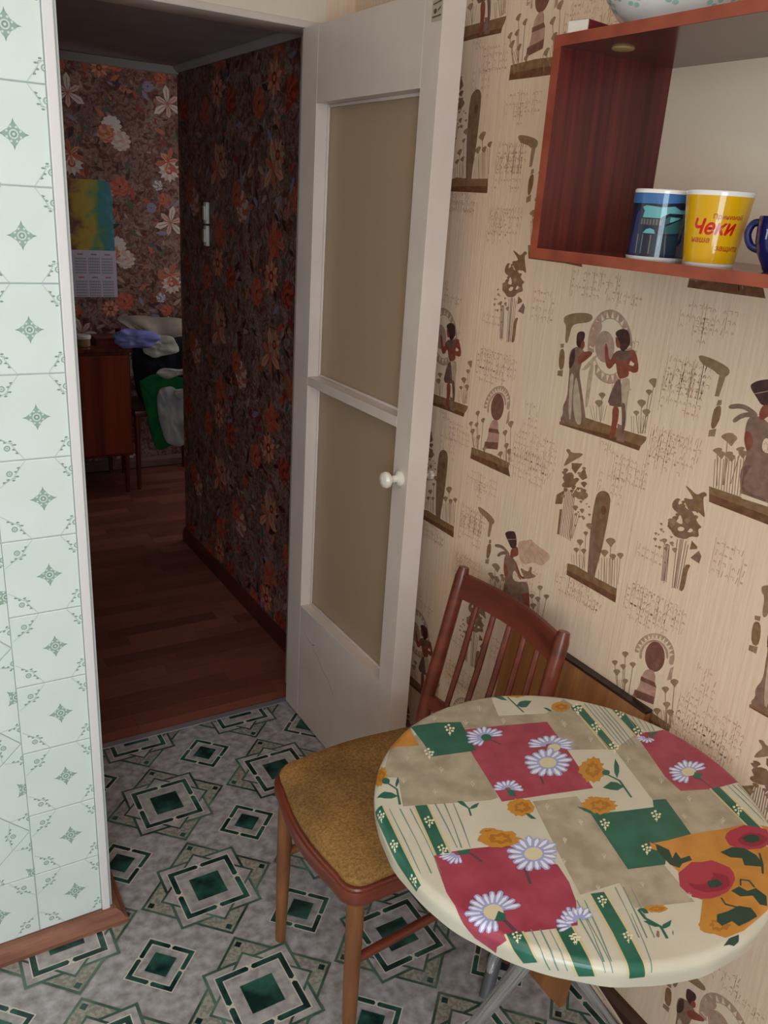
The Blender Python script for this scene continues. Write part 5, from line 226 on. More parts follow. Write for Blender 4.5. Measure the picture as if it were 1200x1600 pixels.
'3,-239,2,-241,2,-241,4,-240,5,-238,6,-237,4;16,-233,1,-235,-1,-237,0,-238,2,-236,3,-234,4,-233,2;16,-238,-3,-239,-4,-241,-4,-242,-2,-240,-1,-238,0,-237,-1;16,-243,2,-245,1,-247,1,-247,3,-246,4,-244,5,-243,4;16,-243,-5,-245,-6,-247,-6,-247,-4,-246,-2,-244,-2,-243,-3;16,-241,1,-247,-9,-248,-8,-242,2;16,-244,-162,-245,-163,-247,-163,-247,-161,-246,-160,-244,-160,-243,-161;16,-238,-162,-240,-163,-241,-162,-242,-161,-241,-160,-239,-160,-238,-160;16,-240,-167,-241,-167,-243,-167,-244,-166,-242,-164,-241,-164,-240,-165;16,-236,-168,-238,-169,-240,-169,-240,-167,-239,-166,-237,-166,-236,-167;16,-240,-171,-242,-172,-243,-171,-244,-170,-243,-169,-241,-169,-240,-170;16,-245,-167,-247,-168,-248,-167,-249,-166,-248,-165,-246,-164,-245,-166;16,-245,-172,-247,-173,-248,-173,-249,-171,-248,-170,-246,-170,-245,-171;16,-243,-167,-248,-175,-249,-174,-244,-167;16,-180,-198,-182,-199,-183,-198,-184,-197,-182,-196,-181,-196,-180,-197;16,-174,-198,-176,-199,-178,-198,-178,-197,-177,-196,-175,-196,-174,-197;16,-176,-202,-178,-203,-179,-203,-180,-201,-179,-200,-177,-200,-176,-201;16,-173,-204,-174,-205,-176,-205,-176,-203,-175,-202,-173,-202,-172,-203;16,-177,-207,-178,-208,-180,-207,-180,-206,-179,-205,-177,-204,-176,-206;16,-182,-203,-183,-203,-185,-203,-185,-202,-184,-200,-182,-200,-181,-201;16,-182,-208,-184,-209,-185,-208,-186,-207,-184,-206,-183,-206,-182,-206;16,-179,-203,-186,-211,-186,-210,-180,-202;17,-68,-60,-69,-60,-70,-60,-70,-59,-69,-58,-68,-58,-68,-59;17,-65,-59,-66,-60,-67,-59,-67,-59,-66,-58,-65,-58,-65,-58;17,-66,-62,-67,-62,-68,-62,-68,-61,-68,-61,-66,-60,-66,-61;17,-64,-63,-65,-63,-66,-63,-66,-62,-66,-62,-65,-61,-64,-62;17,-67,-64,-68,-65,-68,-65,-69,-64,-68,-63,-67,-63,-66,-64;17,-69,-62,-70,-63,-71,-62,-71,-62,-71,-61,-70,-61,-69,-61;17,-70,-65,-71,-66,-72,-66,-72,-65,-71,-64,-70,-64,-69,-64;17,-68,-63,-72,-67,-72,-66,-69,-62;16,28,-126,26,-127,24,-126,24,-125,25,-123,28,-123,29,-124;16,35,-126,33,-126,31,-126,31,-124,32,-123,35,-123,36,-124;16,32,-131,30,-132,28,-131,28,-130,29,-128,32,-128,33,-129;16,36,-133,34,-134,32,-134,32,-132,34,-130,36,-130,37,-131;16,31,-136,29,-137,27,-137,26,-135,28,-134,30,-134,32,-135;16,25,-131,23,-132,21,-132,21,-130,22,-129,25,-129,26,-130;16,24,-138,22,-139,20,-138,20,-137,21,-135,23,-135,25,-136;16,28,-132,19,-141,18,-140,27,-131;16,-102,-169,-104,-170,-106,-169,-106,-168,-105,-167,-103,-166,-102,-168;16,-96,-169,-98,-170,-100,-169,-100,-168,-99,-166,-97,-166,-96,-167;16,-99,-174,-100,-174,-102,-174,-103,-172,-101,-171,-99,-171,-98,-172;16,-95,-175,-97,-176,-98,-176,-99,-174,-98,-173,-96,-173,-94,-174;16,-99,-178,-101,-179,-103,-179,-103,-177,-102,-176,-100,-176,-99,-177;16,-105,-174,-106,-175,-108,-174,-109,-173,-107,-172,-105,-171,-104,-172;16,-105,-179,-107,-180,-109,-180,-109,-178,-108,-177,-106,-177,-105,-178;16,-102,-174,-109,-183,-110,-182,-103,-174;16,-116,-228,-117,-229,-119,-229,-119,-227,-118,-226,-116,-226,-115,-227;16,-110,-228,-112,-229,-113,-228,-114,-227,-112,-226,-111,-226,-110,-227;16,-112,-233,-114,-233,-115,-233,-116,-232,-115,-230,-113,-230,-112,-231;16,-108,-234,-110,-235,-112,-235,-112,-233,-111,-232,-109,-232,-108,-233;16,-113,-237,-114,-238,-116,-237,-116,-236,-115,-235,-113,-235,-112,-236;16,-118,-233,-119,-233,-121,-233,-122,-232,-120,-230,-118,-230,-117,-231;16,-118,-238,-120,-238,-122,-238,-122,-237,-121,-236,-119,-236,-118,-236;16,-115,-233,-122,-241,-123,-240,-116,-233;16,-178,-199,-180,-200,-181,-200,-182,-198,-180,-197,-179,-197,-178,-198;16,-172,-199,-174,-200,-176,-199,-176,-198,-175,-197,-173,-197,-172,-198;16,-174,-203,-176,-204,-178,-204,-178,-202,-177,-201,-175,-201,-174,-202;16,-171,-205,-172,-206,-174,-206,-174,-204,-173,-203,-171,-203,-170,-204;16,-175,-208,-176,-209,-178,-208,-178,-207,-177,-206,-175,-206,-174,-206;16,-180,-204,-181,-204,-183,-204,-183,-203,-182,-202,-180,-201,-179,-202;16,-180,-209,-182,-210,-183,-209,-184,-208,-183,-207,-181,-206,-180,-208;16,-177,-204,-184,-212,-184,-211,-178,-204;16,10,-59,8,-60,6,-59,6,-58,8,-56,10,-56,11,-57;16,1'
'8,-58,16,-59,14,-59,13,-57,15,-55,17,-55,18,-56;16,15,-64,12,-65,10,-65,10,-63,12,-61,14,-61,15,-62;16,19,-66,17,-67,15,-67,14,-65,16,-64,18,-63,20,-64;16,13,-70,11,-71,9,-70,9,-69,10,-67,13,-67,14,-68;16,7,-65,5,-66,3,-65,3,-64,4,-62,7,-62,8,-63;16,6,-72,4,-73,2,-72,2,-71,3,-69,6,-69,7,-70;16,10,-65,1,-76,0,-75,9,-64;17,-20,-43,-21,-43,-22,-43,-22,-42,-22,-42,-21,-41,-20,-42;17,-17,-42,-18,-43,-19,-43,-19,-42,-18,-41,-17,-41,-17,-42;17,-18,-45,-20,-46,-20,-46,-21,-45,-20,-44,-19,-44,-18,-44;17,-16,-46,-18,-47,-18,-46,-19,-46,-18,-45,-17,-45,-16,-45;17,-19,-48,-20,-48,-21,-48,-21,-48,-20,-47,-19,-46,-19,-47;17,-22,-46,-23,-46,-24,-46,-24,-45,-23,-44,-22,-44,-21,-45;17,-22,-49,-23,-49,-24,-49,-24,-48,-24,-48,-23,-47,-22,-48;17,-20,-46,-24,-51,-25,-50,-21,-45;17,-69,-61,-70,-61,-71,-61,-71,-60,-71,-60,-70,-60,-69,-60;17,-66,-60,-67,-61,-68,-61,-68,-60,-68,-59,-66,-59,-66,-60;17,-67,-63,-68,-64,-69,-64,-69,-63,-69,-62,-68,-62,-67,-62;17,-66,-64,-66,-65,-67,-64,-68,-64,-67,-63,-66,-63,-65,-63;17,-68,-66,-69,-66,-70,-66,-70,-65,-69,-65,-68,-64,-68,-65;17,-70,-64,-71,-64,-72,-64,-72,-63,-72,-62,-71,-62,-70,-63;17,-71,-67,-72,-67,-73,-67,-73,-66,-72,-65,-71,-65,-71,-66;17,-69,-64,-73,-69,-74,-68,-70,-63;17,-39,-110,-40,-111,-41,-111,-41,-110,-40,-109,-40,-109,-39,-110;17,-36,-110,-37,-111,-38,-110,-38,-110,-37,-109,-36,-109,-36,-110;17,-37,-113,-38,-113,-39,-113,-39,-112,-39,-112,-38,-112,-37,-112;17,-36,-114,-36,-114,-37,-114,-38,-113,-37,-113,-36,-112,-35,-113;17,-38,-115,-39,-116,-40,-116,-40,-115,-39,-114,-38,-114,-38,-114;17,-40,-113,-41,-114,-42,-113,-42,-112,-42,-112,-41,-112,-40,-112;17,-41,-116,-42,-116,-43,-116,-43,-116,-42,-115,-41,-115,-41,-115;17,-39,-114,-43,-118,-44,-117,-40,-113;17,-99,-92,-100,-92,-100,-92,-101,-91,-100,-90,-99,-90,-98,-91;17,-96,-91,-97,-92,-98,-92,-98,-91,-97,-90,-96,-90,-96,-91;17,-97,-94,-98,-94,-99,-94,-99,-94,-98,-93,-97,-93,-97,-93;17,-95,-95,-96,-95,-97,-95,-97,-94,-96,-94,-95,-94,-95,-94;17,-97,-96,-98,-97,-99,-97,-99,-96,-98,-95,-98,-95,-97,-96;17,-100,-94,-101,-95,-102,-94,-102,-94,-101,-93,-100,-93,-100,-93;17,-100,-97,-101,-98,-102,-97,-102,-97,-102,-96,-100,-96,-100,-96;17,-98,-95,-102,-99,-103,-98,-99,-94;17,-30,-175,-31,-175,-32,-175,-32,-174,-31,-174,-30,-174,-30,-174;17,-27,-175,-28,-175,-29,-175,-29,-174,-28,-174,-27,-174,-27,-174;17,-28,-177,-29,-177,-30,-177,-30,-176,-29,-176,-28,-176,-28,-176;17,-26,-178,-27,-178,-28,-178,-28,-178,-28,-177,-27,-177,-26,-177;17,-29,-179,-30,-180,-30,-180,-30,-179,-30,-178,-29,-178,-28,-179;17,-31,-177,-32,-178,-33,-177,-33,-177,-32,-176,-31,-176,-31,-176;17,-32,-180,-32,-180,-33,-180,-33,-179,-33,-179,-32,-179,-31,-179;17,-30,-178,-33,-182,-34,-181,-30,-177;17,-90,-151,-91,-152,-92,-151,-92,-151,-92,-150,-91,-150,-90,-150;17,-87,-151,-88,-151,-89,-151,-89,-150,-89,-150,-88,-150,-87,-150;17,-88,-153,-89,-154,-90,-153,-90,-153,-90,-152,-89,-152,-88,-152;17,-87,-154,-88,-154,-88,-154,-89,-154,-88,-153,-87,-153,-86,-153;17,-89,-156,-90,-156,-90,-156,-91,-155,-90,-154,-89,-154,-89,-155;17,-91,-153,-92,-154,-93,-154,-93,-153,-93,-152,-92,-152,-91,-153;17,-92,-156,-93,-156,-93,-156,-94,-156,-93,-155,-92,-155,-92,-155;17,-90,-154,-93,-158,-94,-157,-91,-153;17,14,-219,13,-220,12,-219,12,-219,12,-218,13,-218,14,-219;17,16,-219,16,-220,15,-219,15,-219,15,-218,16,-218,17,-218;17,15,-221,14,-222,13,-221,13,-221,14,-220,15,-220,15,-221;17,17,-222,16,-223,15,-222,15,-222,16,-221,17,-221,17,-222;17,15,-224,14,-224,13,-224,13,-223,13,-222,14,-222,15,-223;17,12,-221,11,-222,10,-222,10,-221,11,-220,12,-220,12,-221;17,12,-224,11,-224,10,-224,10,-223,10,-223,11,-223,12,-223;17,14,-222,10,-226,9,-225,13,-221;17,180,-140,179,-141,178,-140,178,-140,178,-139,180,-139,180,-139;17,184,-140,182,-140,181,-140,181,-140,182,-139,183,-139,184,-139;17,182,-143,180,-143,179,-143,179,-142,180,-141,181,-141,182,-142;17,184,-144,182,-144,182,-144,181,-143,182,-142,184,-142,184,-143;17,181,-145,180,-146,179,-146,178,-145,179,-144,181,-144,181,-144;17,178,-143,177,-143,176,-143,176,-1'
'42,177,-142,178,-142,178,-142;17,177,-146,176,-146,175,-146,175,-145,176,-145,177,-145,177,-145;17,180,-143,174,-148,174,-147,179,-142')
# ================================================================ SETTING
KX0, KY0, KZ = -2.6, -3.4, 2.55      # kitchen extents, x 0 = papered wall, y 0 = doorway wall
TY = -.654                            # tiled wall face
TX = -.891                            # its free corner
m_paper = mat('papyrus_wallpaper', 'e4c6ab', 'ecd2b9', scale=130, stretch=(1, 1, .06), rough=.62, lo=.3, hi=.7, bump=.5, bscale=140, spec=.3)
m_cream = mat('cream_paint', 'e2d2bd', 'ead9c6', scale=3, rough=.45)
m_white = mat('white_gloss_paint', 'd8c7be', 'dfcfc6', scale=6, rough=.32, bump=.15, bscale=30)
m_ceil = mat('ceiling_whitewash', 'e8e2da', 'efe9e2', rough=.8)
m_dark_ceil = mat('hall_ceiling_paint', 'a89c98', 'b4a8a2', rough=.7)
m_lino = mat('linoleum_grey_marble', '86817f', 'bfbabd', scale=42, rough=.3, detail=8, lo=.3, hi=.72, spec=.45)
def struct(o): o['kind'] = 'structure'; return o
floor = struct(box('floor', (KX0, KY0, -.06), (0, -.0005, 0), m_lino))
struct(box('ceiling', (KX0, KY0, KZ), (0, .1, KZ+.08), m_ceil))
wall_right = struct(box('wall_right', (0, KY0, -.06), (.1, 1.5, KZ), m_paper))
struct(box('wall_left', (KX0-.1, KY0, -.06), (KX0, TY, KZ), m_cream))
# window wall behind the camera
bm = bmesh.new()
for lo, hi in (((KX0, KY0-.1, -.06), (0, KY0, .85)), ((KX0, KY0-.1, 2.15), (0, KY0, KZ)), ((KX0, KY0-.1, .85), (-2.35, KY0, 2.15)), ((-1.15, KY0-.1, .85), (0, KY0, 2.15))): add_box(bm, lo, hi)
struct(fin('wall_front', bm, m_cream))
win = empty('window_1', (-1.75, KY0-.05, .85)); struct(win)
bm = bmesh.new()
for lo, hi in (((-2.35, KY0-.08, .85), (-2.29, KY0-.02, 2.15)), ((-1.21, KY0-.08, .85), (-1.15, KY0-.02, 2.15)), ((-2.29, KY0-.08, .85), (-1.21, KY0-.02, .91)), ((-2.29, KY0-.08, 2.09), (-1.21, KY0-.02, 2.15)), ((-1.79, KY0-.08, .91), (-1.71, KY0-.02, 2.09))): add_box(bm, lo, hi, .004)
fin('window_frame', bm, m_white, win)
m_glass = bpy.data.materials.new('window_glass'); m_glass.use_nodes = True
gb = m_glass.node_tree.nodes['Principled BSDF']; gb.inputs['Transmission Weight'].default_value = 1; gb.inputs['Roughness'].default_value = 0; gb.inputs['IOR'].default_value = 1.45
for a, b in ((-2.29, -1.79), (-1.71, -1.21)): box('pane', (a, KY0-.052, .91), (b, KY0-.048, 2.09), m_glass, win)
# doorway wall: the papered sliver, cream head panel, shaft block behind the tiles
wb = struct(box('wall_back', (-.085, 0, -.06), (0, .1, KZ), m_paper))
struct(box('trim_1', (-.889, .0, 2.03), (-.085, .1, KZ), m_cream)); bpy.data.objects['trim_1']['label'] = 'cream painted panel above the kitchen doorway'
bm = bmesh.new()
add_box(bm, (-.104, -.004, -.0), (-.085, .106, 2.0295), .003); add_box(bm, (-.889, -.006, 0), (-.82, .106, 2.0295), .003); add_box(bm, (-.82, -.006, 2.012), (-.104, .106, 2.0295), .003)
struct(fin('trim_2', bm, m_white, None, 'auto')); bpy.data.objects['trim_2']['label'] = 'white painted frame around the kitchen doorway'
# ---- tiled block
m_grout = mat('grout', 'b9c4c0', 'c6cfcb', rough=.8)
m_tile = mat('pale_green_glazed_tile', 'deece6', 'e6f2ee', scale=4, rough=.12, spec=.6)
wt = struct(box('wall_back.001', (KX0, TY+.004, -.06), (TX+.006, .1, KZ), m_grout)); wt['label'] = 'shaft block faced with pale green tiles left of the doorway'
TJ = -1.043; TP = .1558; Z0 = .033
def tile(poly, thick=.004, gap=.0011):
    """bevelled slab from a convex outline in x,z, face at y=TY"""
    if len(poly) < 3: return
    cx = sum(p[0] for p in poly)/len(poly); cz = sum(p[1] for p in poly)/len(poly)
    xs = [p[0] for p in poly]; zs = [p[1] for p in poly]
    if max(xs)-min(xs) < .012 or max(zs)-min(zs) < .012: return
    def inset(g):
        out = []
        for x, z in poly:
            dx, dz = x-cx, z-cz; l = math.hypot(dx, dz); out.append((x-dx/l*g*1.4, z-dz/l*g*1.4))
        return out
    bm = bmesh.new(); rows = []
    for g, y in ((gap, TY+.0045), (gap, TY+.0009), (gap+.0012, TY)):
        rows.append([bm.verts.new((x-cx, y-TY, z-cz)) for x, z in inset(g)])
    n = len(poly)
    for A, B in zip(rows, rows[1:]):
        for k in range(n): bm.faces.new((A[k], A[(k+1) % n], B[(k+1) % n], B[k]))
    bm.faces.new(rows[-1]); 
    o = fin('tile', bm, m_tile, None); o.location = (cx, TY, cz); o.parent = wt
    o.rotation_euler = (R_.uniform(-.002, .002), 0, R_.uniform(-.002, .002))
    return o
tprint = []
def sprigs(cx, cz, rot, box_, col='tg', corners=(0, 1, 2, 3)):
    ca, sa = math.cos(rot), math.sin(rot)
    def tr(p): return (cx+p[0]*ca-p[1]*sa, cz+p[0]*sa+p[1]*ca)
    def A(c, poly):
        q = cliprect([tr(p) for p in poly], *box_)
        if len(q) > 2: tprint.append((c, q))
    h = .0775; s = .0205
    star = []
    for k in range(16):
        t = k*math.pi/8; r = s*(1 if k % 4 == 0 else (.58 if k % 2 == 0 else .71)); star.append((r*math.cos(t), r*math.sin(t)))
    A('tm', star); A('tl', ell(0, 0, .0075, n=10)); A('tg', ell(0, 0, .0052, n=10)); A('tl', ell(0, 0, .0025, n=6))
    for k in range(8):
        t = k*math.pi/4+math.pi/8; A('tl', ell(.0115*math.cos(t), .0115*math.sin(t), .0022, n=5))
    for k in range(4):
        t = k*math.pi/2
        A('tg', [(s*.85*math.cos(t)-.002*math.sin(t), s*.85*math.sin(t)+.002*math.cos(t)), (s*1.18*math.cos(t), s*1.18*math.sin(t)), (s*.85*math.cos(t)+.002*math.sin(t), s*.85*math.sin(t)-.002*math.cos(t))])
    for k in corners:
        sx, sz = ((1, 1), (-1, 1), (-1, -1), (1, -1))[k]
        fx, fz = sx*.054, sz*.054
        A('tm', ell(fx, fz, .0058, n=9)); A('tl', ell(fx, fz, .0034, n=7)); A('tm', ell(fx, fz, .0016, n=5))
        for a, b in ((-.016, .010), (-.011, .003), (.010, -.016), (.003, -.011), (-.013, -.006), (-.006, -.013)):
            A('tg', ell(fx+sx*a, fz+sz*b, .0032, .0018, 6, math.atan2(sz*b, sx*a)))
        A('tg', strip([(fx-sx*.018, fz+sz*.012), (fx-sx*.010, fz-sz*.002), (fx-sx*.009, fz-sz*.009), (fx-sx*.002, fz-sz*.010), (fx+sx*.012, fz-sz*.018)], .0012))
        A('tf', strip([(sx*.0765, sz*.026), (sx*.060, sz*.038), (sx*.047, sz*.047), (sx*.038, sz*.060), (sx*.026, sz*.0765)], .0016))
for k in range(17):
    z0 = Z0+k*TP; z1 = min(z0+TP, KZ)
    tile([(TJ, z0), (-.9085, z0), (-.9085, z1), (TJ, z1)])
    sprigs(TJ+.0795, z0+TP/2, 0, (TJ+.001, -.909, z0+.001, z1-.001))
for i in range(1, 4):       # straight bottom row further left
    x1 = TJ-(i-1)*TP; x0 = x1-TP
    tile([(x0, Z0), (x1, Z0), (x1, Z0+TP), (x0, Z0+TP)]); sprigs((x0+x1)/2, Z0+TP/2, 0, (x0+.001, x1-.001, Z0+.001, Z0+TP-.001))
D = TP*math.sqrt(2)/2; lo_z = Z0+TP
for i in range(0, 5):
    for j in range(-2, 22):
        if (i+j) % 2: continue
        cx, cz = TJ-i*D, .417+j*D
        box_ = (TJ-.47, TJ, lo_z, KZ)
        q = cliprect([(cx+D, cz), (cx, cz+D), (cx-D, cz), (cx, cz-D)], *box_)
        if len(q) > 2:
            if tile(q): sprigs(cx, cz, math.pi/4, box_)
tm = {'tg': flat('tile_print_green', '8aa597', .2), 'tm': flat('tile_print_mid', '9cb6a9', .2), 'tl': flat('tile_print_light', 'd3e2da', .2), 'tf': flat('tile_print_faint', 'c9d6cf', .2)}
printed('tile_print', tprint, lambda u, v, h: (u, TY-h-.0002, v), tm, wt)
bpy.data.objects['tile_print']['label'] = 'printed green flower motifs on the tiles'
struct(tag(box('trim_3', (-.9085, TY-.006, .033), (TX, TY+.02, KZ), flat('white_plastic', 'e8e6e6', .3), None, .002), 'white plastic strip along the tiled corner'))
m_skirt = mat('varnished_skirting', '7f5040', 'a3705a', scale=6, stretch=(1, 1, 6), rough=.4, bump=.3)
bm = bmesh.new()
def mould(bm, prof, path):   # prof (out, z) mitred along a path of (x,y,nx,ny)
    rows = [[bm.verts.new((x+nx*o, y+ny*o, z)) for o, z in prof] for x, y, nx, ny in path]
    n = len(prof)
    for A, B in zip(rows, rows[1:]):
        for k in range(n): bm.faces.new((A[k], A[(k+1) % n], B[(k+1) % n], B[k]))
    bm.faces.new(rows[0]); bm.faces.new(rows[-1][::-1])
SK = [(0, 0), (.034, 0), (.034, .012), (.026, .016), (.022, .026), (.012, .032), (0, .033)]
mould(bm, SK, [(KX0, TY, 0, -1), (TX, TY, 1, -1), (TX, 0, 1, 0)])
struct(tag(fin('baseboard_left', bm, m_skirt), 'worn brown wooden skirting below the green tiles'))
bm = bmesh.new(); mould(bm, [(0, 0), (.018, 0), (.018, .03), (.01, .042), (0, .045)], [(0, -.007, -1, 0), (0, KY0, -1, 0)])
struct(fin('baseboard_right', bm, mat('dark_skirting', '3d241c', '4e2f25', rough=.45)))
# ---- hall: laminate, papered walls, low loft ceiling
HX0 = -1.35
m_sub = flat('subfloor', '2a1612', .8)
hf = struct(box('floor.001', (HX0, .0, -.06), (1.45, 2.72, -.004), m_sub))
m_lam = bpy.data.materials.new('laminate_red_brown'); m_lam.use_nodes = True
nt = m_lam.node_tree; N = nt.nodes; L = nt.links; b = N['Principled BSDF']; b.inputs['Roughness'].default_value = .42; b.inputs['Specular IOR Level'].default_value = .35
oi = N.new('ShaderNodeObjectInfo'); cr = N.new('ShaderNodeValToRGB'); cr.color_ramp.elements[0].color = (*lin('6a3a30'), 1); cr.color_ramp.elements[1].color = (*lin('9a5c4c'), 1)
tc = N.new('ShaderNodeTexCoord'); mp = N.new('ShaderNodeMapping'); mp.inputs['Scale'].default_value = (3, 40, 1); nz = N.new('ShaderNodeTexNoise'); nz.inputs['Scale'].default_value = 3
L.new(tc.outputs['Object'], mp.inputs[0]); L.new(mp.outputs[0], nz.inputs[0])
mx = N.new('ShaderNodeMath'); mx.operation = 'MULTIPLY_ADD'; mx.inputs[1].default_value = .5; L.new(nz.outputs['Fac'], mx.inputs[0]); 
m2 = N.new('ShaderNodeMath'); m2.operation = 'MULTIPLY_ADD'; m2.inputs[1].default_value = .75; m2.inputs[2].default_value = -.13; L.new(oi.outputs['Random'], m2.inputs[0]); L.new(m2.outputs[0], mx.inputs[2])
L.new(mx.outputs[0], cr.inputs[0]); L.new(cr.outputs[0], b.inputs['Base Color'])
pm = {}
def plank(x0, x1, y0, y1):
    key = (round(x1-x0, 3), round(y1-y0, 3))
    if key not in pm:
        bm = bmesh.new(); add_box(bm, (0, 0, -.004), (key[0]-.0006, key[1]-.0006, .0), .0003, 1)
        me = bpy.data.meshes.new('plank'); bm.to_mesh(me); bm.free(); me.materials.append(m_lam); pm[key] = me
    o = bpy.data.objects.new('plank', pm[key]); COL.objects.link(o); o.parent = hf; o.location = (x0, y0, 0)
PW = .0655
for r in range(int(2.72/PW)):
    y = r*PW; x = HX0; first = True
    while x < .98:
        ln = R_.choice((.12, .24, .36)) if first else R_.choice((.36, .42, .48)); first = False
        x1 = min(x+ln, 1.0); 
        if x1 > .0 and y < 1.5 and x < 0: x1 = min(x1, 0)
        if not (y < 1.45 and x >= 0): plank(x, x1, y, y+PW)
        x = x1
        if y < 1.45 and x >= 0: break
struct(tag(box('trim_4', (-.889, -.012, 0.0002), (-.105, .014, .005), mat('aluminium_strip', 'a8a4ac', 'b8b4ba', rough=.35, metal=.6), None, .002), 'thin metal threshold strip in the doorway'))
m_hall = bpy.data.materials.new('dark_floral_wallpaper'); m_hall.use_nodes = True
nt = m_hall.node_tree; N = nt.nodes; L = nt.links; b = N['Principled BSDF']; b.inputs['Roughness'].default_value = .5; b.inputs['Specular IOR Level'].default_value = .25
tc = N.new('ShaderNodeTexCoord'); n1 = N.new('ShaderNodeTexNoise'); n1.inputs['Scale'].default_value = 26; n1.inputs['Detail'].default_value = 6; n1.inputs['Distortion'].default_value = 1.6
n2 = N.new('ShaderNodeTexNoise'); n2.inputs['Scale'].default_value = 9; n2.inputs['Detail'].default_value = 3
L.new(tc.outputs['Object'], n1.inputs[0]); L.new(tc.outputs['Object'], n2.inputs[0])
c1 = N.new('ShaderNodeValToRGB'); e = c1.color_ramp.elements; e[0].position = .36; e[0].color = (*lin('43201c'), 1); e[1].position = .72; e[1].color = (*lin('b09a92'), 1)
for p, c in ((.44, '74372c'), (.5, '5f4a3a'), (.55, '99756c'), (.62, '6b3526')): q = e.new(p); q.color = (*lin(c), 1)
c2 = N.new('ShaderNodeValToRGB'); e = c2.color_ramp.elements; e[0].position = .38; e[0].color = (*lin('6b3a34'), 1); e[1].position = .62; e[1].color = (*lin('b7a7a0'), 1); q = e.new(.5); q.color = (*lin('83705f'), 1)
mm = N.new('ShaderNodeMix'); mm.data_type = 'RGBA'; mm.blend_type = 'MULTIPLY'; mm.inputs[0].default_value = .75
L.new(n1.outputs['Fac'], c1.inputs[0]); L.new(n2.outputs['Fac'], c2.inputs[0]); L.new(c1.outputs[0], mm.inputs[6]); L.new(c2.outputs[0], mm.inputs[7])
gm = N.new('ShaderNodeGamma'); gm.inputs[1].default_value = .66; L.new(mm.outputs[2], gm.inputs[0]); L.new(gm.outputs[0], b.inputs['Base Color'])
hw = struct(box('wall_right.001', (-.0015, .1, -.0), (.0, 1.5, 2.07), m_hall)); hw['label'] = 'hall wall in dark red flowered wallpaper beside the open door'
fwall = struct(box('wall_back.002', (HX0, 2.72, -.06), (1.45, 2.82, KZ), m_hall)); fwall['label'] = 'far wall in flowered wallpaper behind the dresser'
struct(box('wall_left.001', (HX0-.1, .1, -.06), (HX0, 2.82, KZ), m_hall)); struct(box('wall_front.001', (HX0, .02, -.06), (TX-.002, .1, KZ), m_hall)) if False else None
struct(box('wall_right.002', (1.45, 1.5, -.06), (1.55, 2.82, KZ), m_cream)); struct(box('wall_front.002', (.1, 1.4, -.06), (1.45, 1.5, KZ), m_cream))
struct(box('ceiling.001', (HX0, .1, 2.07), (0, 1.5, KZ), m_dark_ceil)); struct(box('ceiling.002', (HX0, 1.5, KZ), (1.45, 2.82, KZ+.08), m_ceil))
m_mould = flat('grey_white_moulding', 'b8ada6', .6)
struct(tag(box('trim_5', (HX0, 1.48, 2.040), (.0, 1.5, 2.07), m_mould, None, .003), 'pale lip along the far edge of the low hall ceiling'))
bm = bmesh.new(); mould(bm, [(.0016, 2.069), (.024, 2.069), (.024, 2.062), (.008, 2.047), (.0016, 2.047)], [(0, .1, -1, 0), (0, 1.479, -1, 0)]); struct(tag(fin('trim_6', bm, m_mould), 'thin moulding under the hall ceiling'))
bm = bmesh.new(); mould(bm, [(.0016, 0), (.018, 0), (.018, .04), (.008, .062), (.0016, .064)], [(0, .107, -1, 0), (0, 1.5, -1, 0)]); struct(tag(fin('baseboard_hall', bm, mat('hall_skirting', '4a2019', '5c2b22', rough=.4)), 'red brown skirting along the dark hall wall'))
bm = bmesh.new(); mould(bm, [(0, 0), (.018, 0), (.018, .04), (.008, .06), (0, .062)], [(HX0, 2.72, 0, -1), (1.45, 2.72, 0, -1)]); struct(tag(fin('baseboard_far', bm, mat('far_skirting', '6b4a42', '7a574d', rough=.5)), 'brown skirting at the foot of the far wall'))
# flowers printed on the hall paper
def flower(out, cx, cz, r, kind, cols, n=None):
    a0 = R_.uniform(0, 1)
    if kind == 'daisy':
        n = 13
        for k in range(n):
            t = a0+2*math.pi*k/n; out.append((cols[k % 2], ell(cx+r*.62*math.cos(t), cz+r*.62*math.sin(t), r*.2, r*.2, 7)))
            out.append((cols[(k+1) % 2], [(cx+r*.2*math.cos(t-.4), cz+r*.2*math.sin(t-.4)), (cx+r*.75*math.cos(t-.19), cz+r*.75*math.sin(t-.19)), (cx+r*math.cos(t), cz+r*math.sin(t)), (cx+r*.75*math.cos(t+.19), cz+r*.75*math.sin(t+.19)), (cx+r*.2*math.cos(t+.4), cz+r*.2*math.sin(t+.4))]))
        out.append((cols[2], ell(cx, cz, r*.32, n=10))); out.append((cols[0], ell(cx, cz, r*.15, n=8)))
    elif kind == 'lily':
        for k in range(6):
            t = a0+2*math.pi*k/6; L_ = r*(1.1 if k % 2 else .85)
            p = [(cx, cz)]+[(cx+L_*f*math.cos(t+s), cz+L_*f*math.sin(t+s)) for f, s in ((.4, -.38), (.75, -.25), (1, 0), (.75, .25), (.4, .38))]; out.append((cols[k % 2], p))
            out.append((cols[2], strip([(cx, cz), (cx+L_*.75*math.cos(t), cz+L_*.75*math.sin(t))], .004)))
    else:
        for ring, f in enumerate((1, .75, .5, .28)):
            m = 11-2*ring
            for k in range(m):
                t = a0+ring*.4+2*math.pi*k/m; out.append((cols[(k+ring) % 2], ell(cx+r*f*.75*math.cos(t), cz+r*f*.75*math.sin(t), r*.26, r*.2, 7, t)))
        out.append((cols[2], ell(cx, cz, r*.12, n=7)))
hm = {k: flat('hall_print_'+k, c, .55) for k, c in dict(peach='c4866a', peachd='ad5f45', pink='c2a093', wht='c9bdb4', rust='a8452e', rustd='7f2a20', dk='3c1c1a', grn='4b5240', lav='83788a', sand='a08670').items()}
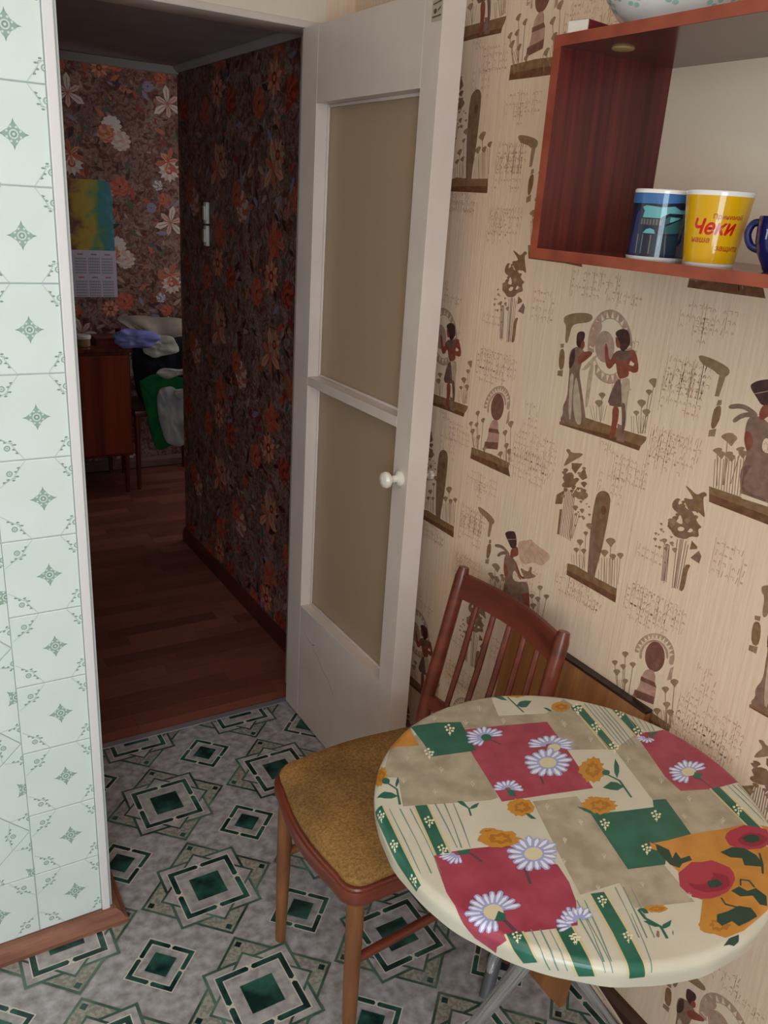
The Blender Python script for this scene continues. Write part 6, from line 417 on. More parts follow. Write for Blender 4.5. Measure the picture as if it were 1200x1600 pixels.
def hallprint(fx, x0, x1, z1, name, parent, cells):
    out = []
    def add(kind, u, z, r, cols, seedshift=0):
        for s in range(-4, 5):
            for q in range(-1, 6):
                U, Z = u+s*.52+0*s, z-.61*2+q*.61+(0 if s % 2 == 0 else 0)
                if x0-.1 < U < x1+.1 and -.1 < Z < z1+.1: flower(out, U, Z, r, kind, cols)
    for c in cells: add(*c)
    for k in range(int((x1-x0)*520)):
        u, z = R_.uniform(x0, x1), R_.uniform(0, z1); r = R_.uniform(.012, .03); t = R_.uniform(0, 6.3); c = R_.choice(('grn', 'grn', 'lav', 'rustd', 'sand', 'dk', 'dk', 'peachd', 'rust'))
        out.insert(0, (c, [(u+r*math.cos(t+a)*f, z+r*math.sin(t+a)*f) for a, f in ((0, 1.5), (.7, .6), (2.4, .5), (3.14, 1), (4, .5), (5.5, .6))]))
    res = [(c, cliprect(p, x0, x1, .062, z1)) for c, p in out]
    return printed(name, [r for r in res if len(r[1]) > 2], fx, hm, parent)
pk = ('peach', 'pink', 'rustd'); rs = ('rust', 'peachd', 'dk')
hallprint(lambda u, v, h: (-.0015-h, u, v), .107, 1.499, 2.046, 'wallpaper_print', hw, [('daisy', .515, 1.954, .062, ('peach', 'peachd', 'rustd')), ('lily', .515, 1.69, .085, ('peachd', 'peach', 'rust')), ('dahlia', .5, 1.455, .05, rs), ('dahlia', .785, 1.56, .06, ('pink', 'peachd', 'peach')), ('daisy', .998, 1.728, .055, ('peachd', 'sand', 'rustd')), ('lily', 1.0, 1.456, .07, ('rust', 'peachd', 'rust')), ('dahlia', .64, 1.28, .055, rs), ('dahlia', .9, 1.3, .05, ('rustd', 'rust', 'dk')), ('dahlia', .32, 1.6, .05, rs)])
hallprint(lambda u, v, h: (u, 2.72-h, v), -.9, 1.4, 2.54, 'wallpaper_print', fwall, [('daisy', .335, 1.70, .062, ('pink', 'wht', 'rust')), ('lily', .335, 1.427, .085, ('pink', 'wht', 'peachd')), ('dahlia', .03, 1.90, .055, ('wht', 'wht', 'pink')), ('dahlia', .075, 1.83, .055, ('wht', 'pink', 'peach')), ('dahlia', .0, 1.86, .05, ('peach', 'peachd', 'rust')), ('dahlia', .06, 1.6, .055, rs), ('daisy', -.02, 1.56, .05, ('peachd', 'peach', 'rustd')), ('lily', -.19, 1.746, .07, ('peach', 'peachd', 'rust')), ('dahlia', .3, 1.55, .035, rs), ('dahlia', .23, 1.5, .03, ('lav', 'lav', 'dk')), ('dahlia', .27, 1.62, .03, ('lav', 'wht', 'dk'))])

# ---- printed papyrus wallpaper
lt = lambda c: tuple(min(1, int(c[i:i+2], 16)/255+.07) for i in (0, 2, 4))
wm = {k: mat('paper_print_'+k, c, c if k in ('paper', 'cream') else lt(c), scale=70, rough=.6, lo=.4, hi=.65) for k, c in dict(bar='7f5c3b', bar2='693f25', rose='ad8a75', cream='e3cdb0', line='ab8f78', paper='e8d1b5', rosed='a98875', khaki='8a6b4e', tan='b59d83', robe='80604f', dark='42221f', skin='84402f', dark2='6b4c40', tan2='917358', disc='754739', disc2='6f3f36', rose2='b08473', obel='7c5b41', para='c99f85', glyph='c49d82', blue='cdc6b2').items()}
motif = unpack(WALLPRINT, WALLPRINT_COLS)
motif = [(c, chaikin(p, 1 if len(p) < 7 else 2) if len(p) > 4 and not (max(a for a, _ in p)-min(a for a, _ in p) > 95 and c in ('bar', 'bar2')) else p) for c, p in motif]
mlv = layers(motif)
pr = []; lvl = []
SH = {-1: -.068, 0: 0, 1: .46, 2: .46+.39, 3: .2, 4: .7}
for s in range(-1, 5):
    for n in range(-3, 4):
        for (c, p), lv in zip(motif, mlv):
            q = cliprect([(a/1000+s*.548, b/1000+SH[s]+n*.817) for a, b in p], max(.001, .657+s*.548 if s >= 0 else 0), min(3.38, 1.204+s*.548), .0455, KZ-.001)
            if len(q) > 2: pr.append((c, q)); lvl.append(lv+2)
gl = []
for s in range(-1, 5):
    for n in range(-3, 4):
        for (x, z, w_, h_) in GLYPHS:
            rg = random.Random(x*31+z)
            x_, z_ = x/1000+s*.548, z/1000+SH[s]+n*.817; w2, h2 = w_/1000*.86, h_/1000*.9
            cells = int(max(3, w2*2/.0095)); rows = int(max(2, h2*2/.0135))
            for i in range(cells):
                for j in range(rows):
                    cx = x_-w2+(i+.5)*2*w2/cells; cz = z_-h2+(j+.5)*2*h2/rows
                    if not (0.01 < cx < 3.3 and .06 < cz < KZ-.02) or rg.random() < .22 or ((cx-x_)/w2)**4+((cz-z_)/h2)**4 > 1.1: continue
                    kx = rg.random()
                    if i % 2 == 0: gl.append(('glyph', [(cx-.0064, cz-.009), (cx-.0052, cz-.009), (cx-.0052, cz+.009), (cx-.0064, cz+.009)]))
                    if kx < .35: gl.append(('glyph', strip([(cx-.003, cz-.002), (cx, cz+.003), (cx+.003, cz-.002)], .002)))
                    elif kx < .6: gl.append(('glyph', ell(cx, cz, .0034, .0023, 6)))
                    elif kx < .8: gl.append(('glyph', strip([(cx-.003, cz+.003), (cx+.003, cz+.003), (cx+.003, cz-.003)], .0018)))
                    else: gl.append(('glyph', strip([(cx-.001, cz-.006), (cx+.001, cz+.006)], .0019)))
wp = printed('wallpaper_print', gl+pr, lambda u, v, h: (-h, -u, v), wm, wall_right, z=[0]*len(gl)+lvl)
wp['label'] = 'brown ancient Egyptian figures and plants printed on the wallpaper'
hy = box('paper_seam', (-.00006, -.6586, .046), (0, -.6579, KZ-.01), wm['glyph'], wall_right)
for k in range(1, 4):
    o = hy.copy(); COL.objects.link(o); o.location.y -= .548*k

# ---- linoleum print
fp = []
m_gm = mat('marble_green_print', '0e2b28', '35695c', scale=18, rough=.3, detail=8, lo=.42, hi=.68)
fm = {'g': m_gm, 'c': flat('lino_cream_line', 'd2cabd', .32), 'l': mat('lino_dark_line', '24372f', '5f7d6c', scale=9, rough=.32), 'b': mat('lino_textured_diamond', '86837a', 'a09c90', scale=120, rough=.34, lo=.45, hi=.55), 'm': mat('lino_inner_marble', '90898a', 'c0bab9', scale=42, rough=.32, detail=8, lo=.3, hi=.72)}
def sq(cx, cy, r, rot): return [(cx+r*math.cos(rot+k*math.pi/2), cy+r*math.sin(rot+k*math.pi/2)) for k in range(4)]
def ring(col, cx, cy, r, wd, rot):      # r = circumradius
    o, i = sq(cx, cy, r, rot), sq(cx, cy, r-wd*1.414, rot)
    for k in range(4): fp.append((col, [o[k], o[(k+1) % 4], i[(k+1) % 4], i[k]]))
def corner_bars(cx, cy, r, wd, rot):
    o, i = sq(cx, cy, r, rot), sq(cx, cy, r-wd*1.414, rot)
    for k in range(4):
        def lerp(a, b, t): return (a[0]+(b[0]-a[0])*t, a[1]+(b[1]-a[1])*t)
        for col, g, e_ in (('c', .015, .0026), ('g', .05, 0)):
            O = sq(cx, cy, r+e_*1.414, rot); I = sq(cx, cy, r-(wd+e_)*1.414, rot)
            t = .5-g
            fp.append((col, [O[k], lerp(O[k], O[(k+1) % 4], t), lerp(lerp(O[k], O[(k+1) % 4], t+.03), lerp(I[k], I[(k+1) % 4], t+.03), .5), lerp(I[k], I[(k+1) % 4], t), I[k], lerp(I[k], I[k-1], t), lerp(lerp(O[k], O[k-1], t+.03), lerp(I[k], I[k-1], t+.03), .5), lerp(O[k], O[k-1], t)]))
q2 = math.sqrt(2); Q4 = math.pi/4
for i in range(-6, 3):
    for j in range(-9, 3):
        cx, cy = -.658+.3385*i, -.666+.3385*j
        fp.append(('b', sq(cx, cy, .163, 0))); ring('l', cx, cy, .166, .006, 0)
        fp.append(('m', sq(cx, cy, .097*q2, Q4))); ring('l', cx, cy, .100*q2, .0065, Q4)
        fp.append(('m', sq(cx, cy, .116, 0))); ring('l', cx, cy, .119, .0055, 0)
        for k in range(4): fp.append(('g', sq(cx+.141*math.cos(k*math.pi/2), cy+.141*math.sin(k*math.pi/2), .0095, 0)))
        fp.append(('m', sq(cx, cy, .074*q2, Q4))); corner_bars(cx, cy, .078*q2, .0125, Q4); fp.append(('g', sq(cx, cy, .037*q2, Q4)))
        cx += .16925; cy += .16925
        corner_bars(cx, cy, .078, .0105, 0); fp.append(('g', sq(cx, cy, .036, 0)))
fp2 = []
for c, p in fp:
    q = cliprect(p, KX0+.001, -.001, KY0+.001, -.013)
    if len(q) > 2 and not (max(a for a, _ in q) < TX+.02 and min(b_ for _, b_ in q) > TY): fp2.append((c, q))
printed('floor_print', fp2, lambda u, v, h: (u, v, h), fm, floor)
bpy.data.objects['floor_print']['label'] = 'green marble squares and diamonds printed on grey linoleum'

# ================================================================ THE DOOR
DX, DT, DW, DH = -.152, .055, .65, 2.01
door = empty('door_1', (DX, 0, 0)); struct(door); door['label'] = 'white painted glazed kitchen door standing open against the papered wall'
def dbox(name, d0, d1, z0, z1, m=m_white, x0=DX, x1=DX+DT, bev=.0008): return box(name, (x0, -d1, z0), (x1, -d0, z1), m, door, bev)
dbox('stile', .008, .098, .008, DH); dbox('stile', .584, DW, .008, DH)
dbox('top_rail', .0985, .5835, 1.832, DH); dbox('glazing_bar', .0985, .5835, 1.103, 1.128); dbox('bottom_panel', .0985, .5835, .008, .405)
m_fr = bpy.data.materials.new('frosted_glass'); m_fr.use_nodes = True
gb = m_fr.node_tree.nodes['Principled BSDF']; gb.inputs['Transmission Weight'].default_value = .62; gb.inputs['Roughness'].default_value = .38; gb.inputs['IOR'].default_value = 1.3; gb.inputs['Base Color'].default_value = (*lin('e6cfb2'), 1)
nz = m_fr.node_tree.nodes.new('ShaderNodeTexNoise'); nz.inputs['Scale'].default_value = 260; bp = m_fr.node_tree.nodes.new('ShaderNodeBump'); bp.inputs['Strength'].default_value = .25; bp.inputs['Distance'].default_value = .001
tcn = m_fr.node_tree.nodes.new('ShaderNodeTexCoord'); m_fr.node_tree.links.new(tcn.outputs['Object'], nz.inputs[0]); m_fr.node_tree.links.new(nz.outputs['Fac'], bp.inputs['Height']); m_fr.node_tree.links.new(bp.outputs[0], gb.inputs['Normal'])
for z0, z1 in ((.405, 1.103), (1.128, 1.832)): box('frosted_pane', (DX+.037, -.5835, z0), (DX+.041, -.0985, z1), m_fr, door)
for z0, z1 in ((.405, 1.103), (1.128, 1.832)):
    bm = bmesh.new()
    for lo, hi in (((DX+.031, -.1065, z0), (DX+.037, -.0985, z1)), ((DX+.031, -.5835, z0), (DX+.037, -.5755, z1)), ((DX+.031, -.5755, z0), (DX+.037, -.1065, z0+.008)), ((DX+.031, -.5755, z1-.008), (DX+.037, -.1065, z1))): add_box(bm, lo, hi, .002)
    fin('glazing_bead', bm, m_white, door, 'auto')
m_knob = flat('white_porcelain', 'e9e0d4', .18)
bm = bmesh.new(); lathe(bm, [(.001, 0), (.019, 0), (.019, -.004), (.015, -.008), (.009, -.011), (.0085, -.024), (.012, -.029), (.019, -.034), (.0205, -.041), (.017, -.048), (.009, -.052), (.001, -.053)], (DX, -.617, .985), 28, 'x', 0, True)
k = fin('knob', bm, m_knob, door, 'auto'); k['label'] = 'round white door knob'
m_chrome = mat('chrome', 'dcdee2', 'eaecf0', rough=.14, metal=.9)
bm = bmesh.new(); lathe(bm, [(.001, 0), (.014, 0), (.014, .003), (.006, .006), (.006, .02), (.014, .026), (.015, .034), (.01, .040), (.001, .041)], (DX+DT, -.617, .985), 20, 'x', 0, True)
fin('knob', bm, m_chrome, door, 'auto')['label'] = 'small metal knob on the wall side'
box('hinge', (-.112, -.0075, 1.70), (-.106, -.0005, 1.80), m_white, door, .002); box('hinge', (-.112, -.0075, .25), (-.106, -.0005, .35), m_white, door, .002)
stk = box('sticker', (DX-.0012, -.648, 1.950), (DX-.0002, -.612, 1.988), flat('sticker_paper', 'b5a795', .4), door); stk['label'] = 'small worn paper sticker near the top corner'
printed('sticker_print', [('k', [(.614, 1.956), (.645, 1.958), (.645, 1.961), (.614, 1.959)]), ('k', ell(.624, 1.968, .006, .005, 10)), ('k', [(.633, 1.966), (.643, 1.972), (.643, 1.976), (.633, 1.97)]), ('k', [(.615, 1.979), (.645, 1.983), (.645, 1.986), (.615, 1.982)])], lambda u, v, h: (DX-.0013-h, -u, v), {'k': flat('sticker_ink', '5a5046', .5)}, stk)
ck = printed('paint_crack', [('k', strip([(.13, .33), (.16, .315), (.19, .312), (.2, .300), (.235, .285), (.262, .262), (.3, .25), (.34, .215)], .0016)), ('k', strip([(.19, .312), (.205, .318)], .003))], lambda u, v, h: (DX-h-.0001, -u, v), {'k': flat('paint_crack_dark', '8f8078', .6)}, door); ck['label'] = 'thin crack in the paint of the bottom panel'
# light switch on the hall wall
sw = empty('light_switch', (-.0015, 1.14, 1.4)); tag(sw, 'white double light switch on the dark hall wall', 'switch')
for a, b_ in ((1.40, 1.478), (1.484, 1.565)):
    box('switch_plate', (-.016, 1.125, a), (-.0016, 1.16, b_), flat('switch_white', 'd9d6cc', .25), sw, .004); box('rocker', (-.021, 1.132, a+.014), (-.016, 1.153, b_-.014), flat('switch_white', 'd9d6cc', .25), sw, .002)
# ================================================================ TABLE
TC = Vector((-.353, -1.483, 0)); TZ = .745; TR = .307
tb = empty('round_table', TC); tag(tb, 'small round folding table with chrome tube legs under the patchwork cloth', 'table')
bm = bmesh.new(); lathe(bm, [(.001, TZ-.024), (TR-.012, TZ-.024), (TR-.005, TZ-.02), (TR-.005, TZ-.006), (TR-.014, TZ-.0025), (.001, TZ-.0025)], TC, 64, 'z', 0, True); fin('tabletop', bm, flat('chipboard', '9c7b58', .6), tb, 'auto')
m_foot = flat('grey_rubber', '55555a', .5)
for top, foot, mid in (((-.566, -1.656, .716), (-.385, -1.315, .012), None), ((-.538, -1.69, .716), (-.046, -1.49, .012), None), ((-.16, -1.40, .716), (-.244, -1.244, .014), (-.212, -1.225, .10))):
    pts = [top, foot] if mid is None else smoothpath([top, (-.19, -1.27, .22), mid, (-.225, -1.232, .05), foot], 6)
    a, b_ = Vector(pts[-2]), Vector(pts[-1]); 
    lg = tube('leg', pts, .0115, m_chrome, tb, 18); dn = (b_-a).normalized()
    tube('rubber_foot', [b_-dn*(.10 if mid else .02), b_+dn*.001], .0145, m_foot, lg, 16)
    if mid: lg['label'] = 'leg with a dark bent end at the chair side'
# tablecloth
m_cloth = mat('oilcloth_cream', 'c6bfab', 'd0cab8', scale=9, rough=.28, spec=.5, bump=.08, bscale=40)
cloth_drop = .034
def drape(u, v, h):
    s = math.hypot(u, v); th = math.atan2(v, u); rc = .013
    if s < TR-rc: return (TC.x+u, TC.y+v, TZ+h)
    t = (s-(TR-rc))*.85; c, s_ = math.cos(th), math.sin(th)
    rip = .0005*math.sin(th*17)+.0003*math.sin(th*29+1)
    if t < rc*math.pi/2:
        a = t/rc; r = TR-rc+(rc+h)*math.sin(a)+rip*a*.5; z = TZ-rc+(rc+h)*math.cos(a)
    else:
        d = min(t-rc*math.pi/2, cloth_drop-rc); r = TR+h-d*.12+rip*(.8+d*30); z = TZ-rc-d
    return (TC.x+r*c, TC.y+r*s_, z)
NS = 144; RAD = [TR-.013]+[TR-.013+.0026*k for k in range(1, 9)]+[TR+.015, TR+.022, TR+.030, TR+.040]
def rim(k, r, h): t = 2*math.pi*k/NS; return drape(r*math.cos(t), r*math.sin(t), h)
bm = bmesh.new(); rows = []
for r in [.1, .2]+RAD: rows.append([bm.verts.new(rim(k, r, 0)) for k in range(NS)])
c0 = bm.verts.new((TC.x, TC.y, TZ))
for k in range(NS): bm.faces.new((c0, rows[0][k], rows[0][(k+1) % NS]))
for A, B in zip(rows, rows[1:]):
    for k in range(NS): bm.faces.new((A[k], B[k], B[(k+1) % NS])); bm.faces.new((A[k], B[(k+1) % NS], A[(k+1) % NS]))
bm.normal_update()
cl = fin('tablecloth', bm, m_cloth, None, True, False); tag(cl, 'round patchwork oilcloth with daisies, poppies and red and green squares', 'tablecloth')
cmat = dict(tan=mat('oilcloth_tan', '9a8e79', 'b3a892', scale=28, rough=.3, detail=6), red=mat('oilcloth_red', '97364a', 'a84658', scale=30, rough=.3, detail=6), green=mat('oilcloth_green', '1f5a48', '2c6a56', scale=30, rough=.3, detail=6), orange=mat('oilcloth_orange', 'b87a2e', 'c98c3e', scale=26, rough=.3))
for k_, c_ in dict(gold='cdbd92', gline='6f8a7c', stem='5a3f4a', petald='a2aad6', petal='e4e6f5', cream2='d6cba8', gold2='c08530', gold3='a96c26', brownsp='8a6a66', poppy='a83448', poppyd='8f2338', dgreen='1f4136', cream3='e6dfbf', pale='c9c1ae').items(): cmat[k_] = flat('oilcloth_'+k_, c_, .3)
raw = [(c, [(a/1000, b/1000) for a, b in p]) for c, p in unpack(CLOTHPRINT, CLOTHPRINT_COLS)]
res = [(c, p) for c, p in raw if len(p) > 2]
lv = layers(res); keys = list(cmat); vs = []; fs = []; mi = []
def emit(pts, key): n = len(vs); vs.extend(pts); fs.append(list(range(n, n+len(pts)))); mi.append(keys.index(key))
tris = []
for A, B in zip(RAD, RAD[1:]):
    for k in range(NS):
        P_ = lambda kk, r: (r*math.cos(2*math.pi*kk/NS), r*math.sin(2*math.pi*kk/NS))
        for q in (((k, A), (k, B), (k+1, B)), ((k, A), (k+1, B), (k+1, A))):
            t3 = [P_(*x) for x in q]; tris.append((min(a for a, _ in t3), max(a for a, _ in t3), min(a for _, a in t3), max(a for _, a in t3), t3, q))
def cliptri(p, t3):
    for i_ in range(3):
        (x0, y0), (x1, y1) = t3[i_], t3[(i_+1) % 3]; nx, ny = y1-y0, x0-x1
        p = cliph(p, nx, ny, nx*x0+ny*y0)
        if len(p) < 3: return []
    return p
for (c, p), l in zip(res, lv):
    h = 1.5e-4+l*2.5e-5
    if max(math.hypot(*a) for a in p) <= TR-.0135: emit([drape(a, b_, h) for a, b_ in p], c); continue
    q = p
    for k in range(NS):
        t = 2*math.pi*(k+.5)/NS; q = cliph(q, math.cos(t), math.sin(t), (TR-.013)*math.cos(math.pi/NS))
        if len(q) < 3: break
    if len(q) > 2: emit([(TC.x+a, TC.y+b_, TZ+h) for a, b_ in q], c)
    x0, x1, y0, y1 = min(a for a, _ in p), max(a for a, _ in p), min(a for _, a in p), max(a for _, a in p)
    for tr in tris:
        if tr[0] > x1 or tr[1] < x0 or tr[2] > y1 or tr[3] < y0: continue
        t3 = tr[4]; q = cliptri(p, t3)
        if len(q) < 3: continue
        W3 = [Vector(rim(kk, r, h)) for kk, r in tr[5]]
        (ax, ay), (bx_, by), (cx_, cy_) = t3; den = (by-cy_)*(ax-cx_)+(cx_-bx_)*(ay-cy_); pts = []
        for x, y in q:
            l1 = ((by-cy_)*(x-cx_)+(cx_-bx_)*(y-cy_))/den; l2 = ((cy_-ay)*(x-cx_)+(ax-cx_)*(y-cy_))/den
            pts.append(W3[0]*l1+W3[1]*l2+W3[2]*(1-l1-l2))
        emit(pts, c)
me = bpy.data.meshes.new('cloth_print'); me.from_pydata([tuple(v) for v in vs], [], fs)
for k_ in keys: me.materials.append(cmat[k_])
me.polygons.foreach_set('material_index', mi); me.update()
cp = bpy.data.objects.new('cloth_print', me); put(cp, cl)
cp['kind'] = 'stuff'; cp['label'] = 'printed patches, stripes and flowers'

# ================================================================ CHAIR
m_wood = mat('red_brown_varnish', '5c291b', '7c3c2a', scale=5, stretch=(1, 1, 5), rough=.3, spec=.5)
m_leg = mat('brown_varnished_beech', '744729', '946038', scale=6, stretch=(5, 5, 1), rough=.35, bump=.1)
m_seat = mat('ochre_boucle', '8e6538', 'ae8450', scale=190, rough=.95, detail=6, bump=.8, bscale=300, spec=.1)
# worn darker middle of the cushion
nt = m_seat.node_tree; N = nt.nodes; L = nt.links
n3 = N.new('ShaderNodeTexNoise'); n3.inputs['Scale'].default_value = 4; n3.inputs['Detail'].default_value = 3; tc = N.new('ShaderNodeTexCoord'); L.new(tc.outputs['Object'], n3.inputs[0])
c3 = N.new('ShaderNodeValToRGB'); c3.color_ramp.elements[0].position = .4; c3.color_ramp.elements[0].color = (.52, .54, .62, 1); c3.color_ramp.elements[1].position = .62; c3.color_ramp.elements[1].color = (1, 1, 1, 1); L.new(n3.outputs['Fac'], c3.inputs[0])
mu = N.new('ShaderNodeMix'); mu.data_type = 'RGBA'; mu.blend_type = 'MULTIPLY'; mu.inputs[0].default_value = 1
src = N['Principled BSDF'].inputs['Base Color'].links[0].from_socket; L.new(src, mu.inputs[6]); L.new(c3.outputs[0], mu.inputs[7]); L.new(mu.outputs[2], N['Principled BSDF'].inputs['Base Color'])
ch = empty('dining_chair', (-.38, -1.03, 0)); tag(ch, 'wooden chair with ochre fabric seat and slatted back beside the round table', 'chair')
def seat_outline(g=0, n=10):
    cs = [(-.583, -.838, .055), (-.19, -.835, .06), (-.185, -1.19, .06), (-.598, -1.238, .055)]   # corner, radius
    out = []
    P = [Vector((c[0], c[1])) for c in cs]; ce = sum(P, Vector((0, 0)))/4
    for i in range(4):
        p = P[i]; a = (P[i-1]-p).normalized(); b_ = (P[(i+1) % 4]-p).normalized(); r = cs[i][2]*1.1
        p0 = p+a*r; p1 = p+b_*r
        for k in range(n+1):
            t = k/n; q = p0*(1-t)**2+p*2*t*(1-t)+p1*t*t; out.append(q)
        e = P[(i+1) % 4]; r2 = cs[(i+1) % 4][2]*1.1
        for k in range(1, 6):
            t = k/6; q = p1.lerp(e-b_*r2, t); nrm = Vector((-b_.y, b_.x)); nrm = nrm if (q-ce).dot(nrm) > 0 else -nrm
            out.append(q+nrm*(.013*math.sin(math.pi*t)*(1.3 if i == 3 else 1)))
    return [q+(ce-q).normalized()*g for q in out]
def slab(prof):    # (inset, z)
    bm = bmesh.new(); rows = []
    for g, z in prof: rows.append([bm.verts.new((q.x, q.y, z)) for q in seat_outline(g)])
    n = len(rows[0])
    for A, B in zip(rows, rows[1:]):
        for k in range(n): bm.faces.new((A[k], A[(k+1) % n], B[(k+1) % n], B[k]))
    bm.faces.new(rows[0]); bm.faces.new(rows[-1]); return bm
fin('seat_frame', slab([(.006, .398), (.001, .401), (0, .405), (0, .424), (.002, .4285), (.007, .4295), (.009, .433), (.014, .434)]), m_wood, ch, 'auto')
fin('seat', slab([(.016, .4335), (.012, .438), (.011, .444), (.015, .450), (.024, .4545), (.05, .458), (.09, .460), (.14, .461)]), m_seat, ch, 'auto')
def leg(pts, rad): return tube('leg', pts, rad, m_leg, ch, 18)
leg([(-.552, -.875, .42), (-.560, -.885, .2), (-.566, -.892, 0)], [.0175, .0155, .0115])
leg([(-.563, -1.205, .42), (-.572, -1.222, .2), (-.578, -1.236, 0)], [.0175, .0155, .0115])
# rear legs run up into the back posts
for y0, y1, y2 in ((-.838, -.828, -.819), (-1.182, -1.172, -1.160)):
    pts = smoothpath([(-.135, y0, 0), (-.168, y0+.002, .22), (-.178, y0+.003, .42), (-.165, y1, .50), (-.128, y1+.003, .66), (-.088, y2, .824)], 5)
    k = len(pts); rad = [.011+.006*min(1, i/(k*.4)) for i in range(k)]; rad[-1] = .0125
    tube('back_post', pts, [r*.95 if i > k*.7 else r for i, r in enumerate(rad)], m_wood, ch, 18)
for y in (-1.205,): pass
tube('stretcher', [(-.568, -.888, .24), (-.17, -.838, .24)], .0095, m_leg, ch); tube('stretcher', [(-.572, -1.218, .26), (-.17, -1.181, .26)], .0095, m_wood, ch)
tube('stretcher', [(-.17, -.838, .30), (-.172, -1.18, .30)], .0085, m_wood, ch)
def curved_board(name, z0, z1, th, bow, x_at, m, ya=-.832, yb=-1.152):
    bm = bmesh.new(); rows = []; n = 14
    for i in range(n+1):
        t = i/n; y = ya+(yb-ya)*t; b_ = bow*math.sin(math.pi*t)
        sec = [(x_at(z0)+b_-th/2, z0), (x_at(z0)+b_+th/2, z0), (x_at(z1)+b_+th/2, z1-.003), (x_at(z1)+b_+th/4, z1), (x_at(z1)+b_-th/4, z1), (x_at(z1)+b_-th/2, z1-.003)]
        rows.append([bm.verts.new((x, y, z)) for x, z in sec])
    for A, B in zip(rows, rows[1:]):
        for k in range(6): bm.faces.new((A[k], A[(k+1) % 6], B[(k+1) % 6], B[k]))
    bm.faces.new(rows[0]); bm.faces.new(rows[-1]); return fin(name, bm, m, ch, 'auto')
xa = lambda z: -.165+(z-.50)*(.165-.088)/.324
curved_board('top_rail', .758, .812, .017, .022, xa, m_wood)
curved_board('lower_rail', .482, .512, .016, .016, xa, m_wood, -.836, -1.166)
for i in range(5):
    t = (i+1)/6; y = -.832-.32*t; b0, b1 = .016*math.sin(math.pi*t), .022*math.sin(math.pi*t)
    bm = bmesh.new(); yl = -.836-.33*t
    sweep(bm, [(xa(.50)+b0, yl, .50), (xa(.63)+(b0+b1)/2+.003, (y+yl)/2, .63), (xa(.765)+b1, y, .765)], [.0075, .0085, .0075], 10, True, 0, .8); fin('slat', bm, m_wood, ch, 'auto')

# board leaning on the wall behind the chair
bd = empty('wooden_board', (-.03, -1.12, 0)); tag(bd, 'brown wood-grain board with dark top edge leaning on the wall behind the chair', 'board')
m_board = mat('walnut_veneer', '8d5834', 'ab7445', scale=5, stretch=(1, 8, .7), rough=.35, kind='noise')
def leaning(name, z0, z1, grow, m):
    xo = lambda z: -.1105+(.0925/.722)*z; bm = bmesh.new()
    y0, y1 = -.925+grow, -1.333-grow
    vs = [bm.verts.new((x, y, z)) for y in (y0, y1) for x, z in ((xo(z0)-grow, z0), (xo(z0)+.016+grow*.5, z0), (xo(z1)+.016+grow*.5, z1), (xo(z1)-grow, z1))]
    bm.faces.new(vs[:4]); bm.faces.new(vs[4:][::-1])
    for k in range(4): bm.faces.new((vs[k], vs[4+k], vs[4+(k+1) % 4], vs[(k+1) % 4]))
    return fin(name, bm, m, bd)
leaning('panel', 0, .716, 0, m_board); leaning('edge_band', .7162, .722, .0012, flat('black_brown_edge', '2b1a16', .35))

# ================================================================ WALL SHELF
SY0, SY1, SZ0, SZ1, SD = -1.112, -1.98, 1.533, 1.857, .25
m_sh = mat('mahogany_laminate', '451414', '6a2622', scale=16, stretch=(4, 4, .12), rough=.22, spec=.5, detail=3)
m_edge = mat('orange_brown_edge', '7c3322', '95462e', scale=18, rough=.4)
sh = empty('wall_shelf', (-.125, -1.546, SZ0)); tag(sh, 'red brown wall shelf with white back holding three mugs', 'shelf')
T = .016
def board(name, lo, hi, side=m_sh):
    o = box(name, lo, hi, side, sh, .0008); e = box('edge_strip', (lo[0]-.0012, lo[1], lo[2]), (lo[0]-.0001, hi[1], hi[2]), m_edge, o); return o
board('side_panel', (-SD, SY0-T, SZ0), (-.001, SY0, SZ1)); board('side_panel', (-SD, SY1, SZ0), (-.001, SY1+T, SZ1))
m_shtop = mat('shelf_inner_laminate', '5a2a22', '6e3a2e', scale=10, rough=.16, spec=.6)
board('top_board', (-SD, SY1+T, SZ1-T), (-.001, SY0-T, SZ1), m_shtop); board('bottom_board', (-SD, SY1+T, SZ0), (-.001, SY0-T, SZ0+T), m_shtop)
box('back_panel', (-.005, SY1+T, SZ0+T), (-.001, SY0-T, SZ1-T), flat('white_hardboard', 'e6d3bd', .45), sh)
bm = bmesh.new(); lathe(bm, [(.001, 0), (.017, 0), (.017, -.002), (.013, -.0035), (.001, -.004)], (-.185, -1.192, SZ1-T-.0001), 20, 'z', 0, True); fin('hole_cover', bm, flat('pale_wood_cap', 'a98a5a', .5), sh, 'auto')['label'] = 'round pale cap under the top board'
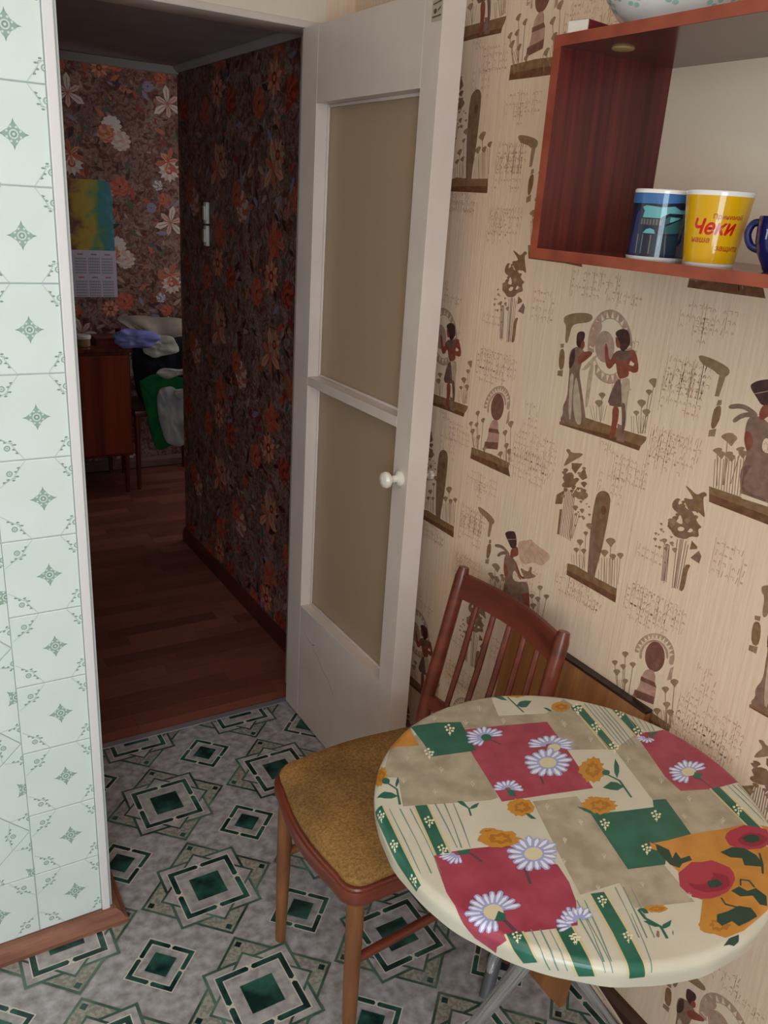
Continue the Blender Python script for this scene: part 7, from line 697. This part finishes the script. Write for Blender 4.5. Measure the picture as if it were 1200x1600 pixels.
# mugs
def cup(name, label, c, prof_out, wall, mats_, hand=None, cat='mug', grp=None):
    e = empty(name, c); tag(e, label, cat, grp); bm = bmesh.new()
    inner = [(max(r-wall, .001), h) for r, h in prof_out if h > .004][::-1]
    lathe(bm, [(.001, 0)]+prof_out+inner+[(.001, .006)], c, 96, 'z', 0, True); fin('cup_body', bm, mats_[0], e, 'auto')
    if hand: tube('handle', smoothpath([Vector(c)+Vector(p) for p in hand], 5), .0048, mats_[1] if len(mats_) > 1 else mats_[0], e, 12)
    return e
ZS = SZ0+T
def wrapper(c, rf, ang0):      # flat design (arc metres, height) onto a turned surface
    def f(u, v, h):
        r = rf(v)+h; t = ang0+u/rf(.05); return (c[0]+r*math.cos(t), c[1]+r*math.sin(t), c[2]+v)
    return f
def finer(polys, d=.0035):
    """cut wide patches on one common grid so they follow a curve together"""
    out = []
    for c, p in polys:
        x0, x1 = min(a for a, _ in p), max(a for a, _ in p)
        for k in range(math.floor(x0/d), math.ceil(x1/d)):
            q = cliprect(p, k*d, (k+1)*d, -9, 9)
            if len(q) > 2: out.append((c, q))
    return out
m_pc = flat('white_ceramic', 'dfdcd8', .07)
c1 = (-.19, -1.322, ZS); rf1 = lambda h: .041
m1 = cup('mug', 'blue and teal picture mug at the left end of the shelf', c1, [(.040, 0), (.041, .002), (.041, .094), (.0395, .0955)], .003, [m_pc], [(.033, .022, .078), (.05, .036, .074), (.057, .042, .05), (.05, .036, .024), (.034, .022, .016)])
va = math.atan2(CAM[1]-c1[1], CAM[0]-c1[0])
P1 = [('navy', [(-.11, .004), (.11, .004), (.11, .090), (-.11, .090)]), ('blue', [(-.06, .076), (.0, .076), (.03, .079), (.06, .076), (.06, .0895), (-.06, .0895)]),
      ('teal', [(-.026, .057), (.0, .057), (.008, .062), (.012, .064), (.04, .064), (.04, .070), (.028, .069), (.018, .0735), (.008, .0725), (.0, .0715), (-.022, .0735), (-.028, .071), (-.024, .066)]),
      ('brn', [(-.028, .047), (.004, .047), (.004, .056), (-.028, .056)]), ('teald', [(.006, .036), (.03, .038), (.034, .058), (.012, .060), (.006, .055)]), ('teal', [(.014, .052), (.026, .055), (.03, .059), (.014, .059)]),
      ('teal', [(-.022, .036), (-.004, .036), (-.006, .041), (-.012, .043), (-.018, .041)]), ('vio', [(-.045, .006), (-.031, .006), (-.031, .07), (-.038, .06)])]
for k in range(7): P1.append(('gry', [(-.027+k*.0045, .048), (-.0255+k*.0045, .048), (-.0255+k*.0045, .055), (-.027+k*.0045, .055)]))
for x in (-.03, -.022, -.010, .002): P1.append(('gry', [(x, .008), (x+.0016, .008), (x+.0016, .034), (x, .034)]))
P1 += [('dkt', [(.0, .008), (.03, .008), (.034, .034), (.006, .034)]), ('navy', [(.008, .046), (.03, .056), (.03, .058), (.008, .049)])]
mm1 = {k_: flat('mug_print_'+k_, c_, .05) for k_, c_ in dict(navy='1c2238', blue='3a669c', teal='5f9da2', brn='3c3a3c', teald='2f555a', vio='35365c', gry='6a6468', dkt='20303c').items()}
# print runs mirrored so that left stays left seen from outside
def mirror(P): return [(c, [(a, b_) for a, b_ in p]) for c, p in P]
def expand(P):
    lv = layers(P); out = []; lz = []
    for (c, p), l in zip(P, lv):
        for q in finer([(c, p)]): out.append(q); lz.append(l)
    return out, lz
def wrap_print(e, P, c, rf, mats_, name='cup_print'):
    out, lz = expand(P); o = printed(name, out, wrapper(c, rf, math.atan2(CAM[1]-c[1], CAM[0]-c[0])), mats_, e, step=3e-5, base=2e-4, z=lz); return o
wrap_print(m1, P1, c1, rf1, mm1)
c2 = (-.19, -1.420, ZS); rf2 = lambda h: .0335+.0112*h/.095
m2_ = cup('mug.001', 'yellow tapered mug with red lettering in the middle of the shelf', c2, [(.0325, 0), (.0335, .002), (.0447, .094), (.0435, .0955)], .003, [m_pc], [(.036, .018, .078), (.056, .028, .07), (.060, .03, .05), (.05, .024, .028), (.032, .014, .024)])
P2 = [('y', [(-.125, .0035), (.125, .0035), (.125, .0895), (-.125, .0895)])]
def put_text(P, col, body, x, y, size, shear=0, bold=0, sx=1, rot=0):
    ts = text_polys(body, size, shear)
    if bold: ts = [[(a+dx, c_+dy) for a, c_ in t] for dx, dy in ((-bold, 0), (bold, 0), (0, -bold), (0, bold)) for t in ts]
    for t in ts: P.append((col, [(x+a*sx*math.cos(rot)-b_*math.sin(rot), y+b_*math.cos(rot)+a*sx*math.sin(rot)) for a, b_ in t]))
Pt = []
put_text(Pt, 'r', 'Чеки', -.031, .041, .026, .25, .0009, .92); put_text(Pt, 'o', 'Принимай', -.004, .0605, .0085, 0, .0002, .95); put_text(Pt, 'o', 'наша', -.031, .030, .0105, .1, .0003, 1.05); put_text(Pt, 'o', 'защита', .005, .0205, .0105, .1, .0003, 1.05)
mm2 = {'y': flat('mug_yellow', 'cf9d10', .05), 'r': flat('mug_red', 'bf1d1a', .12), 'o': flat('mug_brown_red', 'a8481a', .12)}
out, lz = expand(P2); Pt = finer(Pt); printed('cup_print', out+Pt, wrapper(c2, rf2, math.atan2(CAM[1]-c2[1], CAM[0]-c2[0])), mm2, m2_, step=1.5e-4, base=2e-4, z=lz+[1]*len(Pt))['label'] = 'yellow glaze with red Cyrillic words'
c3 = (-.19, -1.536, ZS); prof3 = [(.022, 0), (.024, .003), (.026, .008), (.034, .022), (.0385, .036), (.0395, .051), (.0395, .066), (.0382, .0675)]
def rf3(h):
    for (r0_, h0), (r1_, h1) in zip(prof3, prof3[1:]):
        if h0 <= h <= h1: return r0_+(r1_-r0_)*(h-h0)/(h1-h0)
    return .041
hd = Vector((-.35, .94, 0)).normalized()
m_navy = flat('cobalt_glaze', '141a52', .1)
m3 = cup('mug.002', 'dark blue round-bellied cup with white lettering at the right of the shelf', c3, prof3, .003, [m_navy], [tuple(hd*.036+Vector((0, 0, .060))), tuple(hd*.047+Vector((0, 0, .057))), tuple(hd*.051+Vector((0, 0, .044))), tuple(hd*.045+Vector((0, 0, .031))), tuple(hd*.034+Vector((0, 0, .026)))])
P3 = []
for k in range(11): P3.append(('w', [(-.030+k*.0055, .040), (-.0275+k*.0055, .040), (-.0265+k*.0055, .052), (-.029+k*.0055, .052)])); P3.append(('w', [(-.030+k*.0055, .040 if k % 2 else .0505), (-.0255+k*.0055, .040 if k % 2 else .0505), (-.0255+k*.0055, .0415 if k % 2 else .052), (-.030+k*.0055, .0415 if k % 2 else .052)]))
P3 += [('w', [(-.024, .0335), (.024, .0335), (.022, .0365), (-.022, .0365)]), ('w', [(-.012, .0545), (.0, .0545), (-.002, .0575), (-.006, .0595), (-.010, .0575)])]
printed('cup_print', [r for q in P3 for r in finer([q])], wrapper(c3, rf3, math.atan2(CAM[1]-c3[1], CAM[0]-c3[0])), {'w': flat('mug_white_print', 'a9a9b4', .2)}, m3, base=2.5e-4, z=[0]*999)
# small box and bowl on top
bx = empty('small_box', (-.219, -1.150, SZ1)); tag(bx, 'small flat box with white end and dark red side on the shelf top', 'box')
bm = bmesh.new(); add_box(bm, (-.027, -.018, 0), (.027, .018, .0165), .0006, 1)
o = fin('box_cover', bm, flat('maroon_card', '6b2024', .4), bx); o.parent = bx; o.matrix_parent_inverse = Matrix(); 
o2 = box('box_end', (-.0278, -.0175, .0006), (-.0271, .0175, .0159), flat('white_card', 'cfc8bc', .5), None); o2.parent = bx
o.rotation_euler.z = o2.rotation_euler.z = math.radians(12)
bc = (-.135, -1.232, SZ1); bo = empty('bowl', bc); tag(bo, 'white bowl with green sprigs standing on top of the shelf', 'bowl')
bm = bmesh.new(); pb = [(.05, 0), (.052, .004), (.055, .008), (.078, .022), (.096, .045), (.106, .075), (.108, .08)]
lathe(bm, [(.001, .003)]+pb+[(.105, .08), (.093, .047), (.075, .026), (.05, .011), (.001, .010)], bc, 48, 'z', 0, True); fin('bowl_body', bm, m_pc, bo, 'auto')
def rfb(h):
    for (r0_, h0), (r1_, h1) in zip(pb, pb[1:]):
        if h0 <= h <= h1: return r0_+(r1_-r0_)*(h-h0)/(h1-h0)
    return .108
PB = []
for k in range(16):
    x = -.24+k*.03; z = .035+.010*(k % 2)
    for a in range(5): PB.append(('g', ell(x+.009*math.cos(a*1.25), z+.007*math.sin(a*1.25), .005, .0028, 7, a*1.25)))
def wb_(u, v, h):
    t = u/.09-2.4; r = rfb(v)+h; return (bc[0]+r*math.cos(t), bc[1]+r*math.sin(t), bc[2]+v)
printed('bowl_print', PB, wb_, {'g': flat('bowl_green', '9dbfb2', .15)}, bo, base=8e-4)['label'] = 'pale green sprigs'

# ================================================================ FAR ROOM
cb = empty('dresser', (-.33, 2.48, 0)); tag(cb, 'dark red-brown low cabinet on legs against the far wall', 'cabinet')
m_cab = mat('dark_mahogany', '4a1812', '6e2a1c', scale=7, stretch=(6, 6, .3), rough=.25)
box('body', (-.62, 2.27, .215), (-.04, 2.70, .785), m_cab, cb, .003); box('top_board', (-.635, 2.255, .785), (-.03, 2.705, .805), m_cab, cb, .003)
for a, b_ in ((-.61, -.335), (-.328, -.05)):
    d_ = box('door', (a, 2.252, .235), (b_, 2.2695, .77), mat('mahogany_door', '5c2015', '86361f', scale=3, stretch=(6, 6, .2), rough=.22), cb, .002)
    kx = b_-.03 if a < -.5 else a+.03
    tube('handle', [(kx, 2.251, .5), (kx, 2.236, .5)], .008, flat('brass_knob', '8a6a3a', .3, metal=.8), d_)
for x, y in ((-.59, 2.29), (-.075, 2.29), (-.59, 2.67), (-.075, 2.67)): tube('leg', [(x, y, 0), (x, y, .215)], [.011, .017], m_cab, cb)
jr = empty('jar', (-.255, 2.36, .805)); tag(jr, 'small brownish jar with white lid on the cabinet', 'jar')
bm = bmesh.new(); lathe(bm, [(.001, 0), (.033, 0), (.036, .004), (.036, .036), (.033, .04), (.001, .04)], (-.255, 2.36, .805), 28, 'z', 0, True); fin('jar_body', bm, flat('amber_glaze', '8a7452', .25), jr, 'auto')
bm = bmesh.new(); lathe(bm, [(.001, .040), (.040, .040), (.041, .044), (.041, .056), (.036, .060), (.001, .061)], (-.255, 2.36, .805), 28, 'z', 0, True); fin('lid', bm, m_pc, jr, 'auto')
bb = empty('wooden_box', (-.12, 2.42, .805)); tag(bb, 'dark wooden box on the cabinet beside the jar', 'box')
box('box_body', (-.19, 2.36, .805), (-.05, 2.50, .835), m_cab, bb, .002); box('lid', (-.193, 2.357, .8355), (-.047, 2.503, .845), m_cab, bb, .002)
# calendar
ca = empty('wall_calendar', (-.14, 2.715, 1.3)); tag(ca, 'paper wall calendar with colourful picture above a grid of months', 'calendar')
cx0, cx1 = -.30, .018
m_pic = bpy.data.materials.new('calendar_picture'); m_pic.use_nodes = True; nt = m_pic.node_tree; N = nt.nodes; L = nt.links
tc = N.new('ShaderNodeTexCoord'); sp = N.new('ShaderNodeSeparateXYZ'); nz = N.new('ShaderNodeTexNoise'); nz.inputs['Scale'].default_value = 14; nz.inputs['Detail'].default_value = 4
L.new(tc.outputs['Object'], sp.inputs[0]); L.new(tc.outputs['Object'], nz.inputs[0])
ma = N.new('ShaderNodeMath'); ma.operation = 'MULTIPLY_ADD'; ma.inputs[1].default_value = 3.3; ma.inputs[2].default_value = .44; L.new(sp.outputs['X'], ma.inputs[0])
mb = N.new('ShaderNodeMath'); mb.operation = 'MULTIPLY_ADD'; mb.inputs[1].default_value = .9; L.new(nz.outputs['Fac'], mb.inputs[0]); L.new(ma.outputs[0], mb.inputs[2])
cr = N.new('ShaderNodeValToRGB'); e = cr.color_ramp.elements; e[0].position = 0; e[0].color = (*lin('7a4a2a'), 1); e[1].position = 1; e[1].color = (*lin('4f8f9c'), 1)
for p, c in ((.2, '6b3f38'), (.36, 'a3882f'), (.5, 'a8933c'), (.62, '7f8f4a'), (.75, '3f7f70'), (.88, '357a8a')): q = e.new(p); q.color = (*lin(c), 1)
L.new(mb.outputs[0], cr.inputs[0]); L.new(cr.outputs[0], N['Principled BSDF'].inputs['Base Color']); N['Principled BSDF'].inputs['Roughness'].default_value = .35
bm = bmesh.new(); pts = [(cx0, 1.264), (cx1, 1.264), (cx1-.004, 1.55), (cx1-.012, 1.60), (cx1-.03, 1.622), (cx1-.07, 1.628), (cx0, 1.622)]
F_ = [bm.verts.new((x, 2.7155, z)) for x, z in pts]; B_ = [bm.verts.new((x, 2.7165, z)) for x, z in pts]; bm.faces.new(F_); bm.faces.new(B_[::-1]); [bm.faces.new((F_[i_], B_[i_], B_[i_-1], F_[i_-1])) for i_ in range(len(pts))]; fin('picture', bm, m_pic, ca)
box('month_sheet', (cx0, 2.7155, 1.014), (cx1+.004, 2.717, 1.264), flat('calendar_paper', 'b9b4c0', .5), ca)
mp_ = []
for i in range(4):
    for j in range(2):
        x = cx1-.008-.072*(i+1)+.006; z = 1.252-.122*(j+1)+.01
        mp_.append(('r', [(x+.015, z+.098), (x+.045, z+.098), (x+.045, z+.106), (x+.015, z+.106)]))
        for a in range(7):
            for b_ in range(6):
                mp_.append(('r' if a > 5 else 'k', [(x+a*.0088, z+b_*.015), (x+a*.0088+.0052, z+b_*.015), (x+a*.0088+.0052, z+b_*.015+.009), (x+a*.0088, z+b_*.015+.009)]))
printed('month_print', mp_, lambda u, v, h: (u, 2.7153-h, v), {'k': flat('calendar_ink', '77768a', .5), 'r': flat('calendar_red', 'a86870', .5)}, ca)
# chair under the clothes
fc = empty('side_chair', (.18, 2.38, 0)); tag(fc, 'dark wooden chair under the heap of clothes by the far wall', 'chair')
for x, y, h_ in ((-.005, 2.31, .42), (.36, 2.31, .42), (-.005, 2.64, .85), (.36, 2.64, .85)): tube('leg', [(x, y, 0), (x, y, h_)], [.012, .016], m_cab, fc)
box('seat', (-.02, 2.29, .42), (.38, 2.655, .455), m_cab, fc, .006); box('top_rail', (.012, 2.632, .77), (.348, 2.648, .84), m_cab, fc, .004)
def cloth_heap(name, label, prof, y0, y1, m, seed, grp='clothes heaped on the far chair', amp=.012):
    """folded garment: outline in x,z puffed out in y with creases"""
    bm = bmesh.new(); cx = sum(p[0] for p in prof)/len(prof); cz = sum(p[1] for p in prof)/len(prof)
    pr_ = smoothpath([(x, 0, z) for x, z in prof+[prof[0]]], 6)[:-1]; n = len(pr_); rg = random.Random(seed); ph = [rg.uniform(0, 6) for _ in range(4)]
    rows = []; ym = (y0+y1)/2; hy_ = (y1-y0)/2; K = 12
    for i in range(1, K):
        a = math.pi*i/K; s = math.sin(a)**.45; y = ym-hy_*math.cos(a)
        row = []
        for k, p in enumerate(pr_):
            c_ = amp*.45*(math.sin(k*.3+ph[0]+i*.5)+.5*math.sin(k*.9+ph[1]-i*.9))*s
            d = Vector((p.x-cx, 0, p.z-cz)); l = d.length or 1; row.append(bm.verts.new((cx+d.x*s+d.x/l*c_, y+amp*.8*math.sin(k*.8+ph[2]), cz+d.z*s+d.z/l*c_)))
        rows.append(row)
    for A, B in zip(rows, rows[1:]):
        for k in range(n): bm.faces.new((A[k], A[(k+1) % n], B[(k+1) % n], B[k]))
    for rw, y in ((rows[0], y0), (rows[-1], y1)):
        # ridged face built of inner rings
        prev = rw
        for s in (.75, .5, .25):
            cur = [bm.verts.new((cx+(v.co.x-cx)*s, y+(0.002 if y == y0 else -.002)+amp*.9*math.sin(j*.45+ph[3]+s*7)*s, cz+(v.co.z-cz)*s)) for j, v in enumerate(rw)]
            for k in range(n): bm.faces.new((prev[k], prev[(k+1) % n], cur[(k+1) % n], cur[k]))
            prev = cur
        bm.faces.new(prev)
    o = fin(name, bm, m, None, True); tag(o, label, 'clothes', grp); return o
cloth = lambda n_, a, b_=None: mat(n_, a, b_ or a, scale=12, rough=.9, spec=.15, bump=.3, bscale=90)
cloth_heap('sweater', 'beige garment lying on top of the clothes heap', [(-.06, .925), (.0, .945), (.15, .93), (.34, .91), (.40, .80), (.37, .60), (.34, .475), (.12, .475), (.10, .70), (.05, .90)], 2.39, 2.58, cloth('beige_knit', '8d8278', 'a39789'), 1)
cloth_heap('shirt', 'lavender blue folded shirt left of the beige garment', [(-.135, .875), (-.10, .91), (-.02, .908), (.09, .885), (.10, .845), (.04, .81), (-.07, .815), (-.12, .84)], 2.19, 2.252, cloth('lavender_cotton', '7277b8', '8a8fd0'), 2)
cloth_heap('shirt.001', 'white and grey shirt tucked beneath the lavender one', [(.03, .83), (.10, .865), (.19, .85), (.22, .78), (.12, .75), (.05, .77)], 2.256, 2.276, cloth('white_cotton', 'a8a49c', 'bdb9b0'), 3)
cloth_heap('jacket', 'black garment in the middle of the clothes heap', [(.0, .80), (.10, .80), (.20, .835), (.36, .82), (.40, .60), (.34, .475), (.13, .475), (.02, .50), (-.01, .68)], 2.305, 2.36, cloth('black_wool', '17161c', '24222a'), 4)
cloth_heap('scarf', 'white patterned piece over the black garment', [(.08, .675), (.13, .70), (.22, .69), (.32, .70), (.30, .665), (.20, .66), (.14, .64)], 2.20, 2.237, cloth('white_wool', '9c9a98', 'b0adaa'), 5, amp=.006)
cloth_heap('scarf.001', 'white curl of cloth low on the black garment', [(.17, .585), (.20, .57), (.24, .60), (.30, .66), (.36, .66), (.34, .62), (.27, .56), (.21, .535), (.17, .555)], 2.17, 2.20, cloth('white_wool', '9c9a98'), 6, amp=.004)
jk = cloth_heap('jacket.001', 'green sports jacket hanging with a broad white stripe', [(.0, .63), (.10, .66), (.30, .60), (.36, .40), (.26, .30), (.17, .26), (.09, .24), (.055, .32), (.03, .47)], 2.24, 2.272, cloth('green_polyester', '14562a', '1c6a35'), 7, amp=.006)
o = cloth_heap('white_stripe', None, [(.10, .585), (.14, .60), (.21, .56), (.27, .42), (.245, .27), (.18, .262), (.125, .30), (.09, .42), (.085, .52)], 2.205, 2.245, cloth('white_polyester', '8f8f92', 'a4a4a6'), 8, amp=.008); 
o2 = cloth_heap('white_stripe', None, [(.24, .53), (.34, .50), (.40, .40), (.36, .36), (.28, .44)], 2.208, 2.245, cloth('white_polyester', '8f8f92'), 9, amp=.004)
for q in (o, o2):
    for k_ in ('label', 'category', 'group'):
        if k_ in q: del q[k_]
    q.parent = jk
for o in bpy.data.objects:
    if o.type == 'MESH' and o.parent is None and 'group' in o and o['group'].startswith('clothes'): pass
